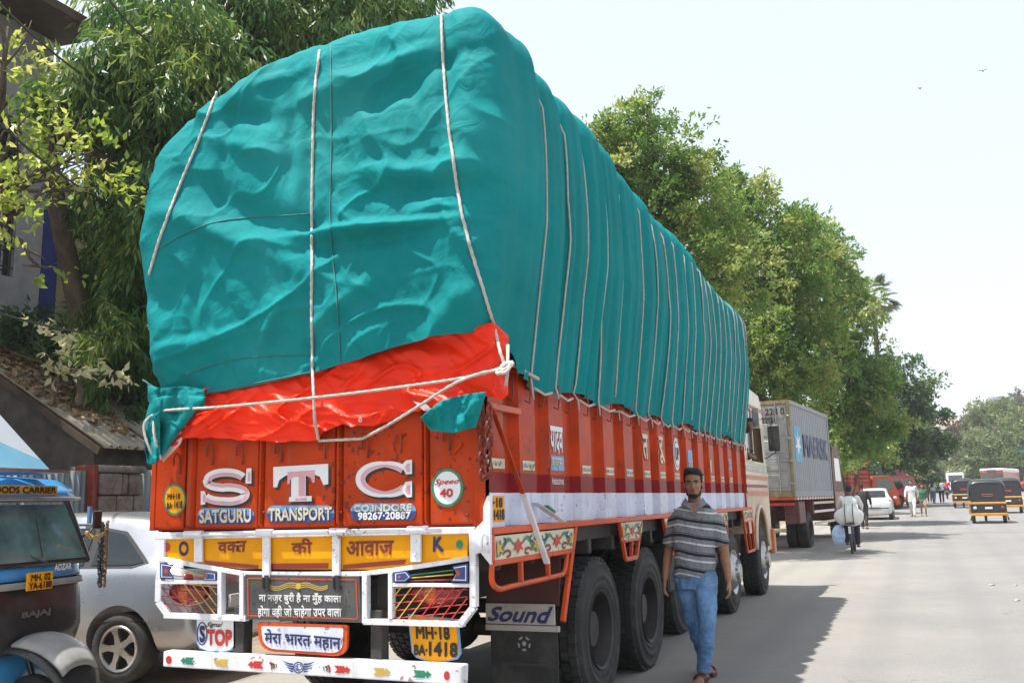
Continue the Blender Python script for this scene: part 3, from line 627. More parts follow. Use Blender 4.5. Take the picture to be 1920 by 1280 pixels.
# --- chassis and underside
g = MB()
for x in (-4.05, -3.05): g.box((x-.05, YR+.12, .80), (x+.05, 15.5, 1.08))
for y in (5.1, 6.0, 9.4, 10.1, 12.0, 13.8): g.box((-4.0, y, .84), (-3.1, y+.1, 1.04))
g.box((XL+.05, YR+.12, 1.18), (XS-.06, 14.0, 1.32))
for y in (5.2, 5.75, 6.3, 6.9, 7.5, 8.1, 8.7, 9.3, 9.9, 10.5, 11.1, 11.7, 12.3, 12.9, 13.5): g.box((XL+.08, y, 1.08), (XS-.04, y+.07, 1.19))
part(g, 'chassis', 'chassis', bevel=.006)
for px in (448, 700):
    g = MB(); g.box((xr(px-10), YR+.03, .50), (xr(px+10), YR+.12, .86)); part(g, 'bumper_bracket', 'chassis', bevel=.004)
def tyre(name, y, x_out, w=.27, R=.525, steer=False, parent=truck, zc=None):
    zc = R-.01 if zc is None else zc; g = MB(); n = 48; r0 = .29
    prof = [(r0, -.01), (r0+.03, .005), (r0+.045, .012), (r0+.05, .006), (R-.15, .012), (R-.145, .017), (R-.125, .017), (R-.12, .011), (R-.055, -.001), (R-.05, .005), (R-.04, .004), (R-.03, -.012), (R-.006, -.035), (R-.006, -w+.035), (R-.03, -w+.012), (R-.12, -w-.0), (r0, -w+.01)]
    g.lathe(prof, (x_out, y, zc), (1, 0, 0), n)
    t = part(g, name, 'rubber', parent, smooth=True)
    for row, (off, ln) in enumerate(((-.05, .055), (-.115, .05), (-.185, .05), (-.245, .04))):
        for k in range(40):
            a = 2*PI*(k+.5*(row % 2))/40; d = .95*PI*R/40; cy, cz = math.sin(a), math.cos(a); tv = Vector((0, cz, -cy)); rv = Vector((0, cy, cz))
            c = Vector((x_out+off, y, zc))+rv*(R-.002)
            if row == 0: pass
            T_ = g2 if row or k else None
            if T_ is None: g2 = MB(); T_ = g2
            T_.beam(c-tv*d*.8, c+tv*d*.8, ln, .022, up=rv)
    tag(part(g2, 'tread_blocks', 'rubber', t), kind='stuff')
    g = MB()
    if steer:
        pr = [(.292, -.012), (.285, .012), (.26, .0), (.235, -.02), (.20, .02), (.17, .045), (.12, .05), (.11, .09), (.0, .095)]
        g.lathe(pr, (x_out, y, zc), (1, 0, 0), 32)
        part(g, 'rim', 'steel', t, auto=40)
        g = MB()
        for k in range(10): a = 2*PI*k/10; g.cyl((x_out+.02, y+.145*math.sin(a), zc+.145*math.cos(a)), (x_out+.075, y+.145*math.sin(a), zc+.145*math.cos(a)), .014, n=6)
        tag(part(g, 'wheel_nuts', 'steel', t), kind='stuff')
    else:
        pr = [(.292, -.012), (.288, .010), (.272, .0), (.265, -.06), (.262, -.15), (.235, -.175), (.15, -.17), (.14, -.09), (.125, -.06), (.0, -.055)]
        g.lathe(pr, (x_out, y, zc), (1, 0, 0), 32); part(g, 'rim', 'rim_dark', t, auto=40)
        g = MB()
        for k in range(10): a = 2*PI*k/10; g.cyl((x_out-.17, y+.2*math.sin(a), zc+.2*math.cos(a)), (x_out-.14, y+.2*math.sin(a), zc+.2*math.cos(a)), .014, n=6)
        tag(part(g, 'wheel_nuts', 'steel', t), kind='stuff')
    return t
XW = XS-.01
for y in (7.04, 8.45):
    tyre('rear_wheel', y, XW); tyre('rear_wheel', y, XW-.33); tyre('rear_wheel', y, XL+.31); 
tyre('lift_wheel', 10.75, XW-.22); tyre('front_wheel', 12.75, XW-.02, steer=True); tyre('front_wheel', 15.2, XW+.0, steer=True); tyre('front_wheel', 15.2, XL+.3, steer=True); tyre('lift_wheel', 10.75, XL+.31); tyre('front_wheel', 12.75, XL+.3, steer=True)
for y in (7.04, 8.45, 10.75, 12.75, 15.2): g = MB(); g.cyl((XW-.25, y, .51), (XL+.25, y, .51), .07); g.ell((-3.55, y, .52), (.22, .2, .2), 14, 10); part(g, 'axle', 'chassis', smooth=True)
g = MB()
for y in (7.04, 8.45, 12.75, 15.2):
    for x in (-2.95, -4.15):
        for k in range(5): g.box((x-.04, y-.55+.07*k, .64+.025*k), (x+.04, y+.55-.07*k, .66+.025*k))
part(g, 'leaf_springs', 'chassis')
g = MB(); g.box((-2.85, 9.5, .55), (-2.38, 10.1, 1.0)); part(g, 'battery_box', 'chassis', bevel=.02)
g = MB(); g.cyl((-2.62, 11.35, .72), (-2.62, 12.1, .72), .22, n=24); part(g, 'fuel_tank', 'rim_dark', auto=40, bevel=.01)
# --- side body
def side(dx=0): return dict(x=XS+dx)
starts = [4.975, 5.50, 6.03, 6.66, 7.25, 7.82, 8.40, 8.98, 9.58, 10.2, 10.8, 11.42, 12.05, 12.65, 13.3]
zs = [1.335, 1.533, 1.655, 2.30]
def corr(xo, sgn, name):
    P = []
    for i, s_ in enumerate(starts):
        e = starts[i+1] if i+1 < len(starts) else YF
        P += [(xo, s_+.0), (xo, s_+.27), (xo-sgn*.055, s_+.31), (xo-sgn*.055, e-.045)]
    P.append((xo, YF))
    wall = None
    for si, s_ in enumerate(starts):
        seg = P[si*4:si*4+5]; g = MB()
        for k in range(3):
            z0, z1 = zs[k], zs[k+1]
            g.add([(x, y, z) for z in (z0, z1) for x, y in seg], [(i, i+1, 6+i, 5+i) for i in range(4)], k)
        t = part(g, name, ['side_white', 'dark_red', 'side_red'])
    return t
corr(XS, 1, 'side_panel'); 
g = MB(); g.box((XL, YR+.07, 1.335), (XL+.03, YF, 2.28)); g.box((XL, YF-.03, 1.335), (XS-.01, YF+.02, 2.28), ); part(g, 'far_side_wall', 'side_red')
g = MB(); g.box((XL+.03, YR+.07, 1.32), (XS-.06, YF-.03, 1.336)); part(g, 'load_floor', 'chassis')
g = MB(); g.box((XS-.05, 5.0, 2.292), (XS+.012, YF, 2.33)); part(g, 'top_rail', 'side_red', bevel=.004)
hk = []
for s_ in starts:
    for o_ in (.08, .42):
        g = MB(); y = s_+o_; x = XS+(.012 if o_ < .2 else -.03)
        g.tube([(x, y, 2.12), (x+.03, y, 2.10), (x+.04, y, 2.15), (x+.035, y, 2.27)], .006, 5); part(g, 'rope_hook', 'rust_red')
sd = (.0035, 0, 0)
def sideq(y0, y1, z0, z1, dx=0.): return [(XS+dx, y0, z0), (XS+dx, y1, z0), (XS+dx, y1, z1), (XS+dx, y0, z1)]
for i, s_ in enumerate(starts[:-1]):
    if i == 2: continue
    g = MB(); y0, y1 = s_+.04, s_+.24
    if i == 0: y0, y1 = s_+.03, s_+.30-.02
    g.add([Vector(p)+Vector((.003, 0, 0)) for p in sideq(y0, y1, 1.675, 1.735)], [(0, 1, 2, 3)], 0)
    for k in range(3):
        u = y0+.03+k*.06; pts = [(u+.035*t, 1.705+.016*math.sin(t*5+k*1.3)*(1-.3*t)) for t in [j/8*1.4 for j in range(9)]]
        L, R = ribbon(pts, [.002+.006*math.sin(j/8*PI) for j in range(9)]); n = 9
        g.add([(XS+.006, a, b) for a, b in L+R], [(j, j+1, n+j+1, n+j) for j in range(8)], 1)
    g.add([(XS+.007, y0+.03+.015*math.cos(a), 1.705+.015*math.sin(a)) for a in [k*PI/4 for k in range(8)]], [tuple(range(8))], 2)
    part(g, 'scroll_sticker', ['cream', 'letter_black', ('letter_red', 'light_blue')[i % 2]])
text('यादव', sideq(6.045, 6.29, 1.80, 1.99), {}, 'letter_white', truck, bold=.08, out=(1, 0, 0), name='painted_name')
g = MB(); g.add([Vector(p)+Vector((.003, 0, 0)) for p in sideq(6.045, 6.30, 1.685, 1.785)], [(0, 1, 2, 3)]); part(g, 'name_patch', 'light_blue')
text('ब्रदर्स', sideq(6.055, 6.25, 1.69, 1.77), {}, 'cream', truck, bold=.06, out=(1, 0, 0), lift=.006, name='painted_name')
text('मे.9523127142', sideq(6.05, 6.28, 1.59, 1.635), {}, 'letter_white', truck, bold=.05, out=(1, 0, 0), name='painted_number')
text('त', sideq(8.42, 8.60, 1.83, 2.06), {}, 'letter_black', truck, bold=.14, out=(1, 0, 0), lift=.003, name='letter_shade')
text('त', sideq(8.41, 8.59, 1.84, 2.07), {}, 'cream', truck, bold=.07, out=(1, 0, 0), lift=.006, name='painted_letter')
text('रू', sideq(9.0, 9.2, 1.82, 2.08), {}, 'cream', truck, bold=.07, out=(1, 0, 0), lift=.006, name='painted_letter')
g = MB(); cc = (9.72, 1.93)
for r_, k, mi in ((.16, .003, 1), (.145, .005, 0), (.12, .007, 2), (.108, .009, 0)):
    g.add([(XS+k, cc[0]+r_*math.cos(a)*.9, cc[1]+r_*1.15*math.sin(a)) for a in [j*PI/12 for j in range(24)]], [tuple(range(24))], mi)
rd = part(g, 'side_roundel', ['letter_white', 'letter_red', 'navy'])
text('UP', sideq(9.65, 9.8, 1.87, 2.0), {}, 'navy', rd, bold=.12, out=(1, 0, 0), lift=.012)
for y0, z0, w in ((10.26, 1.78, .22), (12.7, 1.84, .16)):
    g = MB(); g.add([Vector(p)+Vector((.003, 0, 0)) for p in sideq(y0, y0+w, z0, z0+.22 if w > .2 else z0+.14)], [(0, 1, 2, 3)]); b_ = part(g, 'permit_patch', 'light_blue')
    text('परमिट', sideq(y0+.01, y0+w-.02, z0+.03, z0+.13), {}, 'cream', b_, bold=.06, out=(1, 0, 0), lift=.006)
g = MB(); g.add([Vector(p)+Vector((.004, 0, 0)) for p in sideq(11.45, 11.52, 1.78, 1.93)], [(0, 1, 2, 3)]); part(g, 'painted_stroke', 'cream')
# side number plate and white corner bracket
g = MB(); g.add([Vector(p)+Vector((.004, 0, 0)) for p in sideq(4.985, 5.235, 1.365, 1.515)], [(0, 1, 2, 3)]); npb = part(g, 'side_number_plate', 'yellow_paint')
text('H·18', sideq(4.99, 5.20, 1.447, 1.505), {}, 'letter_black', npb, bold=.12, out=(1, 0, 0), lift=.007)
text('A·1418', sideq(4.985, 5.225, 1.375, 1.437), {}, 'letter_black', npb, bold=.12, out=(1, 0, 0), lift=.007)
g = MB(); bk = [(905, 985), (903, 960), (908, 935), (914, 925), (921, 922), (921, 1062), (893, 1030), (893, 990)]
g.prism(ptspx([(889, 1003), (892, 988), (905, 976), (905, 950), (912, 930), (920, 926), (920, 1060), (900, 1035), (889, 1040)], rear(-.006)), (0, .03, 0)); brk = part(g, 'corner_bracket', 'white_paint', bevel=.004)
g = MB(); g.tube(smooth_path([at(903, 1033, y=YR-.02), at(904, 1010, y=YR-.035), at(909, 1000, y=YR-.035), at(914, 1008, y=YR-.035), at(914, 1035, y=YR-.02)], 5), .007, 6); part(g, 'rope_hook', 'white_paint', brk, smooth=True)
# orange side frame
XO = XS+.02
def sbar(p, q, w=.035, d=.03, m='orange_paint', name='side_rail'): g = MB(); g.beam((XO, *p), (XO, *q), d, w); return part(g, name, m, bevel=.004)
g = MB(); g.beam((XO, 4.98, 1.315), (XO, 14.1, 1.315), .045, .04); part(g, 'side_rail', 'orange_paint', bevel=.004)
def floral(y0, y1, z0, z1, y0b=None, y1b=None, reps=2):
    y0b = y0 if y0b is None else y0b; y1b = y1 if y1b is None else y1b
    def M2(u, v): a = y0b+(y0-y0b)*v; b = y1b+(y1-y1b)*v; return (a+(b-a)*u, z0+(z1-z0)*v)
    g = MB(); g.prism([(XO+.012, *M2(u, v)) for u, v in ((0, 0), (1, 0), (1, 1), (0, 1))], (-.01, 0, 0), 0); x = XO+.016
    def ln(pts, w, mi):
        P = [M2(*p) for p in pts]; L, R = ribbon(P, w); n = len(P); g.add([(x+.0006*mi, a, b) for a, b in L+R], [(j, j+1, n+j+1, n+j) for j in range(n-1)], mi)
    for k in range(reps):
        c = (k+.5)/reps; h = 1/reps
        for s_ in (-1, 1):
            ln([(c+s_*h*(.1+.38*t), .5+.32*math.sin(t*PI*1.5+.2)) for t in [j/10 for j in range(11)]], [.008+.020*math.sin(j/10*PI) for j in range(11)], 1)
            ln([(c+s_*h*(.24+.10*math.cos(t*5)*(1-t*.5)), .22+.16*math.sin(t*5)*(1-t*.4)) for t in [j/10 for j in range(11)]], .015, 3)
            ln([(c+s_*h*(.36+.09*math.cos(t*5+2)*(1-t*.5)), .74+.16*math.sin(t*5+2)*(1-t*.4)) for t in [j/10 for j in range(11)]], .013, 4)
        for (cc_, mi) in ((c, 2), (c-h*.5+.02, 5), (c+h*.5-.02, 5)):
            if mi == 5 and k and cc_ < c: continue
            P = [M2(min(.99, max(.01, cc_+.14*h*(1 if j % 2 else .45)*math.cos(j*PI/6))), .5+.36*(1 if j % 2 else .45)*math.sin(j*PI/6)) for j in range(12)]
            tri_poly(g, [(x+.004, a, b) for a, b in P], mi)
    return part(g, 'floral_panel', ['cream', 'green_paint', 'letter_red', 'maroon', 'navy', 'gold'])
floral(5.02, 6.38, 1.145, 1.285, 5.02, 6.33)
sbar((5.0, 1.14), (5.0, 1.30)); sbar((5.0, 1.135), (6.35, 1.135)); sbar((6.44, 1.30), (6.13, .68), .045)
g = MB(); g.tube(smooth_path([(XO, 5.0, 1.13), (XO, 5.0, 1.03), (XO, 5.10, .985), (XO, 5.3, .985), (XO, 6.0, .985), (XO, 6.18, 1.0), (XO, 6.26, 1.13)], 6), .017, 8); part(g, 'guard_tube', 'orange_paint', smooth=True)
for y in (5.42, 5.88): sbar((y, .99), (y, 1.13), .025)
for (a, b, c, d, zl) in ((7.52, 8.18, 7.66, 7.98, .99), (8.95, 9.75, 9.15, 9.5, .95), (11.55, 12.2, 11.7, 12.1, .8), (13.35, 14.15, 13.6, 14.2, .72)):
    f = .34; floral(a, b, 1.295-.15, 1.29, a+(c-a)*f, b+(d-b)*f, 1)
    sbar((a, 1.30), (c, zl)); sbar((b, 1.30), (d, zl)); sbar((c, zl), (d, zl)); sbar((a+(c-a)*f, 1.14), (b+(d-b)*f, 1.14), .025)
    sbar(((a+b)/2, 1.13), ((c+d)/2, zl), .02)
# lever bar, lamp tab
g = MB(); g.beam((XS+.045, 4.99, 2.02), (XS+.05, 5.42, 1.52), .012, .03, up=(1, 0, 0)); part(g, 'lever_bar', 'side_red', bevel=.003)
g = MB(); g.beam((XS+.052, 5.41, 1.53), (XS+.055, 5.78, 1.08), .016, .045, up=(1, 0, 0)); lv = part(g, 'lever_bar', 'white_paint', bevel=.006)
g = MB(); g.box((XS-.03, 5.02, 2.02), (XS+.02, 5.5, 2.06)); part(g, 'cross_bar', 'orange_paint', bevel=.003)
g = MB(); g.beam((XS+.02, 5.68, 1.47), (XS+.10, 5.98, 1.34), .06, .006); sh = part(g, 'marker_bracket', 'white_paint', bevel=.004)
g = MB(); g.beam((XS+.055, 5.78, 1.445), (XS+.075, 5.87, 1.405), .045, .02); part(g, 'marker_lamp', 'green_paint', sh, bevel=.006)
# mud guard, Sound board, mud flap
ym = 6.12; xa = at(912, 1160, y=ym).x
g = MB(); g.prism([(xa, ym, .80), (XS-.01, ym+.02, .78), (XS-.01, ym+.10, 1.22), (xa, ym+.10, 1.22)], (0, .02, 0)); part(g, 'mud_guard', 'mud_brown')
g = MB(); g.box((xa, ym-.012, .655), (XS-.03, ym+.006, .792)); sb_ = part(g, 'sound_board', 'grey_cream', bevel=.003)
text('Sound', [(918, 1163), (1030, 1168), (1032, 1136), (920, 1136)], dict(y=ym-.012), 'navy', sb_, bold=.10, slant=.10)
g = MB(); g.box((xa, ym-.02, .612), (XS+.0, ym+.01, .65)); part(g, 'flap_bar', 'grey_cream', bevel=.003)
g = MB(); g.box((xa+.03, ym, .12), (XS-.02, ym+.012, .61)); mf = part(g, 'mud_flap', 'rubber')
g = MB(); cx, cz = (xa+XS)/2+.01, .53; ring = lambda r_, k, n=20: [(cx+r_*math.cos(a), ym-.003-.001*k, cz+r_*math.sin(a)) for a in [j*2*PI/n+PI/2 for j in range(n)]]
for j in range(5):
    a = j*2*PI/5+PI/2+.63
    g.add([(cx+.05*math.cos(a+t)*s_, ym-.004, cz+.05*math.sin(a+t)*s_) for t, s_ in ((-.35, 1), (.35, 1), (.3, .72), (-.3, .72))], [(0, 1, 2, 3)])
g.add(ring(.018, 1, 5), [tuple(range(5))]); part(g, 'ball_mark', 'grey_cream', mf)
g = MB(); g.box((xa+.12, ym-.006, .385), (XS-.10, ym-.001, .40)); part(g, 'flap_strip', 'rim_dark', mf)
# --- cab
mat('cab_cream', (.60, .47, .33), .35, var=.1, dirt=(.45, .12, .05), damt=.55, coat=.4); mat('glass_dark', (.03, .04, .045), .06, var=.1, coat=1, spec=.8)
mat('cab_orange', (.5, .13, .05), .4, var=.15, dirt=(.5, .38, .25), damt=.6)
CX = XS-.03
prof = [(14.12, .95), (14.12, 2.9), (14.3, 3.06), (14.7, 3.16), (15.9, 3.12), (16.12, 2.95), (16.2, 2.25), (16.34, 1.55), (16.38, .62), (15.85, .62), (15.8, .95), (15.62, 1.2), (15.2, 1.3), (14.78, 1.2), (14.6, .95)]
g = MB()
def cabshell(xo, xi, mi=0): tri_poly(g, [(xo, a, b) for a, b in prof], mi)
n = len(prof)
g.add([(CX, a, b) for a, b in prof]+[(XL+.06, a, b) for a, b in prof], [(i, (i+1) % n, n+(i+1) % n, n+i) for i in range(n)])
# side skin with a door window opening
def skin(x):
    # lower panel, pillars
    quads = [[(14.12, .95), (14.6, .95), (14.78, 1.2), (15.2, 1.3), (15.62, 1.2), (15.8, .95), (15.85, .62), (16.38, .62), (16.34, 1.55), (16.24, 2.02), (14.12, 2.02)],
             [(14.12, 2.02), (14.42, 2.02), (14.42, 2.82), (14.12, 2.82)], [(15.0, 2.02), (15.08, 2.02), (15.08, 2.82), (15.0, 2.82)], [(16.0, 2.02), (16.24, 2.02), (16.14, 2.82), (15.82, 2.82)],
             [(14.12, 2.82), (16.14, 2.82), (16.12, 2.95), (15.9, 3.12), (14.7, 3.16), (14.3, 3.06), (14.12, 2.9)]]
    for q in quads: tri_poly(g, [(x, a, b) for a, b in q])
skin(CX); skin(XL+.06); part(g, 'cab', 'cab_cream')
g = MB(); g.add([(CX-.01, 15.08, 2.02), (CX-.01, 16.0, 2.02), (CX-.01, 15.82, 2.82), (CX-.01, 15.08, 2.82)], [(0, 1, 2, 3)])
g = MB(); g.box((CX-.03, 14.42, 2.02), (CX-.015, 15.0, 2.82)); part(g, 'cab_window', 'glass_dark')
g = MB(); g.box((XL+.12, 14.2, 1.3), (CX-.7, 14.9, 1.7)); g.box((XL+.12, 14.2, 1.7), (CX-.7, 14.35, 2.5)); part(g, 'cab_seat', 'chassis', bevel=.03)
for z0, z1, m in ((1.86, 1.95, 'steel'), (1.74, 1.80, 'cab_orange'), (1.62, 1.66, 'maroon'), (1.50, 1.56, 'cab_orange'), (2.86, 2.90, 'orange_paint'), (1.98, 2.01, 'cream')):
    g = MB(); g.box((CX, 14.13, z0), (CX+.012, 16.2, z1)); part(g, 'trim_strip', m)
g = MB(); g.tube([(CX+.02, 14.62, .7)]+[(CX+.02, 15.2-.6*math.cos(a), .62+.72*math.sin(a)) for a in [k*PI/10 for k in range(1, 10)]]+[(CX+.02, 15.82, .7)], .03, 8); part(g, 'wheel_arch', 'cab_cream', smooth=True)
g = MB(); g.box((XL+.1, 16.3, .55), (CX+.05, 16.48, .95)); part(g, 'front_bumper', 'cab_orange', bevel=.02)
g = MB(); g.tube([(CX, 16.1, 2.75), (CX+.13, 16.3, 2.78), (CX+.16, 16.35, 2.2), (CX, 16.25, 2.1)], .012, 6); mi_ = part(g, 'mirror_arm', 'black_paint')
g = MB(); g.box((CX+.06, 16.25, 2.22), (CX+.25, 16.31, 2.66)); part(g, 'mirror', 'black_paint', mi_, bevel=.02)
g = MB(); g.box((CX+.02, 15.0, 2.54), (CX+.12, 15.03, 2.84)); m2 = part(g, 'quarter_mirror', 'steel', bevel=.005)
g = MB(); g.box((CX+.01, 14.995, 2.53), (CX+.13, 15.035, 2.545)); g.box((CX+.01, 14.995, 2.84), (CX+.13, 15.035, 2.855)); part(g, 'mirror_rim', 'cream', m2)
# ================================================================== tarpaulins and ropes
def cloth(name, col, rough, weave=260, sheen=.3, var=.08, dirt=None, fb=.12, spec=.35):
    m = mat(name, col, rough, var=var, scale=1.3, dirt=dirt, dscale=1.2, damt=.35, spec=spec)
    t = m.node_tree; N = t.nodes.new; L = t.links.new; b = t.nodes['Principled BSDF']
    tc = N('ShaderNodeTexCoord'); n1 = N('ShaderNodeTexNoise'); n1.inputs['Scale'].default_value = 5; n1.inputs['Detail'].default_value = 8; n1.inputs['Distortion'].default_value = 1.6
    L(tc.outputs['Object'], n1.inputs[0]); n2 = N('ShaderNodeTexNoise'); n2.inputs['Scale'].default_value = weave; L(tc.outputs['Object'], n2.inputs[0])
    a = N('ShaderNodeMath'); a.operation = 'MULTIPLY_ADD'; a.inputs[1].default_value = .06; L(n2.outputs[0], a.inputs[0]); L(n1.outputs[0], a.inputs[2])
    bp = N('ShaderNodeBump'); bp.inputs['Strength'].default_value = fb; bp.inputs['Distance'].default_value = .06; L(a.outputs[0], bp.inputs['Height']); L(bp.outputs[0], b.inputs['Normal'])
    b.inputs['Sheen Weight'].default_value = sheen
    return m
cloth('green_tarp', (.006, .205, .215), .72, dirt=(.05, .28, .27), fb=.30, sheen=0, spec=.07)
cloth('green_seam', (.004, .13, .14), .7)
cloth('orange_sheet', (.85, .030, .004), .38, sheen=0, spec=.22, fb=.15)
TW0, TW1, TY0, TY1 = -4.86, -2.17, 4.90, 14.08
hem_px = [(262, 716), (300, 733), (380, 741), (480, 722), (590, 700), (680, 678), (760, 650), (850, 632), (925, 618), (965, 640)]
hem_x = [at(a, b, y=4.9).x for a, b in hem_px]; hem_z = [at(a, b, y=4.9).z for a, b in hem_px]
rope_y = [5.62, 6.10, 6.52, 7.02, 7.55, 8.15, 8.62, 9.05, 9.45, 9.95, 10.32, 10.7, 11.05, 11.35, 11.7, 12.05, 12.4, 12.75, 13.1, 13.5, 13.82]
def tarp():
    # perimeter: left side (front->rear), rear, right side (rear->front), sampled by arc length
    r = .24; segs = []
    def line(a, b, n, nrm): return [(a[0]+(b[0]-a[0])*t, a[1]+(b[1]-a[1])*t, nrm[0], nrm[1]) for t in np.linspace(0, 1, n, endpoint=False)]
    def cor(cx, cy, a0, a1, n, rr): return [(cx+rr*math.cos(a), cy+rr*math.sin(a), math.cos(a), math.sin(a)) for a in np.linspace(a0, a1, n, endpoint=False)]
    rl = .35
    P = line((TW0, TY1), (TW0, TY0+rl), 70, (-1, 0))+cor(TW0+rl, TY0+rl, PI, 1.5*PI, 18, rl)+line((TW0+rl, TY0), (TW1-r, TY0), 240, (0, -1))+cor(TW1-r, TY0+r, 1.5*PI, 2*PI, 30, r)+line((TW1, TY0+r), (TW1, TY1-.25), 620, (1, 0))+cor(TW1-.25, TY1-.25, 0, PI/2, 14, .25)+line((TW1-.25, TY1), (TW0, TY1), 40, (0, 1))
    P = np.array(P); nu = len(P); X, Y, NX, NY = P.T
    rear_w = np.clip(-NY, 0, 1); side_w = np.clip(NX, 0, 1); left_w = np.clip(-NX, 0, 1)
    hem = np.where(rear_w > .5, np.interp(X, hem_x, hem_z), 0.)
    hs = 2.235+.03*np.sin(Y*5.1)+.03*vnoise(Y*3, 3.3)
    hs = hs+np.where(Y < 5.55, .16*np.clip((5.5-Y)/.35, 0, 1)*0+.0, 0)
    corner_z = np.interp(TW1-.2, hem_x, hem_z)
    hsr = np.where(Y < 5.3, np.interp(Y, [4.9, 5.12, 5.22, 5.3], [corner_z-.02, 2.44, 2.36, 2.24]), hs)
    hem = np.where(rear_w > .5, hem, np.where(NX >= 0, hsr, 2.1))
    ztop_xy = lambda x, y: 4.62-.052*(y-4.9)-.0+.04*np.sin(y*1.9+1)*np.clip((y-5.5)/1, 0, 1)-.30*np.clip((-3.6-x)/1.2, 0, 1)**1.4-.05*np.clip((-3.0-x), 0, 1)
    nv_w, nv_s, nv_r = 165, 24, 14
    rows = []
    vv = []
    for j in range(nv_w): vv.append(('w', j/nv_w))
    for j in range(nv_s): vv.append(('s', j/nv_s))
    for j in range(nv_r+1): vv.append(('r', j/nv_r))
    R = np.where(left_w > .3, .62, np.where(rear_w > .5, .22, .30))
    k = np.array([.02, .08, .2, .4, .6, .8, .92, 1.]); 
    R = np.convolve(np.pad(R, 20, 'edge'), np.ones(41)/41, 'valid')
    zT = ztop_xy(np.clip(X-NX*.3, TW0+.3, TW1-.3), Y)
    cx = np.clip(X, TW0+1.15, TW1-1.2); cy = np.clip(Y, TY0+1.3, TY1-1.3); 
    cx = np.where((rear_w > .5), np.clip(X, TW0+1.15, TW1-1.15), (TW0+TW1)/2); cx = np.convolve(np.pad(cx, 15, 'edge'), np.ones(31)/31, 'valid')
    dx, dy = cx-X, cy-Y; D = np.sqrt(dx*dx+dy*dy); ux, uy = dx/D, dy/D
    AX = []; AY = []; AZ = []
    for kind, t in vv:
        if kind == 'w': z = hem+(zT-R-hem)*t; ins = 0*z
        elif kind == 's': a = t*PI/2; z = zT-R+R*math.sin(a); ins = R*(1-math.cos(a))
        else: z = zT+.10*math.sin(t*PI/2)*np.clip(D, 0, 1.2); ins = R+(D-R)*t
        x = X+ux*ins; y = Y+uy*ins
        if kind == 'w':    # walls: use plan normal for the inset so the faces stay flat
            pass
        h = (z-2.2)/2.4
        bow = .10*np.sin(np.clip(h, 0, 1)*PI)
        wt = 1.0 if kind == 'w' else (1-t if kind == 'r' else 1.)
        # right side leans: narrow at the rail, widest two thirds up
        off = side_w*(-.10*np.clip(1-h*2.2, 0, 1)+.05*np.sin(np.clip(h, 0, 1)*PI))+left_w*(.14*np.sin(np.clip(h, 0, 1)*PI)-.02)+rear_w*(.105*np.sin(np.clip(h*1.05+.05, 0, 1)*PI)-.02*np.clip(1-h*3, 0, 1))
        # pleats on the side: valleys at the ropes, lesser ones between
        ry = np.array(rope_y); dd = np.min(np.abs(Y[:, None]-ry[None, :]+.015*np.sin(z[:, None]*3+ry[None, :]*9)), axis=1)
        gap = np.interp(Y, ry, np.gradient(ry))
        scal = np.minimum(1, np.abs(np.sin(np.clip(dd/gap, 0, .5)*PI)))**.38
        ph = Y*21+5.5*vnoise(Y*1.1, 7.7)+.6*vnoise(Y*2, z*.9)
        pleat = .5+.5*np.sin(ph); pleat = pleat**.55*(.55+.9*np.abs(vnoise(Y*1.9, z*.5, 5.5)))
        ph2 = Y*47+4*vnoise(Y*2.1, 1.7, z*.5)
        fold = side_w*(.105*(scal-1)*np.clip(.35+h*1.0, .3, 1)+.045*(pleat-.5)*np.clip(1.25-h*.8, .35, 1.)+.005*np.sin(ph2)+.05*vnoise(Y*.9, z*.8, 2.)*h)
        # big diagonal fold next to the rear corner
        fold = fold+side_w*.05*np.exp(-((Y-5.42)/.13)**2)*1.1
        # rear: slack cloth, broad bulges, sagging creases
        xx, zz = X, z
        rr = .055*vnoise(xx*1.3+3, zz*1.1+1.4, 4.2)+.030*fbm(xx*2.6+zz*.8, zz*2.2-xx*.5, 1.1, 3)+.010*fbm(xx*7+zz*2, zz*4, 8.8, 3)
        # ridged soft creases
        rg = 1-np.abs(vnoise(xx*1.7+zz*1.2+5, zz*2.6-xx*.9, 6.1)); rr = rr+.030*rg**6
        rg = 1-np.abs(vnoise(xx*2.9-zz*1.9+9, zz*3.1+xx*1.4, 3.1)); rr = rr+.016*rg**7
        msk = np.clip(vnoise(xx*1.1+2, zz*1.3, 9.9)*2+.5, 0, 1)
        for sx_, sz_, q_, am in ((5.1, 3.2, 1.3, .008), (3.3, 6.3, 4.4, .007), (9.0, 4.0, 7.7, .004)):
            rg = 1-np.abs(vnoise(xx*sx_+zz*sz_*.6+q_, zz*sz_-xx*sx_*.4, q_)); rr = rr+am*msk*rg**9
        def dent(px, py, sx, sz, d, rot=0.):
            c = at(px, py, y=4.9); a_ = (xx-c.x)*math.cos(rot)+(zz-c.z)*math.sin(rot); b_ = -(xx-c.x)*math.sin(rot)+(zz-c.z)*math.cos(rot); return d*np.exp(-(a_/sx)**2-(b_/sz)**2)
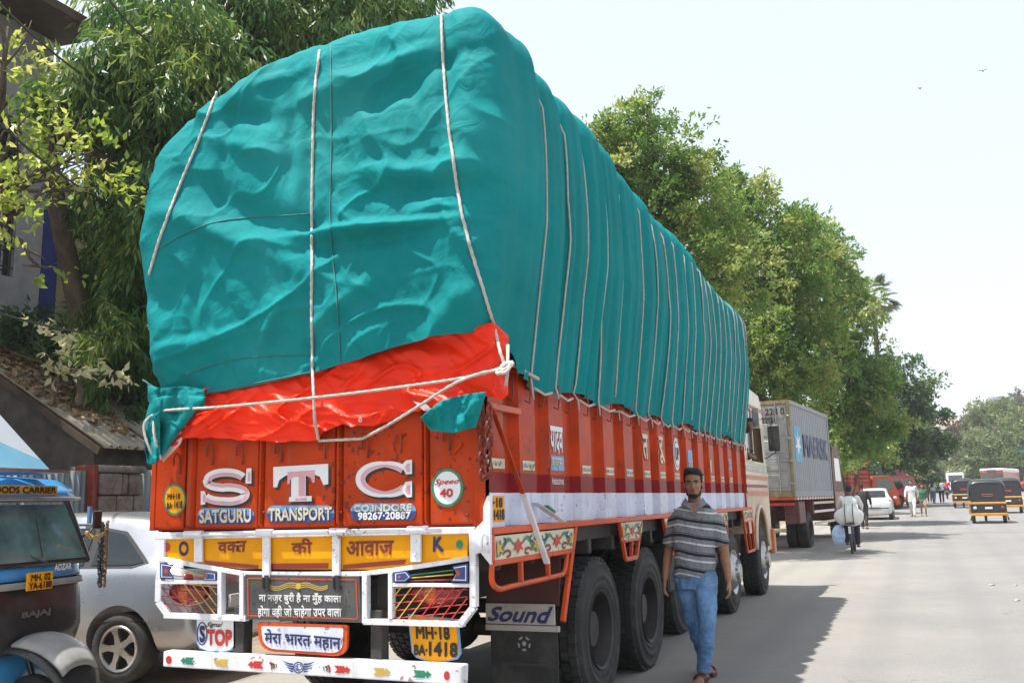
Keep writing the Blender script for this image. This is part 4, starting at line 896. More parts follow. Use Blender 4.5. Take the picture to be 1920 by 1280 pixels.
        for dn in ((485, 228, .22, .07, -.06, -.3), (470, 285, .3, .06, .04, -.35), (735, 180, .26, .09, -.075, .25), (720, 140, .3, .05, .05, .3), (700, 235, .15, .25, .03, .5), (840, 115, .3, .06, -.04, .2),
                   (760, 330, .35, .06, .045, -.15), (800, 365, .35, .06, -.05, -.1), (700, 436, .55, .035, .07, -.05), (700, 462, .5, .05, -.04, -.02), (600, 425, .1, .05, -.04, 0), (470, 395, .5, .1, -.06, -.5), (420, 440, .5, .07, .05, -.45),
                   (330, 560, .25, .12, -.04, .1), (360, 650, .4, .05, .035, .1), (640, 590, .35, .06, .045, .5), (520, 610, .3, .05, .03, .9), (850, 600, .22, .10, .05, .9), (880, 550, .08, .16, .035, .6), (560, 220, .05, .5, -.03, 0), (650, 160, .4, .05, .03, .25), (520, 160, .4, .05, .025, .2), (900, 330, .06, .7, -.03, 0)):
            rr = rr+dent(*dn)*1.0
        # ropes bite in
        for rx in (404, 590, 845): 
            lx = at(rx, 430, y=4.9).x+(np.clip((zz-3.2), -1.2, 1.2)*(.20 if rx == 404 else -.16*(zz < 3.6) if rx > 800 else 0.)); rr = rr-.020*np.exp(-((xx-lx)/.05)**2)
        fold = fold+rear_w*rr+left_w*.05*fbm(Y*2.5, z*1.8, 2.2, 3)
        fold = fold*wt
        if kind == 'r': fold = fold+0
        off = off*wt+fold
        x = x+NX*off; y = y+NY*off
        # roof lumps
        if kind != 'w':
            w2 = (t if kind == 's' else 1); z = z+w2*(.05*vnoise(x*1.5, y*1.2, .3)+.07*vnoise(x*1.1, y*2.3, 4.3)*np.clip(y-5.3, 0, 1)-side_w*.05*(1-scal)*(1-(t if kind == 'r' else 0)))
        AX.append(x); AY.append(y); AZ.append(z)
    AX, AY, AZ = map(np.array, (AX, AY, AZ)); nvv = len(AX)
    V = np.stack([AX.ravel(), AY.ravel(), AZ.ravel()], 1)
    i = np.arange(nu-1); F = []
    for j in range(nvv-1): F.append(np.stack([j*nu+i, j*nu+i+1, (j+1)*nu+i+1, (j+1)*nu+i], 1))
    return V, np.concatenate(F), nu
tv, tf, tnu = tarp()
tarpo = npmesh('tarpaulin', tv, tf, ['green_tarp'], smooth=True)
tag(tarpo, 'huge teal green canvas tarpaulin roped down over the load of the big orange truck', 'tarpaulin')
TB = BVHTree.FromPolygons([Vector(p) for p in tv.tolist()], tf.tolist())
camv = Vector((0, 0, CAMH))
# orange plastic sheet showing below the green one
def lerp_px(tab, x): return np.interp(x, [a for a, b in tab], [b for a, b in tab])
low = [(296, 868), (322, 846), (345, 822), (400, 820), (480, 826), (560, 828), (596, 826), (606, 808), (640, 797), (700, 800), (745, 782), (800, 764), (850, 758), (905, 738), (940, 752), (952, 740)]
upp = [(296, 842), (322, 812), (345, 780), (380, 728), (480, 708), (590, 686), (680, 664), (760, 636), (850, 618), (925, 604), (952, 628)]
P = []
nU, nVv = 190, 46
for i in range(nU):
    px = 296+(953-296)*i/(nU-1); a = lerp_px(low, px)+2.5*float(vnoise(px/14., 2.2)); b = lerp_px(upp, px); row = []
    for j in range(nVv):
        t = j/(nVv-1); py = a+(b-a)*t; u, w = px/60., py/60.
        d = .05*float(fbm(u*.9-w*.8, w*1.1, 3.3, 2))+.050*(1-abs(float(vnoise(u*1.0+w*1.4, w*1.3-u*.5, 1.9))))**6+.024*(1-abs(float(vnoise(u*2.2-w*2, w*2.9, 7.9))))**7
        d += .03*math.sin(t*PI)+.03*math.exp(-((px-650)/60)**2-((t-.1)/.25)**2)
        y = 4.915-.02-d*.8+.04*t
        if px > 925: y += (px-925)/28*.10
        row.append(at(px, py, y=y))
    P.append(row)
g = MB(); g.grid(P); ors = g.build('orange_sheet', 'orange_sheet', smooth=True)
tag(ors, 'crinkled bright orange plastic sheet hanging out below the green tarpaulin over the tailgate', 'plastic sheet')
g = MB(); c = at(676, 787, y=4.83)
g.lathe([(.006, 0), (.013, 0), (.013, .004), (.006, .004)], c, (0, -1, 0), 14); g2 = g; gm = g.build('eyelet', 'steel', ors)
# white torn edges
mat('sheet_back', (.75, .62, .58), .5)
g = MB(); q = ptspx([(775, 752), (800, 758), (812, 770), (795, 770), (786, 762)], dict(y=4.80)); tri_poly(g, q); g.build('torn_edge', 'sheet_back', ors, solid=.003)
g = MB(); q = ptspx([(300, 850), (345, 815), (338, 832), (306, 866)], dict(y=4.86)); tri_poly(g, q); g.build('torn_edge', 'sheet_back', ors, solid=.003)
# green corner flaps of the same tarpaulin
def flap(up, lo, ys, name='corner_flap', seed=0.):
    P = []; n = 46
    for i in range(n):
        u = i/(n-1); row = []
        ax = np.interp(u, np.linspace(0, 1, len(up)), [p[0] for p in up]); ay = np.interp(u, np.linspace(0, 1, len(up)), [p[1] for p in up])
        bx = np.interp(u, np.linspace(0, 1, len(lo)), [p[0] for p in lo]); by = np.interp(u, np.linspace(0, 1, len(lo)), [p[1] for p in lo])
        for j in range(30):
            t = j/29; px = ax+(bx-ax)*t; py = ay+(by-ay)*t
            d = .05*float(fbm(px/30.+seed, py/45., seed, 4))+.04*math.sin(u*PI*3+t*2)*(.3+t)*.5
            row.append(at(px, py, y=ys-.03-d))
        P.append(row)
    g = MB(); g.grid(P); return g.build(name, 'green_tarp', tarpo, smooth=True, solid=.004)
flap([(277, 722), (302, 728), (345, 724), (384, 730)], [(278, 752), (298, 772), (340, 774), (384, 764)], 4.84, seed=1.)
flap([(283, 748), (310, 742), (350, 742), (386, 744)], [(268, 800), (276, 870), (298, 862), (345, 800)], 4.83, seed=1.)
flap([(268, 790), (272, 785), (280, 782), (300, 770)], [(272, 845), (280, 872), (292, 868), (300, 850)], 4.80, seed=2.)
flap([(826, 752), (850, 744), (880, 738), (912, 734)], [(788, 782), (806, 806), (850, 812), (893, 800)], 4.80, seed=3.)
# seams
def on_tarp(px, py, lift=.012):
    r = (at(px, py, y=5)-camv).normalized(); h = TB.ray_cast(camv, r)
    if h[0] is None: return at(px, py, y=4.9)
    nrm = h[1]; nrm = -nrm if nrm.dot(r) > 0 else nrm
    return h[0]-r*lift*.5+nrm*lift*.5
def surf_line(pts, n=10, lift=.012): return [on_tarp(p[0], p[1], lift) for p in smooth_path([(a, b, 0) for a, b in pts], n)]
for pts in ([(620, 85), (622, 240), (620, 420), (632, 560), (640, 688)], [(290, 470), (400, 418), (585, 400)], [(350, 700), (450, 672), (590, 664)]):
    g = MB(); g.tube(surf_line(pts, 12, .004), .004, 5); g.build('seam', 'green_seam', tarpo, smooth=True)
g = MB(); g.tube(surf_line([(268, 712), (300, 729), (380, 737), (480, 718), (590, 696), (680, 674), (760, 646), (850, 628), (922, 615)], 8, .006), .006, 5); g.build('hem', 'green_seam', tarpo, smooth=True)
# ropes over the rear
GR = 'ropes lashing the green tarpaulin'
def rope(path, r, label, n=9, fine=True):
    # resample
    pts = [Vector(p) for p in path]; out = [pts[0]]; step = .012 if fine else .12
    for a, b in zip(pts[:-1], pts[1:]):
        L_ = (b-a).length; k = max(1, int(L_/step))
        for i in range(1, k+1): out.append(a.lerp(b, i/k))
    g = MB(); g.tube(out, r, n, lobe=.16 if fine else 0, twist=110); o = g.build('rope', 'rope', smooth=True); tag(o, label, 'rope', GR); return o
rope(surf_line([(407, 172), (375, 260), (335, 355), (300, 450), (281, 515)], 10), .0092, 'rope slanting down the left of the tarpaulin rear, ending halfway on the green cloth')
rope(surf_line([(600, 97), (590, 200), (586, 400), (586, 560), (587, 690)], 12)+[at(588, 740, y=4.80), at(590, 790, y=4.80), at(597, 823, y=4.90)], .0095, 'long vertical rope down the middle of the tarpaulin rear to the tailgate')
rope(surf_line([(828, 30), (832, 130), (848, 280), (868, 410), (898, 520), (925, 610)], 10)+[at(938, 660, y=4.84), at(948, 690, y=4.84)], .0095, 'rope bowing down the right of the tarpaulin rear to the corner knot')
S_ = lambda pts, y: smooth_path([at(a, b, y=yy) for (a, b), yy in zip(pts, y)], 6)
rope(S_([(272, 800), (296, 772), (420, 762), (600, 744), (760, 724), (880, 706), (945, 688)], [4.80, 4.79, 4.76, 4.77, 4.76, 4.77, 4.82]), .0085, 'long nearly level rope running across the orange sheet to the corner knot')
rope(S_([(945, 692), (900, 700), (850, 720), (790, 758), (730, 795), (680, 822)], [4.80, 4.76, 4.75, 4.76, 4.80, 4.93]), .0085, 'rope slanting from the corner knot down left across the orange sheet')
rope(S_([(680, 822), (640, 824), (598, 826)], [4.93, 4.92, 4.92]), .009, 'short level rope end between two hooks under the orange sheet')
rope(S_([(292, 866), (276, 830), (270, 800), (280, 782), (296, 774)], [4.79, 4.76, 4.76, 4.77, 4.79]), .009, 'outer rope of the two tying the left corner flap', )
rope(S_([(302, 862), (292, 830), (288, 800), (292, 778)], [4.78, 4.75, 4.75, 4.78]), .009, 'inner rope of the two tying the left corner flap')
rope([at(948, 690, y=4.82), Vector((XS+.06, 5.15, 2.325)), Vector((XS+.07, 5.68, 2.265))], .011, 'short level rope from the corner knot forward along the truck side')
g = MB(); c = at(948, 690, y=4.82)
for k in range(3): g.tube([c+Vector((.028*math.cos(t)*(1+.2*k), .03*math.sin(t*1.0+k)-.01, .035*math.sin(t+k*1.1))) for t in [j*2*PI/12 for j in range(12)]], .010, 7, closed=True)
kn = g.build('rope_knot', 'rope', smooth=True); tag(kn, 'rope knot at the rear right corner where the white ropes meet', 'knot')
g = MB(); g.tube([c+Vector((.0, .04, .14)), c+Vector((.01, .01, .0)), c+Vector((-.0, -.0, -.10))], .010, 6); tag(g.build('rope', 'rope', smooth=True), 'short loose rope tail hanging through the corner knot', 'rope', GR)
# ropes over the side and roof
ords = ['first', 'second', 'third', 'fourth', 'fifth', 'sixth', 'seventh', 'eighth', 'ninth', 'tenth', 'eleventh', 'twelfth', 'thirteenth', 'fourteenth', 'fifteenth', 'sixteenth', 'seventeenth', 'eighteenth', 'nineteenth', 'twentieth', 'twenty-first']
for k, y0 in enumerate(rope_y):
    pts = [Vector((XS+.045, y0+.03, 2.13)), Vector((XS+.05, y0, 2.2))]; r = .0078; dr = .16*((k*7) % 5-2)/2*.25
    for z in np.arange(2.26, 4.1, .07):
        yy = y0+dr*(z-2.2)/2+.02*math.sin(z*2.3+k)
        hx = [h[0].x for h in (TB.ray_cast(Vector((0, yy+q_, z)), Vector((-1, 0, 0))) for q_ in (-.05, -.02, 0, .02)) if h[0] is not None]
        if hx: pts.append(Vector((max(hx)+r*.6, yy, z)))
    yt = y0+dr
    top = []
    for a in np.linspace(0, 1, 22):
        o_ = Vector((-2.0-2.9*a, yt, 6)); h = TB.ray_cast(o_, Vector((0, 0, -1)))
        if h[0] is not None and h[0].z > 4.08: top.append(h[0]+Vector((0, 0, r*.8)))
    pts += top
    rope(pts, r, f'{ords[k]} rope over the tarpaulin side, counted from the rear of the orange truck', n=6, fine=False)
    if k < len(rope_y)-1:
        y1 = rope_y[k+1]; g = MB(); a = Vector((XS+.05, y0+.03, 2.205)); b = Vector((XS+.05, y1-.12, 2.205)); g.tube([a, a.lerp(b, .5)+Vector((.01, 0, -.03)), b], .009, 6)
        tag(g.build('rope', 'rope', smooth=True), f'short rope link along the hooks just ahead of the {ords[k]} side rope from the rear', 'rope', GR)
# ================================================================== people
mat('skin', (.30, .145, .085), .5, var=.12, scale=14, bump=.1, bscale=80, spec=.4); mat('skin_dark', (.13, .055, .03), .5, var=.12, scale=14)
mat('hair', (.012, .010, .009), .6, var=.3, scale=60, bump=.8, bscale=160); mat('eye_white', (.6, .58, .55), .3); mat('lip', (.20, .06, .045), .45)
def fabric(n, c, **k): return mat(n, c, .85, var=k.pop('var', .12), scale=k.pop('scale', 9), bump=k.pop('bump', .5), bscale=k.pop('bscale', 11), **k)
fabric('denim', (.11, .23, .43), var=.25, scale=5, dirt=(.28, .42, .60), damt=.7, dscale=3.5, bump=.9, bscale=13); fabric('shirt_white', (.62, .62, .62)); fabric('shirt_green', (.03, .16, .09)); fabric('trouser_dark', (.02, .022, .035)); fabric('trouser_tan', (.34, .25, .18))
fabric('shirt_black', (.03, .025, .025)); fabric('shirt_red', (.42, .02, .04)); fabric('shirt_blue', (.10, .18, .32)); mat('sandal', (.10, .02, .02), .6)
def capsule(g, a, b, r0, r1, n=14):
    a = Vector(a); b = Vector(b); g.cyl(a, b, r0, r1, n); g.ell(a, (r0*1.005,)*3, n, 8); g.ell(b, (r1*1.005,)*3, n, 8)
def crumple(o, amt, size):
    tx = bpy.data.textures.new('folds', 'CLOUDS'); tx.noise_scale = size; tx.noise_depth = 2
    m = o.modifiers.new('folds', 'DISPLACE'); m.texture = tx; m.strength = amt; m.mid_level = .5; m.texture_coords = 'LOCAL'
def remesh(o, vox, smooth=4):
    m = o.modifiers.new('remesh', 'REMESH'); m.mode = 'VOXEL'; m.voxel_size = vox; m.use_smooth_shade = True
    if smooth: s_ = o.modifiers.new('smooth', 'SMOOTH'); s_.iterations = smooth; s_.factor = .5
    return o
def skel(h=1.70, f=(0, -1), stride=.25, arm=.2, sway=0., armout=.05):
    """standing or walking figure at the origin; f = facing"""
    F = Vector((f[0], f[1], 0)).normalized(); R = Vector((-F.y, F.x, 0)); k = h/1.72; Z = Vector((0, 0, 1)); P = lambda r, q, z: (R*r+F*q+Z*z)*k
    J = dict(F=F, R=R, k=k)
    J['pel'] = P(0, 0, .93); J['chest'] = P(0, .02, 1.28); J['neck'] = P(0, .02, 1.46); J['head'] = P(0, .045, 1.615)
    for s_, n in ((1, 'r'), (-1, 'l')):
        q = s_*stride
        J['hip'+n] = P(s_*.09, 0, .90); J['knee'+n] = P(s_*.095, q*.45+.05, .49); J['ank'+n] = P(s_*.085, q*.9-.02, .085+(.05 if q < 0 else 0)); J['toe'+n] = P(s_*.10, q*.9+.15, .03)
        J['sh'+n] = P(s_*.175, 0, 1.41); J['elb'+n] = P(s_*(.215+armout), -q*.3-.02, 1.13); J['wr'+n] = P(s_*(.23+armout), -q*.5+arm*.3, .89); J['hand'+n] = P(s_*(.235+armout), -q*.55+arm*.38, .81)
    return J
def rings(g, rs, R, F, n=22):       # rs: (center, half width, half depth)
    P = []
    for c, a, b in rs: P.append([Vector(c)+R*(a*math.copysign(abs(math.cos(t))**.85, math.cos(t)))+F*(b*math.copysign(abs(math.sin(t))**.85, math.sin(t))) for t in [2*PI*j/n for j in range(n)]])
    vs = [p for r in P for p in r]; m = len(P)
    fs = [(i*n+j, i*n+(j+1) % n, (i+1)*n+(j+1) % n, (i+1)*n+j) for i in range(m-1) for j in range(n)]+[tuple(range(n))[::-1], tuple(range((m-1)*n, m*n))]
    g.add(vs, fs)
def lower(J, n): return J['ank'+n]
def make_person(label, J, shirt='shirt_white', trousers='trouser_dark', skin='skin', vox=.02, fine=False, cat='person', shorts=False, group=None, loc=(0, 0, 0), rz=0, long_shirt=0., long_sleeve=False, hair='hair', fore='arm', headturn=None):
    t = thing('person', label, cat, loc, rz, group); F, R, k = J['F'], J['R'], J['k']; Z = Vector((0, 0, 1)); g = MB()
    pel, chest, neck, head = J['pel'], J['chest'], J['neck'], J['head']; up = (neck-pel).normalized()
    rings(g, [(pel-up*.10*k, .12*k, .085*k), (pel, .155*k, .105*k), (pel+up*.12*k, .145*k, .10*k), (chest, .165*k, .105*k), (neck-up*.13*k, .160*k, .082*k), (neck-up*.075*k, .105*k, .07*k), (neck-up*.02*k, .062*k, .06*k)], R, F)
    hu = ((head-neck).normalized()); 
    capsule(g, neck-hu*.05*k, head-hu*.06*k, .058*k, .052*k)
    HF = J.get('HF', F); HR = Vector((HF.y, -HF.x, 0)); HM = Matrix((HR, HF, HR.cross(HF))).transposed()
    def H(x, y, z): return head+HM @ Vector((x, y, z))*k
    def he(x, y, z, r, n=16, m=12): g.ell(H(x, y, z), tuple(v*k for v in r), n, m, rot=HM)
    he(0, -.012, .035, (.074, .093, .082)); he(0, .018, -.025, (.061, .073, .085)); he(0, .042, -.072, (.043, .042, .034)); he(0, .028, -.01, (.058, .066, .06))
    for s_ in (-1, 1):
        he(s_*.074, -.012, -.002, (.010, .020, .032)); he(s_*.030, .066, .024, (.024, .018, .009)); he(s_*.036, .062, -.022, (.022, .022, .022))
    g.cyl(H(0, .085, .012), H(0, .108, -.026), .008*k, .014*k, 10); he(0, .103, -.030, (.018, .013, .011)); he(0, .084, -.056, (.026, .014, .008)); he(0, .080, -.066, (.022, .014, .007))
    for n in 'rl':
        hip, kn, an, toe = J['hip'+n], J['knee'+n], J['ank'+n], J['toe'+n]
        capsule(g, hip, kn, .085*k, .055*k); capsule(g, kn, kn.lerp(an, .35), .054*k, .056*k); capsule(g, kn.lerp(an, .35), an, .056*k, .036*k)
        hd_ = (toe-an); hd_.z = 0; hd_.normalize(); heel = an-hd_*.045*k; heel.z = toe.z+.012*k
        capsule(g, an, heel, .036*k, .032*k, 12); capsule(g, heel, toe-hd_*.03*k, .032*k, .034*k, 12); g.ell(toe-hd_*.01*k, (.046*k, .05*k, .022*k), 12, 8)
        if fine:
            sdv = Vector((-hd_.y, hd_.x, 0))
            for j in range(5): capsule(g, toe+sdv*(j-2)*.018*k, toe+hd_*(.055-.006*abs(j-1.2))*k+sdv*(j-2)*.019*k-Z*.006, .011*k, .009*k, 8)
        sh, el, wr, ha = J['sh'+n], J['elb'+n], J['wr'+n], J['hand'+n]
        g.ell(sh-Z*.015, (.056*k, .054*k, .056*k)); capsule(g, sh, el, .050*k, .040*k); capsule(g, el, el.lerp(wr, .3), .040*k, .041*k); capsule(g, el.lerp(wr, .3), wr, .041*k, .027*k)
        d = (ha-wr).normalized(); s_ = 1 if n == 'r' else -1
        if fine:
            # palm faces the thigh: thin across the body, wide front to back; fingers curl inwards and forwards
            wide = F; thin = R*s_
            M_ = Matrix((thin, wide, d)).transposed(); pc = wr+d*.055*k; g.ell(pc, (.017*k, .041*k, .055*k), 14, 10, rot=M_)
            for j, (off, ln) in enumerate(((.030, .070), (.010, .080), (-.011, .074), (-.030, .058))):
                b0 = wr+d*.092*k+wide*off*k*.95; b1 = b0+(d*.88-thin*.25+wide*.10)*ln*.45*k; b2 = b1+(d*.75-thin*.62+wide*.05)*ln*.32*k; b3 = b2+(d*.45-thin*.85)*ln*.26*k
                capsule(g, b0-d*.02*k, b1, .0095*k, .009*k, 8); capsule(g, b1, b2, .009*k, .0085*k, 8); capsule(g, b2, b3, .0085*k, .0075*k, 8)
            b0 = wr+d*.030*k+wide*.030*k; b1 = b0+(d*.6+wide*.65-thin*.2)*.036*k; b2 = b1+(d*.85+wide*.30-thin*.2)*.030*k
            capsule(g, b0, b1, .013*k, .011*k, 8); capsule(g, b1, b2, .011*k, .009*k, 8)
        else:
            g.ell(wr+d*.05*k, (.028*k, .036*k, .058*k)); capsule(g, wr+d*.08*k, wr+d*.15*k-R*s_*.01*k, .022*k, .014*k, 8); capsule(g, wr+d*.03*k+F*.02*k, wr+d*.075*k+F*.045*k, .012*k, .010*k, 8)
    b = g.build('body', skin, t, smooth=True); remesh(b, vox, 3 if fine else 2)
    # hair
    g = MB()
    for x, y, z, r in ((0, -.030, .050, (.082, .088, .083)), (0, .026, .108, (.060, .052, .030)), (-.03, .015, .105, (.045, .06, .036)), (.03, .0, .112, (.045, .06, .034)), (0, -.055, .01, (.072, .058, .075)), (-.068, .0, .045, (.014, .035, .04)), (.068, .0, .045, (.014, .035, .04))):
        g.ell(H(x, y, z), tuple(v*k for v in r), 16, 10, rot=HM)
    if fine:
        rnd = random.Random(3)
        for i in range(60):
            a = rnd.uniform(0, 2*PI); q = rnd.uniform(.2, 1.25); x, y, z = .083*math.sin(q)*math.cos(a), -.015+.092*math.sin(q)*math.sin(a), .05+.085*math.cos(q)
            if y > .05 and z < .09: continue
            g.ell(H(x, y, z), (.013, .013, .012), 6, 5)
    hr = g.build('hair', hair, t, smooth=True); remesh(hr, vox*.8, 1)
    if fine:
        g = MB()
        for x, y, z, r in ((0, .044, -.090, (.043, .043, .026)), (-.050, .010, -.066, (.014, .034, .030)), (.050, .010, -.066, (.014, .034, .030)), (-.064, -.005, -.005, (.010, .014, .04)), (.064, -.005, -.005, (.010, .014, .04)),
                           (0, .092, -.046, (.022, .008, .0032)), (0, .076, -.086, (.026, .012, .008))):
            g.ell(H(x, y, z), r, 14, 10, rot=HM)
        remesh(g.build('beard', hair, t, smooth=True), .0055, 1)
        for s_ in (-1, 1):
            g = MB(); g.ell(H(s_*.031, .0775, .010), (.0125, .006, .0055), 12, 8, rot=HM); e_ = g.build('eye', 'eye_white', t, smooth=True)
            g = MB(); g.ell(H(s_*.031, .0815, .0095), (.0058, .0035, .0050), 10, 8, rot=HM); g.build('iris', 'hair', e_, smooth=True)
            g = MB(); g.tube([H(s_*.012, .088, .026), H(s_*.03, .087, .032), H(s_*.050, .074, .028)], .0048, 8, taper=[.005, .0055, .003]); g.build('eyebrow', 'hair', t, smooth=True)
            g = MB(); g.tube([H(s_*.018, .083, .0165), H(s_*.031, .086, .0185), H(s_*.045, .078, .015)], .0022, 6); g.build('eyelid', 'hair', t, smooth=True)
        g = MB(); g.ell(H(0, .0945, -.060), (.020, .006, .006), 12, 8, rot=HM); g.build('lips', 'lip', t, smooth=True)
    # shirt
    g = MB(); lo = pel-up*(.02+long_shirt)*k; i_ = .022
    rs = [(lo, (.172+long_shirt*.12)*k, (.135+long_shirt*.1)*k), (pel+up*.08*k, .172*k, .136*k), (pel+up*.20*k, .170*k, .132*k), (chest, .188*k, .132*k), (neck-up*.125*k, .190*k, .112*k), (neck-up*.085*k, .160*k, .10*k), (neck-up*.045*k, .108*k, .085*k), (neck-up*.02*k, .074*k, .072*k)]
    rings(g, rs, R, F)
    for n in 'rl':
        sh, el, wr = J['sh'+n], J['elb'+n], J['wr'+n]; e = el if long_sleeve else sh.lerp(el, .80)
        g.ell(sh-Z*.015, (.076*k, .074*k, .072*k)); g.cyl(sh, e, .072*k, .066*k, 18)
        if long_sleeve: g.ell(el, (.055*k,)*3); g.cyl(el, el.lerp(wr, .85), .055*k, .042*k, 14)
    s1 = g.build('shirt', shirt, t, smooth=True); remesh(s1, max(.009, vox*.8), 3)
    if fine: crumple(s1, .028, .11); crumple(s1, .010, .04)
    # trousers
    g = MB(); g.ell(pel-up*.02*k, (.160*k, .130*k, .13*k)); rings(g, [(pel-up*.12*k, .150*k, .122*k), (pel+up*.02*k, .160*k, .122*k), (pel+up*.07*k, .158*k, .120*k)], R, F)
    for n in 'rl':
        hip, kn, an = J['hip'+n], J['knee'+n], J['ank'+n]; kn2 = kn if not shorts else hip.lerp(kn, .85)
        g.cyl(hip, kn2, .104*k, .074*k, 18); g.ell(hip, (.104*k,)*3); g.ell(kn2, (.073*k,)*3) if not shorts else None
        if not shorts:
            e = an+(an-kn).normalized()*.02*k; g.cyl(kn, e, .073*k, .056*k, 16)
            if fine:
                rr = random.Random(5)
                for q in (.30, .36, .62, .72, .80, .86, .91, .95): c = kn.lerp(e, q); w = .070-.017*q+.003; g.ell(c, (w*k, w*k, .011*k), 14, 6, rot=Matrix.Rotation(rr.uniform(-.35, .35), 3, 'X') @ Matrix.Rotation(rr.uniform(-.3, .3), 3, 'Y'))
                for q in (.78, .88, .96): c = hip.lerp(kn, q); w = .1-.025*q; g.ell(c, (w*k, w*k, .012*k), 14, 6, rot=Matrix.Rotation(rr.uniform(-.4, .4), 3, 'Y'))
    t1 = g.build('trousers', trousers, t, smooth=True); remesh(t1, max(.009, vox*.8), 3 if not fine else 2)
    if fine: crumple(t1, .024, .09); crumple(t1, .012, .035)
    for n in 'rl':
        an, toe = J['ank'+n], J['toe'+n]; hd_ = (toe-an); hd_.z = 0; hd_.normalize(); sdv = Vector((-hd_.y, hd_.x, 0)); zz = toe.z-.022*k
        o_ = an-hd_*.07*k; o_.z = zz; g = MB()
        out = [o_+hd_*a*k+sdv*b*k for a, b in ((0, -.03), (.10, -.034), (.2, -.05), (.27, -.04), (.30, 0), (.27, .042), (.2, .05), (.10, .034), (0, .03), (-.015, 0))]
        g.prism(out, (0, 0, .022*k)); sn = g.build('sandal', 'sandal', t)
        if fine:
            for a in (.14, .20):
                g = MB(); c = o_+hd_*a; c.z = zz+.02; g.tube([c+sdv*.05*math.cos(q)+Z*.050*math.sin(q) for q in [j*PI/8 for j in range(9)]], .007, 6); g.build('strap', 'sandal', sn, smooth=True)
    return t
# --- the walking man
def stripe_mat():
    m = fabric('striped_shirt', (.17, .18, .19), bump=.5, bscale=14); t = m.node_tree; N = t.nodes.new; L = t.links.new; b = t.nodes['Principled BSDF']
    tc = N('ShaderNodeTexCoord'); nz = N('ShaderNodeTexNoise'); nz.inputs['Scale'].default_value = 3.5; L(tc.outputs['Object'], nz.inputs[0])
    sp_ = N('ShaderNodeSeparateXYZ'); L(tc.outputs['Object'], sp_.inputs[0])
    a = N('ShaderNodeMath'); a.operation = 'MULTIPLY_ADD'; a.inputs[1].default_value = .05; L(nz.outputs[0], a.inputs[0]); L(sp_.outputs[2], a.inputs[2])
    ab = N('ShaderNodeMath'); ab.operation = 'ABSOLUTE'; sx = N('ShaderNodeMath'); sx.operation = 'ADD'; sx.inputs[1].default_value = 0.11; L(sp_.outputs[0], sx.inputs[0]); L(sx.outputs[0], ab.inputs[0])
    a2 = N('ShaderNodeMath'); a2.operation = 'MULTIPLY_ADD'; a2.inputs[1].default_value = .20; L(ab.outputs[0], a2.inputs[0]); L(a.outputs[0], a2.inputs[2])
    mr = N('ShaderNodeMapRange'); mr.inputs[1].default_value = .80; mr.inputs[2].default_value = 1.50; L(a2.outputs[0], mr.inputs[0])
    cr = N('ShaderNodeValToRGB'); cr.color_ramp.interpolation = 'CONSTANT'; e = cr.color_ramp.elements
    G, K, W, K2 = (.20, .21, .225, 1), (.012, .014, .022, 1), (.62, .62, .64, 1), (.05, .055, .07, 1)
    seq = []; z = .80+.06
    zs_ = [(0, G)]
    for w0 in (.885, 1.018, 1.150, 1.283, 1.416):
        zs_ += [(w0, W), (w0+.012, G), (w0+.045, K), (w0+.068, G), (w0+.073, K2), (w0+.079, G)]
    zs_ = [((z_-.80)/.70 if z_ else 0, c) for z_, c in zs_]
    e[0].position = 0; e[0].color = G; e[1].position = .999; e[1].color = G
    for p, c in zs_[1:]: q = e.new(p); q.color = c
    L(mr.outputs[0], cr.inputs[0])
    n2 = N('ShaderNodeTexNoise'); n2.inputs['Scale'].default_value = 160; mp = N('ShaderNodeMapping'); mp.inputs['Scale'].default_value = (1, 1, .2); L(tc.outputs['Object'], mp.inputs[0]); L(mp.outputs[0], n2.inputs[0])
    mx = N('ShaderNodeMix'); mx.data_type = 'RGBA'; mx.blend_type = 'OVERLAY'; mx.inputs[0].default_value = .5; L(cr.outputs[0], mx.inputs[6]); L(n2.outputs[0], mx.inputs[7]); L(mx.outputs[2], b.inputs['Base Color'])
stripe_mat()
YM = 7.95; base = at(1322, 1276, z=0); mo = Vector((base.x-.02, YM, 0))
def mp_(px, py, dy=0.): return at(px, py, y=YM+dy)-mo
J = dict(F=Vector((0.10, -1, 0)).normalized(), R=None, k=1.0); J['R'] = Vector((-J['F'].y, J['F'].x, 0))
J['HF'] = Vector((.16, -1, 0)).normalized()
J['head'] = mp_(1300, 908, -.02); J['neck'] = mp_(1302, 935, .02); J['chest'] = mp_(1303, 995, .03); J['pel'] = mp_(1302, 1076, .03)
# image left = his right hand side (R points to +x here, so 'l' stands on image left)
J['shl'] = mp_(1268, 975, .03); J['shr'] = mp_(1338, 973, .03); J['elbl'] = mp_(1254, 1033, .06); J['elbr'] = mp_(1358, 1034, .05)
J['wrl'] = mp_(1247, 1082, -.04); J['wrr'] = mp_(1366, 1086, -.0); J['handl'] = mp_(1245, 1104, -.07); J['handr'] = mp_(1369, 1110, -.03)
J['hipl'] = mp_(1284, 1082, .03); J['hipr'] = mp_(1322, 1082, .02); J['kneel'] = mp_(1297, 1155, .06); J['kneer'] = mp_(1326, 1158, -.10)
J['ankl'] = mp_(1322, 1222, .40); J['ankr'] = mp_(1319, 1250, -.02)
J['toer'] = Vector((J['ankr'].x-.01, J['ankr'].y-.16, .035)); J['toel'] = Vector((J['ankl'].x+.06, J['ankl'].y-.12, .035)); J['ankr'].z = .10; J['ankl'].z = .12
man = make_person('young bearded man in grey striped polo shirt and blue jeans walking beside the orange truck', J, 'striped_shirt', 'denim', 'skin', vox=.0065, fine=True, loc=mo)
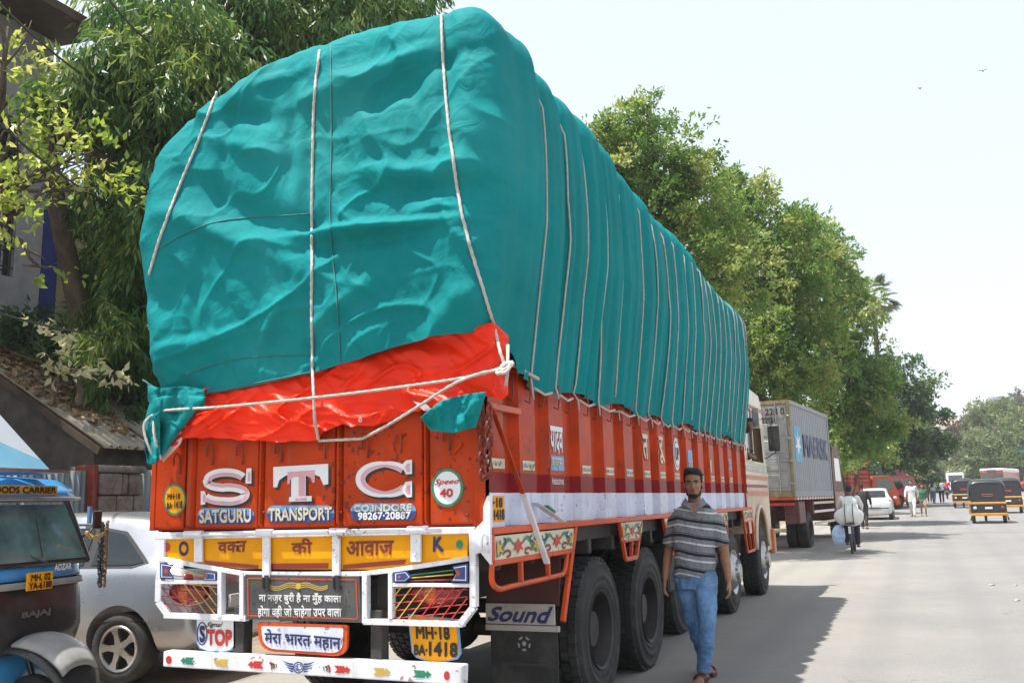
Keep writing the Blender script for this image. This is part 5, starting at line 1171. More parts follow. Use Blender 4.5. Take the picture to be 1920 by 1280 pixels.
# collar, placket, cuffs
fabric('collar_grey', (.20, .21, .225), bump=.2)
def mm(px, py, dy): return mp_(px, py, dy)
g = MB()
for pts in ([(1286, 933, -.04), (1280, 940, -.075), (1277, 946, -.09), (1287, 950, -.118), (1300, 957, -.135), (1291, 942, -.10)], [(1317, 932, -.04), (1322, 939, -.075), (1324, 945, -.09), (1315, 950, -.118), (1304, 958, -.135), (1311, 942, -.10)]):
    g = MB(); tri_poly(g, [mm(*p) for p in pts]); g.build('collar', 'collar_grey', man, solid=.008)
g = MB(); tri_poly(g, [mm(*p) for p in [(1291, 942, -.105), (1311, 942, -.105), (1303, 966, -.128)]]); g.build('neck_opening', 'skin', man, solid=.004)
# --- driver leaning out of the cab window
J = skel(1.66, (1, .1), 0, .3); o0 = Vector((CX-.34, 14.72, 1.02))
J['head'] = Vector((.34, -.02, 1.52)); J['neck'] = Vector((.22, 0, 1.38)); J['chest'] = Vector((.08, 0, 1.18)); J['pel'] = Vector((-.1, 0, .9))
J['HF'] = Vector((.5, -1, 0)).normalized()
J['shr'] = Vector((.14, .17, 1.32)); J['shl'] = Vector((.14, -.17, 1.32)); J['elbr'] = Vector((.36, .2, 1.06)); J['wrr'] = Vector((.40, .02, 1.04)); J['handr'] = Vector((.40, -.06, 1.03)); J['elbl'] = Vector((.34, -.22, 1.08)); J['wrl'] = Vector((.38, -.06, 1.05)); J['handl'] = Vector((.38, .02, 1.04))
for n, s_ in (('r', .1), ('l', -.1)): J['hip'+n] = Vector((-.1, s_, .85)); J['knee'+n] = Vector((-.1, s_+.4, .85)); J['ank'+n] = Vector((-.1, s_+.45, .45)); J['toe'+n] = Vector((-.1, s_+.6, .38))
make_person('driver with black hair leaning out of the side window of the orange truck cab', J, 'shirt_black', 'trouser_dark', 'skin_dark', vox=.014, loc=o0)
# ================================================================== left: fence, pillar, shed, building
mat('iron_sheet', (.17, .19, .20), .55, .3, var=.2, dirt=(.16, .10, .06), damt=.6, stretch=(1, 1, .3)); mat('stone', (.16, .12, .105), .9, var=.35, scale=6, bump=.9, bscale=18, dirt=(.32, .29, .27), damt=.7)
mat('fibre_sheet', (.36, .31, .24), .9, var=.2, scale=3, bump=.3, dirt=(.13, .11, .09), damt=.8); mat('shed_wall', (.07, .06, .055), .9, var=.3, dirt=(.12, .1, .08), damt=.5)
mat('wall_grey', (.36, .35, .38), .9, var=.1, bump=.2, dirt=(.22, .21, .22), damt=.6, dscale=1.2); mat('wall_cream', (.50, .43, .27), .9, var=.1, dirt=(.3, .27, .2), damt=.6); mat('wall_blue', (.03, .05, .22), .7, var=.15)
mat('wood_dark', (.07, .045, .03), .8, var=.3); mat('dry_leaf', (.30, .20, .11), .8, var=.4, scale=30); mat('wire', (.03, .03, .03), .6)
def corrugated(name, A, B, C_, amp, pitch, m, parent=None, th=.004):
    """sheet from A (along waves: A->C_, across: A->B)"""
    A, B, C_ = Vector(A), Vector(B), Vector(C_); u = B-A; n = max(4, int(u.length/pitch*6)); nr = u.cross(C_-A).normalized(); g = MB(); rows = []
    for k in (0, .5, 1): rows.append([A+u*(i/n)+(C_-A)*k+nr*amp*math.cos(2*PI*i/6) for i in range(n+1)])
    g.grid(rows); return g.build(name, m, parent, smooth=True, solid=th)
fx = -9.3
f = thing('fence', 'grey corrugated iron sheet fence behind the silver car either side of the stone pillar', 'fence', (fx, 8.5, 0), world=True)
for y0, y1, zt_ in ((6.9, 7.6, 1.98), (7.62, 8.30, 2.0), (8.28, 8.56, 1.99), (9.40, 10.1, 2.03), (10.12, 10.9, 2.04), (10.92, 11.7, 2.02)):
    corrugated('iron_sheet', (fx+random.uniform(-.01, .01), y0, .02), (fx, y1, .02), (fx, y0, zt_+random.uniform(-.02, .02)), .014, .085, 'iron_sheet', f)
for z in (.5, 1.5): g = MB(); g.box((fx-.09, 6.9, z), (fx-.03, 8.56, z+.06)); g.build('fence_rail', 'wood_dark', f)
pl_ = thing('gate_pillar', 'squat rough stone gate pillar with rusty red post standing between grey fence sheets', 'pillar', (fx+.1, 8.95, 0), world=True)
z = 0
rw = random.Random(4)
for r_ in range(7):
    h = .28; off = 0 if r_ % 2 else .18
    ys = [8.64]+[v for v in (8.64+.27+off*.5, 8.64+.55-off*.4) if v < 9.3]+[9.36]
    for a, b in zip(ys[:-1], ys[1:]):
        g = MB(); j = rw.uniform(-.02, .02); g.box((fx-.35, a+.008, z+.008), (fx+.14+j, b-.008, z+h-.006)); g.build('stone_block', 'stone', pl_, bevel=.025, seg=2)
    z += h
g = MB(); g.box((fx-.37, 8.62, z), (fx+.17, 9.38, z+.09)); g.build('pillar_cap', 'stone', pl_, bevel=.03, seg=2)
g = MB(); g.box((fx-.2, 8.56, 0), (fx+.12, 8.635, 2.05)); g.build('rusty_post', 'rust_red', pl_, bevel=.008)
g = MB(); g.box((fx+.165, 9.08, 1.02), (fx+.18, 9.33, 1.12)); g.build('notice_plate', 'wall_grey', pl_)
sh = thing('shed', 'dark low shed with leaf covered corrugated roof behind the grey fence', 'shed', (-11, 9.5, 0), world=True)
ex, ez, rx_, rz_ = -9.75, 2.33, -13.4, 4.35; ys0 = at(190, 840, x=ex).y
sh_lines = []
yy = ys0; k = 0
while yy < 13.4:
    y1 = yy+1.0; corrugated('roof_sheet', (ex-.02*(k % 2), yy, ez+.012*(k % 2)), (ex-.02*(k % 2), y1+.04, ez+.012*(k % 2)), (rx_, yy, rz_+.012*(k % 2)), .028, .15, 'fibre_sheet', sh, .008); yy = y1; k += 1
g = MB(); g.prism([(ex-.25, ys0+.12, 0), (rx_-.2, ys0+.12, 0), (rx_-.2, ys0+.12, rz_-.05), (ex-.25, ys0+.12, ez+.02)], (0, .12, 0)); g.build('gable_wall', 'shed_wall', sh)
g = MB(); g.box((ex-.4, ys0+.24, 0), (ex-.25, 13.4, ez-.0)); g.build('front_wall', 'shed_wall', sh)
g = MB(); g.beam((ex-.05, ys0+.03, ez-.06), (rx_, ys0+.03, rz_-.06), .06, .1); g.build('barge_board', 'wood_dark', sh)
# dry leaves over the roof
n = 5200; u = RNG.random(n)**.8; v = RNG.random(n); keep = (vnoise(u*5+2, v*6, .5)+u*1.5 > .52); u = u[keep]; v = v[keep]; n = len(u)
c = np.stack([ex+(rx_-ex)*u, ys0+.05+(13.2-ys0)*v, ez+(rz_-ez)*u+.04+.03*RNG.random(n)], 1)
d1 = RNG.normal(size=(n, 3)); d1[:, 2] *= .35; d1 /= np.linalg.norm(d1, axis=1)[:, None]; d2 = np.cross(d1, RNG.normal(size=(n, 3))); d2 /= np.linalg.norm(d2, axis=1)[:, None]
s1_ = (.04+.05*RNG.random(n))[:, None]
V = np.stack([c-d1*s1_, c+d2*s1_*.45, c+d1*s1_, c-d2*s1_*.45], 1).reshape(-1, 3); o = npmesh('leaf_litter', V, np.arange(4*n).reshape(-1, 4), ['dry_leaf'], None)
tag(o, 'dry brown leaves heaped on the corrugated shed roof', 'leaves', kind='stuff')
b = thing('apartment_building', 'grey walled building with grilled window and blue stripe at the left edge behind trees', 'building', (-14, 9, 0), world=True)
bx = -13.5
g = MB(); g.box((bx-5, 3.0, 0), (bx-.25, 11.25, 11.5)); g.build('wall', 'wall_grey', b)
for y0, y1, z0, z1 in ((3.0, 9.6, 0, 12), (10.72, 11.22, 0, 10.2), (9.6, 10.72, 0, 5.35), (9.6, 10.72, 8.1, 10.2)): g = MB(); g.box((bx-.25, y0, z0), (bx, y1, z1)); g.build('wall', 'wall_grey', b)
g = MB(); g.box((bx-.3, 11.24, 0), (bx+.01, 11.55, 6.95)); g.build('blue_stripe', 'wall_blue', b)
g = MB(); g.box((bx-.3, 11.55, 0), (bx-.02, 11.95, 7.3)); g.build('cream_pilaster', 'wall_cream', b)
g = MB(); g.box((bx-.2, 9.6, 5.35), (bx-.15, 10.72, 8.1)); g.build('window_glass', 'glass_dark', b)
for i in range(6): g = MB(); y = 9.68+i*.19; g.box((bx-.03, y, 5.35), (bx-.01, y+.02, 8.1)); g.build('grille_bar', 'wood_dark', b)
for i in range(8): g = MB(); z = 5.5+i*.34; g.box((bx-.05, 9.6, z), (bx-.03, 10.72, z+.02)); g.build('grille_bar', 'wood_dark', b)
g = MB(); g.prism([(bx-5, 3, 10.2), (bx+1.1, 3, 9.7), (bx+1.1, 3, 9.85), (bx-5, 3, 10.5)], (0, 8.4, 0)); g.build('eaves', 'wood_dark', b)
b = thing('house', 'cream house half hidden by the weeping tree foliage left of the tarpaulin', 'house', (-17, 17, 0), world=True)
g = MB(); g.box((-22, 13.5, 0), (-15.5, 24, 7.6)); g.build('wall', 'wall_cream', b)
g = MB(); g.box((-22.3, 13.2, 7.6), (-15.1, 24.3, 7.9)); g.build('roof_slab', 'wall_grey', b)
for y in (14.6, 16.8, 19, 21.2):
    for z in (1.4, 4.6): g = MB(); g.box((-15.5, y, z), (-15.44, y+1.1, z+1.3)); w_ = g.build('window', 'wall_grey', b); g = MB(); g.box((-15.45, y+.08, z+.08), (-15.42, y+1.02, z+1.22)); g.build('pane', 'glass_dark', w_)
def block_tower(name, label, loc, w, d, h, floors, cols, wallm='wall_grey', win='glass_dark', rz=0., openw=False):
    t = thing(name, label, 'building', loc, rz); g = MB(); g.box((-w/2, -d/2, -3), (w/2, d/2, h)); g.build('wall', wallm, t)
    for f_ in range(floors):
        for c_ in range(cols):
            cw = w/cols; x = -w/2+cw*(c_+.22); z = h*(f_+.3)/floors; g = MB(); g.box((x, -d/2-.06, z), (x+cw*.55, -d/2-.02, z+h/floors*.45)); g.build('window', win, t)
    g = MB(); g.box((-w/2-.3, -d/2-.3, h), (w/2+.3, d/2+.3, h+.8)); g.build('roof', wallm, t)
    return t
p = at_d(297, 40, 70); block_tower('tower_block', 'distant grey tower block top showing between tree crowns at the upper left', (p.x, p.y, 0), 3.2, 4, p.z+1.0, 14, 3)
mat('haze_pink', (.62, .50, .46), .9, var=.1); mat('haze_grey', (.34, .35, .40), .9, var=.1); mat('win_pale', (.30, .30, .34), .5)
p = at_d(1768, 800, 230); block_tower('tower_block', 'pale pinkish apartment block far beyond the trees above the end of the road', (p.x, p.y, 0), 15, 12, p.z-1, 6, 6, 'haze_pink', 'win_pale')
for i, (px, py, w) in enumerate(((1750, 776, 2.2), (1768, 780, 1.6), (1785, 783, 2.2), (1742, 790, 2.6))):
    q = at_d(px, py, 230); g = MB(); g.box((q.x-w/2, q.y-1, q.z-5), (q.x+w/2, q.y+1, q.z)); o = g.build('rooftop_tank', 'haze_pink'); tag(o, ['slim pale rooftop water tank, second from left on the pinkish apartment block', 'narrowest pale rooftop tank in the middle of the pinkish apartment block', 'pale rooftop tank at the right end of the pinkish apartment block', 'leftmost widest rooftop tank on the pinkish apartment block'][i], 'roof tank', 'rooftop tanks of the pinkish block')
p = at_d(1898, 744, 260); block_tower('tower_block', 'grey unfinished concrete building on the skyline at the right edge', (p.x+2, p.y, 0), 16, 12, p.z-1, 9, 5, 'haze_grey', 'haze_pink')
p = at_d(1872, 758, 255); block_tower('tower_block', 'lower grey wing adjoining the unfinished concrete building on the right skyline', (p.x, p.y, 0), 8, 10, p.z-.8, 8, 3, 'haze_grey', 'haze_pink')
# wires
for i, (a, b_, sag) in enumerate((((at_d(175, -40, 9)), at_d(340, 90, 20), .3), (at_d(-20, -10, 8), at_d(270, 180, 22), .3), (at_d(-30, 205, 9), at_d(275, 405, 16), .2), (at_d(-30, 578, 9), at_d(290, 625, 15), .12))):
    g = MB(); g.tube([a.lerp(b_, t)-Vector((0, 0, sag*4*t*(1-t))) for t in [k/14 for k in range(15)]], .014 if i < 4 else .02, 5); o = g.build('overhead_wire', 'wire')
    tag(o, ['overhead wire slanting across the top left corner sky', 'overhead wire running from the far top left corner into the tree', 'overhead wire crossing in front of the left tree trunk', 'lowest overhead wire, nearly level above the shed roof'][i], 'wire')
for i, (px, py, s_) in enumerate(((1843, 133, .30), (1725, 166, .16))):
    c = at_d(px, py, 60); g = MB()
    for sg_ in (-1, 1): g.add([c, c+Vector((sg_*s_*.5, .1, .12)), c+Vector((sg_*s_, 0, .06)), c+Vector((sg_*s_*.45, -.06, .05))], [(0, 1, 2, 3)])
    g.ell(c-Vector((0, 0, .02)), (.04, .15, .04), 8, 6); o = g.build('bird', 'wire'); tag(o, ['bird with spread wings in the upper right sky, the larger one', 'tiny distant bird left of and below the larger one'][i], 'bird')
# ================================================================== silver hatchback
def panelset():
    mat('car_silver', (.46, .47, .49), .3, .6, var=.03, coat=.8); mat('car_white', (.62, .63, .64), .3, 0, var=.03, coat=.6); mat('car_glass', (.02, .028, .03), .08, coat=.15, var=.1, spec=.4); mat('bumper_dark', (.035, .035, .037), .6)
    mat('alloy', (.55, .54, .52), .3, .85, var=.1); mat('headlight', (.55, .55, .52), .1, coat=1)
panelset()
def car_body(st):
    """st: list of (y, zlow, zbelt, ztop, w_low, w_belt, w_top)"""
    g = MB(); rows = []
    for y, zl, zbt, zt_, wl, wb, wt in st:
        half = [(0, zl), (wl*.8, zl), (wl, zl+.08), (wb*1.0, zl+(zbt-zl)*.55), (wb*.985, zbt), (wb*.95+(wt-wb)*.12, zbt+(zt_-zbt)*.12), (wt*1.02, zt_-(zt_-zbt)*.12), (wt*.93, zt_-(zt_-zbt)*.02), (wt*.6, zt_+.012), (0, zt_+.02)]
        rows.append([(x, y, z) for x, z in half]+[(-x, y, z) for x, z in half[::-1][1:-1]])
    n = len(rows[0]); vs = [p for r in rows for p in r]; m = len(rows)
    g.add(vs, [(i*n+j, i*n+(j+1) % n, (i+1)*n+(j+1) % n, (i+1)*n+j) for i in range(m-1) for j in range(n)]+[tuple(range(n))[::-1], tuple(range((m-1)*n, m*n))])
    return g
def cut_arches(o, wy, zc, r, half):
    cs = []
    for y in wy:
        g = MB(); g.cyl((-half-.3, y, zc), (-half+.28, y, zc), r, n=36); g.cyl((half-.28, y, zc), (half+.3, y, zc), r, n=36); c = g.build('cut', 'bumper_dark'); cs.append(c)
        m = o.modifiers.new('cut', 'BOOLEAN'); m.object = c; m.operation = 'DIFFERENCE'; m.solver = 'EXACT'
    dg = bpy.context.evaluated_depsgraph_get(); me = bpy.data.meshes.new_from_object(o.evaluated_get(dg)); o.modifiers.clear(); o.data = me
    for c in cs: bpy.data.objects.remove(c)
    me.polygons.foreach_set('use_smooth', [True]*len(me.polygons)); me.set_sharp_from_angle(angle=math.radians(32))
def car_wheel(parent, x, y, R, side, spokes=5, w=.19, rimm='alloy'):
    g = MB(); rr = R*.66; g.lathe([(rr, 0), (rr+.02, .012), (R-.025, .008), (R, -.02), (R, -w+.02), (R-.03, -w), (rr, -w)], (x, y, R), (side, 0, 0), 40); t = g.build('wheel', 'rubber', parent, smooth=True)
    g = MB(); g.lathe([(rr+.004, 0), (rr-.012, .008), (rr-.02, -.02), (rr-.03, -.09), (0, -.10)], (x, y, R), (side, 0, 0), 36); g.build('rim_barrel', 'rim_dark', t, smooth=True)
    g = MB(); g.lathe([(rr+.004, .002), (rr-.004, .012), (rr-.022, .006), (rr-.024, -.01)], (x, y, R), (side, 0, 0), 36)
    for k in range(spokes):
        a = 2*PI*k/spokes+.3; ca, sa = math.sin(a), math.cos(a)
        def q(r_, off, h): return (x+side*h, y+ca*r_+sa*off, R+sa*r_-ca*off)
        g.add([q(.03, .032, .0), q(.03, -.032, .0), q(rr*.6, -.022, -.002), q(rr-.01, -.045, .006), q(rr-.01, .045, .006), q(rr*.6, .022, -.002)]+[q(.03, .032, -.03), q(.03, -.032, -.03), q(rr*.6, -.022, -.03), q(rr-.01, -.045, -.03), q(rr-.01, .045, -.03), q(rr*.6, .022, -.03)],
              [(0, 1, 2, 5), (5, 2, 3, 4), (0, 6, 7, 1), (1, 7, 8, 2), (2, 8, 9, 3), (3, 9, 10, 4), (4, 10, 11, 5), (5, 11, 6, 0)])
    g.cyl((x-side*.02, y, R), (x+side*.006, y, R), .034, n=16); g.build('rim', rimm, t, auto=35)
    return t
def hatchback(name, label, paint, lower=None, L=4.0, W=.84, H=1.46):
    t = thing(name, label, 'car')
    st = [(-2.0, .36, .62, .64, .66, .70, .55), (-1.97, .28, .80, .86, .74, .77, .66), (-1.90, .24, .92, 1.00, .78, .81, .62), (-1.78, .23, .95, 1.16, .80, .83, .60), (-1.60, .22, .955, 1.34, .81, .84, .58), (-1.40, .22, .95, 1.42, .82, .84, .585), (-1.0, .21, .94, 1.455, .82, .84, .60), (-.4, .2, .93, 1.47, .82, .84, .61), (.1, .2, .92, 1.46, .82, .84, .60), (.45, .2, .91, 1.38, .82, .84, .57),
          (.8, .2, .90, 1.18, .82, .84, .60), (1.12, .2, .885, .97, .82, .83, .68), (1.4, .2, .85, .92, .81, .82, .66), (1.75, .22, .78, .84, .78, .79, .62), (1.93, .25, .66, .72, .70, .72, .55), (2.0, .34, .55, .58, .6, .62, .5)]
    body = car_body(st).build('body', paint, t, smooth=True); 
    md = body.modifiers.new('ss', 'SUBSURF'); md.levels = 2; md.render_levels = 2
    dg = bpy.context.evaluated_depsgraph_get(); me = bpy.data.meshes.new_from_object(body.evaluated_get(dg)); body.modifiers.clear(); body.data = me
    R = .30; cut_arches(body, (-1.28, 1.22), R+.01, R+.06, W)
    bv = BVHTree.FromPolygons([v.co.copy() for v in body.data.vertices], [tuple(p.vertices) for p in body.data.polygons])
    def sidepatch(poly, nm, m, lift, sides=(1, -1)):
        for s_ in sides:
            g = MB(); P = []
            for a, c in zip(poly, poly[1:]+poly[:1]):
                for k in range(5):
                    y = a[0]+(c[0]-a[0])*k/5; z = a[1]+(c[1]-a[1])*k/5; h = bv.ray_cast(Vector((s_*1.5, y, z)), Vector((-s_, 0, 0))); x = h[0].x if h[0] is not None else s_*W*.8; P.append(Vector((x+s_*lift, y, z)))
            tri_poly(g, P); g.build(nm, m, t)
    sidepatch([(-1.52, 1.03), (-1.18, 1.30), (-.86, 1.35), (-.86, .985), (-1.36, .985)], 'window_seal', 'bumper_dark', .005); sidepatch([(-.86, .985), (-.86, 1.37), (-.1, 1.39), (-.1, .975)], 'window_seal', 'bumper_dark', .005); sidepatch([(-.06, .975), (-.06, 1.385), (.38, 1.32), (.92, 1.0), (.92, .97)], 'window_seal', 'bumper_dark', .005)
    sidepatch([(-1.47, 1.035), (-1.17, 1.275), (-.92, 1.315), (-.92, 1.01), (-1.34, 1.01)], 'quarter_window', 'car_glass', .012); sidepatch([(-.83, 1.01), (-.83, 1.33), (-.13, 1.355), (-.13, 1.0)], 'side_window', 'car_glass', .012); sidepatch([(-.03, 1.0), (-.03, 1.35), (.36, 1.29), (.84, 1.01)], 'side_window', 'car_glass', .012)
    sidepatch([(-1.0, .30), (-1.0, .32), (.9, .32), (.9, .30)], 'sill_line', 'bumper_dark', .006)
    def crosspatch(zy, nm, m, lift, wfrac, sgn):
        g = MB(); rows = []
        for z in np.linspace(zy[0], zy[1], 8):
            row = []
            for x in np.linspace(-wfrac, wfrac, 12):
                h = bv.ray_cast(Vector((x*(1-(z-.9)*.16), sgn*3, z)), Vector((0, -sgn, 0)))
                if h[0] is not None: row.append(h[0]+Vector((0, sgn*lift, 0)))
            if len(row) == 12: rows.append(row)
        g.grid(rows); g.build(nm, m, t, smooth=True)
    crosspatch((1.04, 1.36), 'rear_window', 'car_glass', .012, .58, -1); crosspatch((1.0, 1.40), 'windscreen', 'car_glass', .012, .60, 1)
    crosspatch((.26, .56), 'rear_bumper', lower or paint, .02, .78, -1)
    for s_ in (-1, 1):
        g = MB(); g.ell((s_*.70, -1.88, .80), (.10, .07, .15), 14, 10); g.build('tail_light', 'lamp_red', t, smooth=True)
        g = MB(); g.ell((s_*.62, 1.86, .68), (.14, .07, .08), 14, 10); g.build('headlight', 'headlight', t, smooth=True)
        for y in (-1.28, 1.22): car_wheel(t, s_*W*.97, y, R, s_)
        g = MB(); g.ell((s_*.93, .72, 1.0), (.09, .05, .07), 12, 8); g.build('door_mirror', paint, t, smooth=True)
        g = MB(); g.tube([(s_*.835, -.72, .87), (s_*.862, -.66, .87), (s_*.862, -.56, .87), (s_*.835, -.5, .87)], .009, 6); g.build('door_handle', paint, t)
    g = MB(); g.box((-.26, -2.03, .60), (.26, -2.005, .71)); g.build('number_plate', 'letter_white', t)
    return t
sc_ = hatchback('parked_car', 'silver hatchback with five spoke alloy wheels parked behind the three-wheeler', 'car_silver')
sc_.location = (-6.63-1.28, 6.34+.82, 0); sc_.rotation_euler = (0, 0, PI/2+.10)
# ================================================================== blue cargo three-wheeler in the foreground
mat('auto_blue', (.05, .28, .60), .32, var=.1, coat=.5, dirt=(.08, .12, .18), damt=.4); mat('auto_black', (.018, .018, .02), .4, var=.2, coat=.3, dirt=(.09, .085, .08), damt=.5); mat('canopy_white', (.66, .70, .74), .45, var=.05, dirt=(.5, .5, .48), damt=.3); mat('canopy_blue', (.17, .42, .58), .45, var=.06); mat('guard_grey', (.30, .30, .29), .5, var=.15, dirt=(.18, .17, .15), damt=.6)
mat('glass_green', (.14, .20, .20), .1, var=.35, scale=3, coat=1, spec=.8); mat('beads', (.25, .13, .06), .6)
RA = thing('cargo_three_wheeler', 'blue and black cargo three-wheeler with yellow number plate in the left foreground', 'auto rickshaw')
def ra(g, n, m, p=RA, **k): return g.build(n, m, p, **k)
# local: front faces -Y, x right as seen by the camera
g = MB(); rows = []
for z, w, y in ((.62, .50, -.06), (.75, .56, -.06), (.90, .60, -.02), (1.04, .64, .03), (1.10, .645, .05)):
    rows.append([(w*math.copysign(abs(math.sin(a))**.6, math.sin(a)), y-.14*abs(math.cos(a))**.8+.10, z) for a in [-PI/2+PI*k/20 for k in range(21)]])
g.grid(rows); ra(g, 'front_panel', 'auto_black', smooth=True, solid=.01)
g = MB(); rows = []
for z, w, y in ((1.095, .655, .045), (1.13, .66, .06), (1.21, .66, .075)):
    rows.append([(w*math.copysign(abs(math.sin(a))**.6, math.sin(a)), y-.15*abs(math.cos(a))**.8+.10, z) for a in [-PI/2+PI*k/20 for k in range(21)]])
g.grid(rows); ra(g, 'cowl', 'auto_blue', smooth=True, solid=.01)
g = MB(); rows = []
for z, w, y in ((1.04, .652, .02), (1.085, .655, .03)):
    rows.append([(w*math.copysign(abs(math.sin(a))**.6, math.sin(a)), y-.15*abs(math.cos(a))**.8+.095, z) for a in [-PI/2+PI*k/20 for k in range(21)]])
g.grid(rows); ra(g, 'grey_band', 'guard_grey', smooth=True, solid=.01)
g = MB(); g.prism([(-.60, -.0, 1.22), (.60, -.0, 1.22), (.53, .16, 1.62), (-.53, .16, 1.62)], (0, .01, 0)); ra(g, 'windscreen', 'glass_green')
fr = [(-.64, .02, 1.20), (.64, .02, 1.20), (.56, .18, 1.66), (-.56, .18, 1.66)]
for a, b_ in ((0, 1), (1, 2), (2, 3), (3, 0)): g = MB(); g.tube([fr[a], fr[b_]], .022, 8); ra(g, 'windscreen_frame', 'auto_black')
g = MB(); g.cyl((.12, -.03, 1.24), (.10, .03, 1.52), .006, n=6); g.cyl((.16, -.04, 1.20), (.02, .04, 1.28), .006, n=6); ra(g, 'wiper', 'auto_black')
g = MB(); rows = []
for z, w, y0 in ((1.66, .54, .08), (1.73, .54, .12), (1.80, .49, .22), (1.83, .38, .5)): rows.append([(x*w, y0-.06*(1-x*x), z) for x in np.linspace(-1, 1, 13)])
g.grid(rows); ra(g, 'roof', 'auto_blue', smooth=True, solid=.012)
g = MB(); g.tube([(x*.56, .06-.06*(1-x*x), 1.66) for x in np.linspace(-1, 1, 13)], .016, 8); ra(g, 'roof_rim', 'steel', smooth=True)
g = MB(); g.box((-.38, .035, 1.69), (.30, .05, 1.755)); cp_ = ra(g, 'carrier_board', 'gold')
text('GOODS CARRIER', [(-.36, .03, 1.70), (.28, .03, 1.70), (.28, .03, 1.745), (-.36, .03, 1.745)], {}, 'letter_black', cp_, bold=.08)
g = MB(); g.box((-.10, -.115, 1.03), (.14, -.10, 1.15)); np_ = ra(g, 'number_plate', 'yellow_paint', bevel=.004)
text('MH. 02', [(-.07, -.116, 1.093), (.11, -.116, 1.093), (.11, -.116, 1.14), (-.07, -.116, 1.14)], {}, 'letter_black', np_, bold=.09); text('YA-6188', [(-.085, -.116, 1.038), (.125, -.116, 1.038), (.125, -.116, 1.085), (-.085, -.116, 1.085)], {}, 'letter_black', np_, bold=.09)
text('BAJAJ', [(-.14, -.105, .845), (.12, -.105, .845), (.12, -.105, .895), (-.14, -.105, .895)], {}, 'steel', RA, bold=.1, lift=.02, name='maker_letters')
text('ADZAR', [(.15, -.10, 1.15), (.33, -.09, 1.15), (.33, -.09, 1.195), (.15, -.10, 1.195)], {}, 'letter_white', RA, bold=.1, lift=.012, name='cowl_letters')
for x in (.50, -.50):
    g = MB(); g.lathe([(0, -.02), (.055, -.015), (.068, 0), (.075, .03), (.07, .08)], (x, .03, .93), (0, 1, 0), 20); hl = ra(g, 'headlight', 'headlight', smooth=True); g = MB(); g.lathe([(.070, -.012), (.082, -.006), (.084, .02), (.075, .06)], (x, .03, .93), (0, 1, 0), 20); ra(g, 'headlight_rim', 'auto_black', hl, smooth=True)
# front mudguard, wheel, fork
g = MB(); rows = []
for k in range(17):
    a = math.radians(-5+k*11.5); rr = .35; w = .30*(math.sin(min(PI, max(0, a)))**.5)*.55+.10
    rows.append([(x*w, -.10-rr*1.15*math.cos(a)-.02, .33+rr*math.sin(a)+.03-.06*abs(x)**2.5) for x in np.linspace(-1, 1, 11)])
g.grid(rows); ra(g, 'mudguard', 'auto_black', smooth=True, solid=.012)
g = MB(); rows = []
for k in range(9):
    a = math.radians(28+k*7.5); rr = .372; w = .16+.02*k*.5
    rows.append([(x*w, -.12-rr*1.15*math.cos(a)-.01, .33+rr*math.sin(a)+.035-.05*abs(x)**2.5) for x in np.linspace(-1, 1, 9)])
g.grid(rows); ra(g, 'mudguard_cap', 'guard_grey', smooth=True, solid=.02)
g = MB(); rows = []
for z, w, y in ((.30, .42, .05), (.45, .45, .02), (.62, .50, .0)): rows.append([(w*math.copysign(abs(math.sin(a))**.6, math.sin(a)), y-.14*abs(math.cos(a))**.8+.12, z) for a in [-PI/2+PI*k/20 for k in range(21)]])
g.grid(rows); ra(g, 'lower_panel', 'auto_blue', smooth=True, solid=.01)
g = MB(); g.lathe([(.11, -.05), (.16, -.05), (.22, -.045), (.235, -.02), (.235, .02), (.22, .045), (.16, .05), (.11, .05)], (0, -.13, .235), (1, 0, 0), 28); ra(g, 'front_wheel', 'rubber', smooth=True)
g = MB(); g.cyl((-.06, -.13, .235), (.06, -.13, .235), .11, n=20); ra(g, 'wheel_hub', 'steel')
g = MB(); g.cyl((.07, -.13, .235), (.05, .0, .62), .02); ra(g, 'fork', 'auto_black')
for x in (-.62, .62): g = MB(); g.lathe([(.11, -.06), (.2, -.055), (.235, -.02), (.235, .03), (.2, .06), (.11, .06)], (x, 1.75, .235), (1, 0, 0), 24); ra(g, 'rear_wheel', 'rubber', smooth=True)
for x in (-.655, .64): g = MB(); g.prism([(x, .15, .45), (x, .95, .45), (x, .95, 1.15), (x, .10, 1.15)], (.015, 0, 0)); ra(g, 'side_door', 'auto_blue')
g = MB(); g.box((-.62, .1, .38), (.62, 2.3, .50)); ra(g, 'floor', 'auto_black')
g = MB(); g.box((-.64, .95, .5), (.64, .99, 1.7)); ra(g, 'bulkhead', 'auto_blue')
g = MB(); g.box((-.68, 1.0, .5), (.68, 2.35, 1.75)); ra(g, 'cargo_box', 'auto_blue', bevel=.01)
g = MB(); g.box((-.5, .6, .5), (.5, .9, .85)); g.box((-.5, .84, .85), (.5, .92, 1.35)); ra(g, 'seat', 'auto_black', bevel=.03)
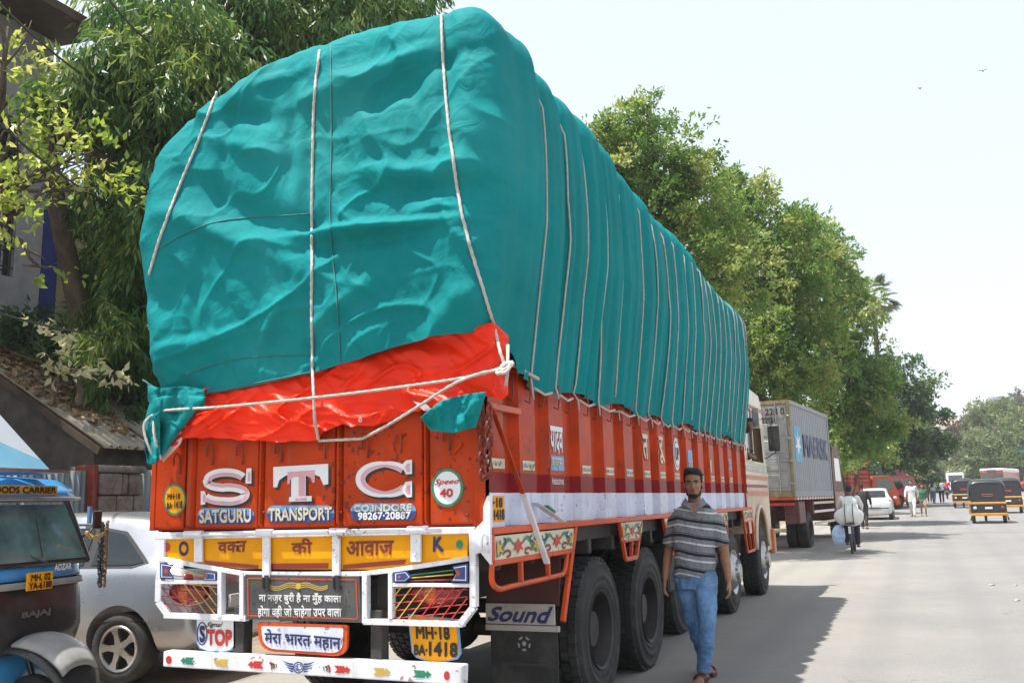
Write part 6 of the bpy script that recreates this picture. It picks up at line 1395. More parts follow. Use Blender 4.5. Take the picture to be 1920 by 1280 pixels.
# mirror with beads
g = MB(); g.tube([(.58, .06, 1.36), (.62, .0, 1.40), (.66, -.02, 1.46)], .008, 6); mr_ = ra(g, 'mirror_arm', 'auto_black', smooth=True); g = MB(); g.box((.60, -.05, 1.43), (.70, -.03, 1.57)); ra(g, 'mirror', 'auto_black', mr_, bevel=.01); g = MB(); g.box((.55, -.05, 1.47), (.58, -.03, 1.60)); ra(g, 'mirror_tab', 'light_blue', mr_)
g = MB(); rb = random.Random(2)
for k in range(46): g.ell((.70+rb.uniform(-.012, .012), -.05+rb.uniform(-.012, .012), 1.47-.0105*k), (.013+.006*rb.random(),)*3, 6, 5)
tag(ra(g, 'beads', 'auto_black', mr_), kind='stuff')
g = MB()
for k in range(40): g.ell((.745+rb.uniform(-.006, .006), -.06, 1.48-.0125*k), (.012, .012, .012), 6, 5)
tag(ra(g, 'beads', 'beads', mr_), kind='stuff')
g = MB()
for k in range(26): a = -PI*k/25; g.ell((.60+.09*math.cos(a), -.07, 1.40+.03*math.sin(a)+rb.uniform(-.01, .01)), (.016, .014, .012), 6, 5)
tag(ra(g, 'garland', 'gold', mr_), kind='stuff')
# slanted canopy on the roof
g = MB(); g.prism([(-1.270, -.06, 1.90), (0.250, .04, 1.84), (-0.120, .30, 2.34), (-0.290, .32, 2.50), (-1.270, .30, 2.56)], (0, .02, 0)); cn = ra(g, 'canopy_front', 'canopy_white')
g = MB(); tri_poly(g, [(0.250, .032, 1.842), (-0.490, -.016, 1.872), (-0.170, .262, 2.30), (-0.120, .29, 2.34)]); ra(g, 'blue_panel', 'canopy_blue', cn)
g = MB(); g.box((-1.320, -.07, 1.845), (0.290, .06, 1.868)); ra(g, 'canopy_edge', 'steel', cn)
g = MB(); g.prism([(-0.120, .33, 2.25), (0.130, .5, 2.22), (0.130, .5, 1.84), (0.250, .06, 1.84)], (0, .03, 0)); ra(g, 'canopy_side', 'auto_blue', cn)
g = MB(); g.prism([(-1.270, -.09, 1.87), (-0.570, -.08, 1.87), (-0.720, -.0, 1.98), (-1.270, .0, 2.02)], (0, .015, 0)); ra(g, 'wood_strip', 'cream', cn)
p = at_d(52, 1000, 6.45); RA.location = (p.x, p.y, -.03); RA.rotation_euler = (0, 0, math.radians(97)); RA.scale = (.97, .97, .97)
# ================================================================== container truck
mat('container_grey', (.30, .31, .33), .55, .2, var=.08, dirt=(.20, .16, .12), damt=.45, dscale=2); mat('door_grey', (.33, .33, .32), .5, .2, var=.08, dirt=(.30, .24, .14), damt=.6, dscale=2)
mat('door_rust', (.26, .20, .11), .7, var=.25, dirt=(.16, .09, .05), damt=.7); mat('cab_maroon', (.13, .035, .035), .5, var=.2, dirt=(.25, .18, .14), damt=.5); mat('logo_blue', (.08, .33, .52), .5, var=.08); mat('bamboo', (.5, .4, .22), .7, var=.2); mat('cab_pinkish', (.38, .22, .17), .5, var=.2, dirt=(.2, .12, .1), damt=.5)
T2 = thing('container_truck', 'flatbed truck carrying a grey corrugated shipping container, parked beyond the orange truck', 'truck')
def tp(g, n, m, p=T2, **k): return g.build(n, m, p, **k)
CT = thing('shipping_container', 'grey corrugated shipping container with blue star logo on the parked flatbed truck', 'container')
def cp2(g, n, m, p=CT, **k): return g.build(n, m, p, **k)
w, L_, z0, z1 = 2.44, 6.06, 1.42, 4.01
P = []; y = .14; k = 0
while y < L_-.14:
    P += [(0, y), (0, y+.10), (-.036, y+.15), (-.036, y+.23)]; y += .28
P.append((0, L_-.12))
for sgn, x0, nm in ((1, -.02, 'side_panel'), (-1, -w+.02, 'side_panel')):
    g = MB(); g.grid([[(x0+sgn*a, b, z) for a, b in P] for z in (z0+.16, z1-.1)]); cp2(g, nm, 'container_grey')
g = MB(); g.box((-w+.05, .12, z1-.05), (-.05, L_-.05, z1-.03)); g.box((-w+.05, .12, z0+.02), (-.05, L_-.05, z0+.08)); cp2(g, 'floor_and_roof', 'container_grey')
g = MB(); g.box((-w+.05, L_-.08, z0), (-.05, L_-.03, z1)); cp2(g, 'front_wall', 'container_grey')
for x in (-.08, -w): 
    for y in (0, L_-.14): g = MB(); g.box((x, y, z0), (x+.08, y+.14, z1)); cp2(g, 'corner_post', 'door_rust' if y == 0 else 'container_grey', bevel=.01)
for z, h in ((z1-.1, .1), (z0, .16)):
    for x in (-.06, -w): g = MB(); g.box((x+.0, .14, z), (x+.058, L_-.14, z+h)); cp2(g, 'side_rail', 'container_grey')
    g = MB(); g.box((-w+.08, .0, z), (-.08, .1, z+h)); cp2(g, 'end_rail', 'door_rust')
for x0, x1 in ((-w+.09, -w/2-.01), (-w/2+.01, -.09)):
    g = MB(); g.box((x0, .03, z0+.17), (x1, .07, z1-.11)); d = cp2(g, 'door', 'door_grey')
    for i in range(5): g = MB(); zz = z0+.25+i*.46; g.box((x0+.06, .015, zz), (x1-.06, .035, zz+.34)); cp2(g, 'door_panel', 'door_grey', d, bevel=.01)
    for x in (x0+.28, x1-.28):
        g = MB(); g.cyl((x, -.01, z0+.1), (x, -.01, z1-.05), .018, n=8); cp2(g, 'lock_rod', 'steel', d); g = MB(); g.box((x-.02, -.035, z0+.95), (x+.28, -.02, z0+.98)); cp2(g, 'handle', 'steel', d)
    for i in range(4):
        g = MB(); zz = z0+.35+i*.6; x = x1 if x1 > -1 else x0; g.ell((x+(.04 if x1 > -1 else -.04), .0, zz), (.07, .03, .035), 10, 6); cp2(g, 'hinge', 'door_grey', d)
yq = -.0
text('RKU 854 228 0', [(-1.55, .012, 3.62), (-.13, .012, 3.62), (-.13, .012, 3.80), (-1.55, .012, 3.80)], {}, 'letter_black', CT, bold=.03, name='door_lettering')
text('22G1', [(-.75, .012, 3.40), (-.38, .012, 3.40), (-.38, .012, 3.57), (-.75, .012, 3.57)], {}, 'letter_black', CT, bold=.03, name='door_lettering')
for i in range(3): text(('MAX GROSS 30480 KG', 'TARE 2200 KG', 'NET 28280 KG')[i], [(-.95, .012, 2.62-.16*i), (-.2, .012, 2.62-.16*i), (-.2, .012, 2.72-.16*i), (-.95, .012, 2.72-.16*i)], {}, 'haze_grey', CT, bold=.02, name='door_lettering')
g = MB(); g.add([(-.012, .52, 2.35), (-.012, 1.42, 2.35), (-.012, 1.42, 3.35), (-.012, .52, 3.35)], [(0, 1, 2, 3)]); lg = cp2(g, 'logo_square', 'logo_blue')
g = MB(); tri_poly(g, [(-.006, .97+(.42 if k % 2 == 0 else .16)*math.sin(k*PI/7), 2.85+(.42 if k % 2 == 0 else .16)*math.cos(k*PI/7)) for k in range(14)]); cp2(g, 'logo_star', 'letter_white', lg)
text('MAERSK', [(0, 1.75, 2.55), (0, 5.6, 2.55), (0, 5.6, 3.18), (0, 1.75, 3.18)], {}, 'navy', CT, bold=.10, out=(1, 0, 0), lift=-.004, name='side_lettering')
g = MB(); g.box((-w+.6, .1, 1.10), (-w+.72, 8.0, 1.36)); g.box((-.72, .1, 1.10), (-.60, 8.0, 1.36)); tp(g, 'chassis', 'chassis')
g = MB(); g.box((-w+.02, .0, 1.34), (-.02, 6.2, 1.415)); tp(g, 'flat_bed', 'orange_paint', bevel=.01)
for k in range(14): g = MB(); y = .3+k*.42; g.prism([(-.015, y, 1.345), (-.015, y+.2, 1.345), (-.015, y+.28, 1.41), (-.015, y+.08, 1.41)], (.006, 0, 0)); tp(g, 'rail_stripe', 'letter_white')
for z, m in ((1.20, 'letter_red'), (1.02, 'gold'), (.92, 'lamp_amber')): g = MB(); g.box((-w+.05, .02, z), (-.9 if m != 'letter_red' else -.05, .08, z+.07)); tp(g, 'rear_bar', m)
g = MB(); g.box((-1.75, .0, .78), (-1.15, .05, .98)); tp(g, 'number_plate', 'yellow_paint')
for lo, hi in (((-.42, .5, .70), (-.02, 1.35, 1.3)), ((-.42, 2.7, .9), (-.04, 2.75, 1.3))): g = MB(); g.box(lo, hi); tp(g, 'mud_guard', 'cab_maroon', bevel=.03)
g = MB(); g.cyl((-w+.1, -.05, .52), (-.3, -.05, .56), .05, n=10); tp(g, 'underrun_pole', 'bamboo', smooth=True)
for x in (-2.0, -.9): g = MB(); g.box((x, -.02, .5), (x+.06, .1, 1.12)); tp(g, 'bracket', 'chassis')
for y, st_ in ((2.05, False), (7.3, True)):
    for x in ((-.05, -.37, -w+.27, -w+.59) if not st_ else (-.05, -w+.3)): tyre('rear_wheel' if not st_ else 'front_wheel', y, x, .26, .5, st_, T2)
for zz in (.62, .95, 1.2): g = MB(); g.box((-.06, 2.75, zz), (-.03, 6.2, zz+.07)); tp(g, 'side_guard', 'cream' if zz != .95 else 'letter_white')
g = MB(); prof2 = [(6.35, .7), (6.35, 2.6), (6.6, 3.0), (7.6, 3.05), (7.95, 2.85), (8.15, 2.1), (8.3, 1.6), (8.35, .6), (7.85, .6), (7.75, 1.0), (7.3, 1.15), (6.85, 1.0), (6.75, .7)]
n = len(prof2); g.add([(-.02, a, b) for a, b in prof2]+[(-w+.02, a, b) for a, b in prof2], [(i, (i+1) % n, n+(i+1) % n, n+i) for i in range(n)]); tri_poly(g, [(-.02, a, b) for a, b in prof2]); tri_poly(g, [(-w+.02, a, b) for a, b in prof2]); cb = tp(g, 'cab', 'cab_maroon', bevel=.03)
g = MB(); g.add([(-.012, 6.75, 1.9), (-.012, 7.9, 1.9), (-.012, 7.7, 2.65), (-.012, 6.75, 2.65)], [(0, 1, 2, 3)]); tp(g, 'side_window', 'glass_dark', cb)
g = MB(); g.box((-.02, 6.4, .95), (.0, 8.28, 1.55)); tp(g, 'door_panel', 'cab_pinkish', cb)
for t_ in (T2, CT): t_.location = (-3.04, 26.1, 0.03); t_.rotation_euler = (0, 0, -math.radians(4.6))
# ================================================================== light trucks beyond
def light_truck(label, cabm, bed, group='light trucks parked in a row'):
    t = thing('light_truck', label, 'truck', group=group); hw = .95
    pr_ = [(0, .55), (0, 1.55), (.12, 2.0), (1.35, 2.02), (1.75, 1.35), (1.9, 1.05), (1.92, .42), (1.62, .42), (1.5, .75), (1.15, .88), (.8, .75), (.7, .55)]
    g = MB(); n = len(pr_)
    for s_ in (1, -1): tri_poly(g, [(s_*hw, a, b) for a, b in pr_])
    g.add([(hw, a, b) for a, b in pr_]+[(-hw, a, b) for a, b in pr_], [(i, (i+1) % n, n+(i+1) % n, n+i) for i in range(n)]); cb = g.build('cab', cabm, t, bevel=.05, seg=2, weld=True)
    for s_ in (1, -1):
        g = MB(); tri_poly(g, [(s_*(hw+.006), a, b) for a, b in ((.25, 1.3), (.25, 1.85), (1.25, 1.85), (1.56, 1.3), (1.0, 1.15))]); g.build('side_window', 'glass_dark', cb)
    g = MB(); g.add([(-.82, 1.40, 1.95), (.82, 1.40, 1.95), (.86, 1.755, 1.36), (-.86, 1.755, 1.36)], [(0, 1, 2, 3)]); o_ = g.build('windscreen', 'glass_dark', cb); o_.location = (0, .012, .008)
    g = MB(); g.box((-hw, 1.9, .42), (hw, 1.98, .68)); g.build('bumper', cabm, t, bevel=.02)
    g = MB(); g.box((-.88, -3.2, .62), (.88, .0, .8)); g.build('chassis', 'chassis', t)
    if bed == 'slats':
        g = MB(); g.box((-hw, -3.3, .8), (hw, -.1, .86)); g.build('bed_floor', 'orange_paint', t)
        for s_ in (-1, 1):
            g = MB(); g.box((s_*hw-.02, -3.3, .86), (s_*hw+.02, -.1, 1.5)); g.build('side_board', 'orange_paint', t)
            for k in range(4): g = MB(); g.box((s_*hw-.02, -3.3, 1.62+k*.22), (s_*hw+.02, -.1, 1.70+k*.22)); g.build('slat', 'rust_red', t)
            for k in range(5): g = MB(); g.box((s_*hw-.03, -3.3+k*.78, .86), (s_*hw+.03, -3.22+k*.78, 2.5)); g.build('stake', 'rust_red', t)
        g = MB(); g.box((-hw, -.14, .86), (hw, -.08, 2.3)); g.build('head_board', 'rust_red', t)
        for k in range(4): g = MB(); g.box((-hw, -3.32, 1.62+k*.22), (hw, -3.28, 1.70+k*.22)); g.build('slat', 'rust_red', t)
        g = MB(); g.box((-hw, -3.33, .86), (hw, -3.29, 1.5)); g.build('tail_board', 'orange_paint', t)
        g = MB(); g.beam((hw, -.6, 2.5), (hw, -.1, 2.75), .05, .05); g.build('stake_tip', 'orange_paint', t)
    else:
        g = MB(); g.box((-hw, -3.3, .8), (hw, -.1, 1.5)); g.build('cargo_bed', cabm, t, bevel=.02)
        if bed == 'tarp':
            g = MB(); rows = [[(x*(hw+.03), y, z) for x, z in ((-1, 1.2), (-1, 2.3), (-.8, 2.75), (0, 2.85+.1*math.sin(y*4)), (.8, 2.75), (1, 2.3+.05*math.sin(y*9)), (1+.02*math.sin(y*14), 1.2))] for y in np.linspace(-3.3, -.1, 30)]; g.grid(rows); g.build('black_cover', 'auto_black', t, smooth=True)
    for y in (-2.3, 1.15):
        for s_ in (-1, 1):
            g = MB(); g.lathe([(.0, -.02), (.2, -.02), (.22, .01), (.33, .012), (.36, -.03), (.36, -.18), (.2, -.2)], (s_*.90, y, .36), (s_, 0, 0), 20); g.build('wheel', 'rubber', t, auto=40)
    return t
def place(o, px, py, dx=0, dy=0, rz=0.):
    p = ground_at(px, py); o.location = (p.x+dx, p.y+dy, gz(p.y+dy)); o.rotation_euler = (0, 0, rz); return o
lt = light_truck('orange light truck with open dark red slatted bed, first of the parked row', 'orange_paint', 'slats'); place(lt, 1690, 960, -2.02, -.78, -.75)
mat('truck_red', (.33, .03, .025), .4, var=.15, coat=.4)
lt2 = light_truck('red light truck under a black cover just behind the slatted orange truck', 'truck_red', 'tarp'); place(lt2, 1707, 953, -2.02, -.78, -.72)
lt3 = copy_tree(lt2, label='orange light truck behind the pedestrian in white, third of the row', swap={'truck_red': 'orange_paint'}); place(lt3, 1729, 949, -2.02, -.78, -.75)
lt4 = copy_tree(lt2, label='small dark red light truck at the far end of the parked row', swap={'auto_black': 'truck_red'}); place(lt4, 1743, 944, -2.02, -.78, -.7)
# blue glass bus front and cream shell behind the light trucks
p = ground_at(1700, 945)
t = thing('bus', 'blue glazed coach with cream curved roof standing behind the orange light trucks', 'bus'); g = MB()
pr_ = [(-6, .5), (-6, 3.1), (.2, 3.25), (.9, 2.9), (1.6, 1.4), (1.7, .5)]
n = len(pr_); g.add([(1.1, a, b) for a, b in pr_]+[(-1.1, a, b) for a, b in pr_], [(i, (i+1) % n, n+(i+1) % n, n+i) for i in range(n)]); [tri_poly(g, [(s_*1.1, a, b) for a, b in pr_]) for s_ in (1, -1)]; g.build('body', 'cream', t, weld=True, bevel=.05)
g = MB(); tri_poly(g, [(1.112, a, b) for a, b in ((-1.2, 1.3), (-1.2, 3.0), (.2, 3.05), (.8, 2.75), (1.4, 1.5), (1.45, 1.3))]); g.build('side_glass', 'light_blue', t)
for k in range(3): g = MB(); g.tube([(1.13, -.9+k*.9, 3.1), (1.13, -.2+k*.8, 2.6), (1.13, .3+k*.6, 1.3)], .035, 6); g.build('window_bar', 'letter_white', t)
t.location = (p.x-2.2, p.y+7.0, gz(p.y)); t.rotation_euler = (0, 0, -.75)
wh = hatchback('parked_car', 'small white hatchback with dark bumper and red tail lights parked behind the cyclist', 'car_white', 'bumper_dark')
p = ground_at(1641, 975); wh.location = (p.x-.0, p.y+1.9, gz(p.y)); wh.rotation_euler = (0, 0, -.0); wh.scale = (.93, .9, .98)
# ================================================================== passenger auto rickshaws
mat('rick_black', (.014, .016, .022), .38, var=.2, coat=.3, dirt=(.06, .065, .07), damt=.4); mat('rick_yellow', (.60, .27, .02), .4, var=.1)
def rickshaw(label):
    t = thing('auto_rickshaw', label, 'auto rickshaw', group='black and yellow auto rickshaws'); g = MB(); rows = []
    for y, hw, zt_ in ((0, .60, 1.52), (.05, .64, 1.62), (.35, .66, 1.72), (1.2, .65, 1.74), (1.75, .60, 1.66), (1.95, .5, 1.55)):
        rows.append([(hw*math.copysign(abs(math.sin(a))**.45, math.sin(a)), y, 1.05+(zt_-1.05)*abs(math.cos(a))**.45) for a in [-PI/2+PI*k/20 for k in range(21)]])
    g.grid(rows); g.build('canopy', 'rick_black', t, smooth=True, solid=.015)
    g = MB(); q = [(math.copysign(abs(math.sin(a))**.45, math.sin(a))*.60, -.005, .98+.54*abs(math.cos(a))**.45) for a in [-PI/2+PI*k/20 for k in range(21)]]; tri_poly(g, q+[(.62, -.005, .80), (-.62, -.005, .80)]); g.build('rear_flap', 'rick_black', t, solid=.02)
    g = MB(); g.box((-.64, -.03, .74), (.64, .9, .83)); g.build('yellow_band', 'rick_yellow', t, bevel=.02)
    g = MB(); g.box((-.63, -.02, .40), (.63, 1.1, .74)); g.build('rear_panel', 'rick_black', t, bevel=.03, seg=2)
    g = MB(); g.box((-.65, -.05, .30), (.65, .0, .40)); g.build('bumper', 'rick_yellow', t, bevel=.015)
    g = MB(); g.box((-.13, -.035, .56), (.13, -.022, .64)); g.build('number_plate', 'letter_white', t)
    g = MB(); g.tube([(-.2, -.02, 1.05), (.2, -.02, 1.05), (.2, -.02, 1.12), (-.2, -.02, 1.12)], .012, 5, closed=True); g.build('sticker_frame', 'letter_red', t)
    for s_ in (-1, 1):
        g = MB(); g.ell((s_*.48, -.03, .60), (.07, .03, .06), 12, 8); g.build('tail_light', 'lamp_red' if s_ > 0 else 'headlight', t, smooth=True)
        g = MB(); g.lathe([(0, .0), (.11, .0), (.2, .01), (.23, -.02), (.23, -.09), (.2, -.11)], (s_*.60, .35, .23), (s_, 0, 0), 20); g.build('wheel', 'rubber', t, auto=40)
        g = MB(); g.prism([(s_*.62, -.02, .36), (s_*.70, -.02, .12), (s_*.62, -.02, .12)], (0, .03, 0)); g.build('mud_flap', 'rick_black', t)
        g = MB(); g.box((s_*.60-.02, 1.1, .35), (s_*.60+.02, 2.2, .80)); g.build('side_panel', 'rick_yellow', t)
    g = MB(); g.lathe([(.09, .04), (.2, .04), (.22, 0), (.2, -.04), (.09, -.04)], (0, 2.45, .22), (1, 0, 0), 20); g.build('front_wheel', 'rubber', t)
    g = MB(); g.prism([(-.55, 2.1, .35), (.55, 2.1, .35), (.5, 2.25, 1.0), (.45, 1.95, 1.62), (-.45, 1.95, 1.62), (-.5, 2.25, 1.0)], (0, .04, 0)); g.build('front_shell', 'rick_black', t)
    g = MB(); g.box((-.5, .5, .55), (.5, 1.0, .75)); g.build('bench', 'rick_black', t)
    return t
rk = rickshaw('black and yellow auto rickshaw driving away, nearest of the group on the road'); place(rk, 1857, 981)
for (px, py), lb in (((1811, 952), 'auto rickshaw just left of and beyond the nearest one on the road'), ((1893, 962), 'auto rickshaw mostly hidden behind the right side of the nearest one')):
    place(copy_tree(rk, label=lb), px, py)
# far traffic
def far_bus():
    t = thing('bus', 'white and red bus coming towards the camera beyond the rickshaws', 'bus'); g = MB(); g.box((-1.2, 0, .4), (1.2, 9, 2.9)); g.build('body', 'truck_red', t, bevel=.12, seg=2)
    g = MB(); g.box((-1.22, .0, 2.45), (1.22, 9.02, 3.0)); g.build('roof', 'letter_white', t, bevel=.15, seg=2)
    for x0, x1 in ((-1.1, -.05), (.05, 1.1)): g = MB(); g.box((x0, -.03, 1.5), (x1, -.005, 2.4)); g.build('windscreen', 'glass_dark', t)
    g = MB(); g.box((-.5, -.04, 2.58), (.5, -.01, 2.85)); g.build('route_board', 'glass_dark', t)
    for k in range(7): g = MB(); g.box((-1.215, .5+k*1.2, 1.6), (-1.2, 1.4+k*1.2, 2.3)); g.build('window', 'glass_dark', t)
    for s_ in (-.8, .8): g = MB(); g.ell((s_, -.02, .9), (.14, .04, .14), 10, 6); g.build('headlight', 'headlight', t)
    return t
p = at_d(1862, 915, 96); fb = far_bus(); fb.scale = (.9, 1, .86); fb.location = (p.x, p.y, gz(p.y)); fb.rotation_euler = (0, 0, -.25)
t = thing('van', 'small white box van far down the road left of the rickshaws', 'van'); g = MB(); g.box((-.9, 0, .35), (.9, 3.6, 2.3)); g.build('body', 'letter_white', t, bevel=.08); g = MB(); g.box((-.7, -.02, 1.3), (.7, -.005, 2.0)); g.build('rear_window', 'glass_dark', t)
for s_ in (-.75, .75): g = MB(); g.lathe([(0, .05), (.3, .05), (.3, -.15)], (s_, .8, .3), (math.copysign(1, s_), 0, 0), 14); g.build('wheel', 'rubber', t)
p = at_d(1793, 912, 105); t.location = (p.x, p.y, gz(p.y))
rc = copy_tree(wh, label='red car far off on the right carriageway edge', swap={'car_white': 'truck_red'}); p = at_d(1912, 916, 105); rc.location = (p.x+1.2, p.y, gz(p.y)); rc.rotation_euler = (0, 0, 1.2)
# ================================================================== cyclist, walkers, riders
mat('sack', (.72, .71, .69), .8, var=.08, bump=.6, bscale=14); mat('bag_blue', (.42, .55, .75), .6, var=.2, scale=12); fabric('shirt_check', (.66, .68, .64), var=.2, scale=40)
def bicycle(label):
    t = thing('bicycle', label, 'bicycle')
    for y in (0, 1.05):
        g = MB(); g.tube([(0, y+.33*math.sin(a), .345+.33*math.cos(a)) for a in [k*2*PI/28 for k in range(28)]], .022, 6, closed=True); w_ = g.build('tyre', 'rubber', t, smooth=True)
        g = MB()
        for k in range(12): a = k*PI/6; g.cyl((0, y, .345), (0, y+.32*math.sin(a), .345+.32*math.cos(a)), .003, n=4)
        tag(g.build('spokes', 'steel', w_), kind='stuff')
        g = MB(); g.tube([(0, y+.37*math.sin(a), .345+.37*math.cos(a)) for a in [math.radians(v) for v in range(-70, 60, 10)]], .02, 6); g.build('mudguard', 'auto_black', t)
    for a, b_ in (((0, 0, .345), (0, .36, .30)), ((0, .36, .30), (0, .26, .85)), ((0, .28, .80), (0, .86, .82)), ((0, .36, .30), (0, .88, .72)), ((0, 1.05, .345), (0, .84, .95)), ((0, 0, .345), (0, .27, .82)), ((-.25, .78, 1.0), (.25, .78, 1.0))):
        g = MB(); g.cyl(a, b_, .016, n=8); g.build('frame_tube', 'auto_black', t)
    g = MB(); g.box((-.12, -.25, .74), (.12, .22, .77)); g.build('carrier', 'auto_black', t)
    g = MB(); g.ell((0, .22, .90), (.09, .14, .05), 12, 8); g.build('saddle', 'auto_black', t)
    g = MB(); g.box((-.03, -.36, .52), (.03, -.34, .70)); g.build('rear_reflector', 'letter_white', t)
    return t
pb = at(1597, 1040, z=0); by = pb.y+.35; bxx = pb.x
bi = bicycle('black bicycle with loaded carrier being ridden away along the road'); bi.location = (bxx, by, 0)
J = skel(1.70, (0, 1), 0, .1)
for kk, v in dict(pel=(0, .18, .98), chest=(0, .32, 1.28), neck=(0, .42, 1.46), head=(0, .50, 1.60), shr=(.19, .38, 1.40), shl=(-.19, .38, 1.40), elbr=(.27, .52, 1.18), elbl=(-.27, .52, 1.18), wrr=(.25, .74, 1.04), wrl=(-.25, .74, 1.04), handr=(.25, .80, 1.02), handl=(-.25, .80, 1.02), hipr=(.10, .20, .93), hipl=(-.10, .20, .93), kneer=(.13, .52, .70), kneel=(-.12, .48, .60), ankr=(.13, .36, .24), ankl=(-.13, .34, .30), toer=(.13, .48, .18), toel=(-.13, .46, .24)).items(): J[kk] = Vector(v)
J['R'] = Vector((1, 0, 0)); J['HF'] = Vector((0, 1, 0))
make_person('cyclist in pale checked shirt and dark trousers riding away, seen from behind', J, 'shirt_check', 'trouser_dark', 'skin_dark', vox=.016, loc=(bxx, by, 0), long_sleeve=True)
g = MB(); rows = []
for a in range(13):
    th = PI*a/12
    rows.append([(.34*math.sin(th)**.7*math.cos(ph)*(1+.12*float(vnoise(ph*2, th*2))), -.08+.20*math.sin(th)**.7*math.sin(ph)+.0, .99-.22*math.cos(th)*(1+.1*float(vnoise(ph, 3.))) -.06*abs(math.cos(ph))) for ph in [2*PI*k/24 for k in range(25)]])
g.grid(rows); sk = g.build('sack', 'sack', smooth=True); sk.location = (bxx, by, 0); tag(sk, 'bulging white sack tied on the carrier behind the cyclist', 'sack')
for x in (-.09, .10): g = MB(); g.tube([(x, -.30*math.cos(a)-.02, .99+.25*math.sin(a)) for a in [math.radians(v) for v in range(-60, 100, 16)]], .012, 5); g.build('tie_strap', 'auto_black', sk)
g = MB(); rows = []
for a in range(9):
    z = .72-.06*a; w_ = (.05, .10, .14, .16, .165, .16, .15, .13, .07)[a]; rows.append([(-.30+w_*math.cos(ph), -.05+w_*.6*math.sin(ph), z) for ph in [2*PI*k/16 for k in range(17)]])
g.grid(rows); bg = g.build('carrier_bag', 'bag_blue', smooth=True); bg.location = (bxx, by, 0); tag(bg, 'blue and white plastic bag hanging at the left of the bicycle carrier', 'bag')
def walker(label, px, py, h, f, **k):
    p = ground_at(px, py); kw = dict(vox=.02, group='people on foot along the road edge'); kw.update(k); st = kw.pop('stride', .3)
    return make_person(label, skel(h, f, st, .1), loc=(p.x, p.y, gz(p.y)), **kw)
walker('person in black clothes walking just ahead of the cyclist beside the container truck', 1622, 991, 1.68, (.1, 1), shirt='shirt_black', trousers='shirt_black', long_sleeve=True, stride=.15)
walker('man in white kurta and white trousers walking towards the camera by the orange trucks', 1713, 968, 1.72, (-.1, -1), shirt='shirt_white', trousers='shirt_white', long_sleeve=True, long_shirt=.22)
walker('boy in green shirt and tan shorts walking beside the man in white', 1733, 967, 1.52, (.1, -1), shirt='shirt_green', trousers='trouser_tan', shorts=True)
walker('man in white shirt and blue trousers far along the row, left of a pair', 1752, 943, 1.66, (.2, 1), shirt='shirt_white', trousers='shirt_blue')
walker('man in white shirt and dark trousers far along the row, right of a pair', 1767, 943, 1.72, (0, 1), shirt='shirt_white', trousers='trouser_dark')
walker('dimly seen person in dark clothes behind the pair of men in white shirts', 1744, 941, 1.66, (0, -1), shirt='shirt_black', trousers='trouser_dark')
def scooter(label, px, py, m, rz=0., rider=None, rl=''):
    p = ground_at(px, py); t = thing('motor_scooter', label, 'scooter', (p.x, p.y, gz(p.y)), rz)
    for y in (0, 1.25): g = MB(); g.lathe([(.08, .05), (.22, .055), (.27, .0), (.22, -.055), (.08, -.05)], (0, y, .27), (1, 0, 0), 18); g.build('wheel', 'rubber', t)
    g = MB(); g.ell((0, .2, .55), (.2, .48, .24), 14, 10); g.build('body', m, t, smooth=True); g = MB(); g.ell((0, 1.05, .65), (.2, .1, .36), 14, 10); g.build('leg_shield', m, t, smooth=True)
    g = MB(); g.ell((0, .2, .80), (.14, .4, .06), 12, 8); g.build('seat', 'auto_black', t, smooth=True); g = MB(); g.tube([(-.33, .9, 1.05), (0, 1.05, 1.0), (.33, .9, 1.05)], .02, 6); g.build('handlebar', 'auto_black', t)
    g = MB(); g.box((-.1, .3, .28), (.1, 1.1, .34)); g.build('floorboard', 'auto_black', t)
    if rider:
        J = skel(1.68, (0, 1), 0, .1); J['R'] = Vector((1, 0, 0))
        for kk, v in dict(pel=(0, .18, .92), chest=(0, .22, 1.22), neck=(0, .28, 1.40), head=(0, .32, 1.55), shr=(.19, .25, 1.36), shl=(-.19, .25, 1.36), elbr=(.28, .45, 1.12), elbl=(-.28, .45, 1.12), wrr=(.30, .74, 1.06), wrl=(-.30, .74, 1.06), handr=(.30, .82, 1.05), handl=(-.30, .82, 1.05), hipr=(.10, .2, .86), hipl=(-.10, .2, .86), kneer=(.18, .62, .80), kneel=(-.18, .62, .80), ankr=(.14, .70, .40), ankl=(-.14, .70, .40), toer=(.14, .86, .36), toel=(-.14, .86, .36)).items(): J[kk] = Vector(v)
        make_person(rl, J, rider, 'trouser_dark', 'skin_dark', vox=.022, loc=(p.x, p.y, gz(p.y)), rz=rz)
    return t
scooter('dark scooter ridden away by a rider in red beside the pedestrians', 1777, 935, 'auto_black', 0, 'shirt_red', 'rider in red shirt on a dark scooter beyond the pedestrians')
scooter('white scooter approaching on the far right carriageway', 1903, 927, 'letter_white', PI-.3, 'shirt_black', 'rider in dark jacket on the white scooter at the far right')
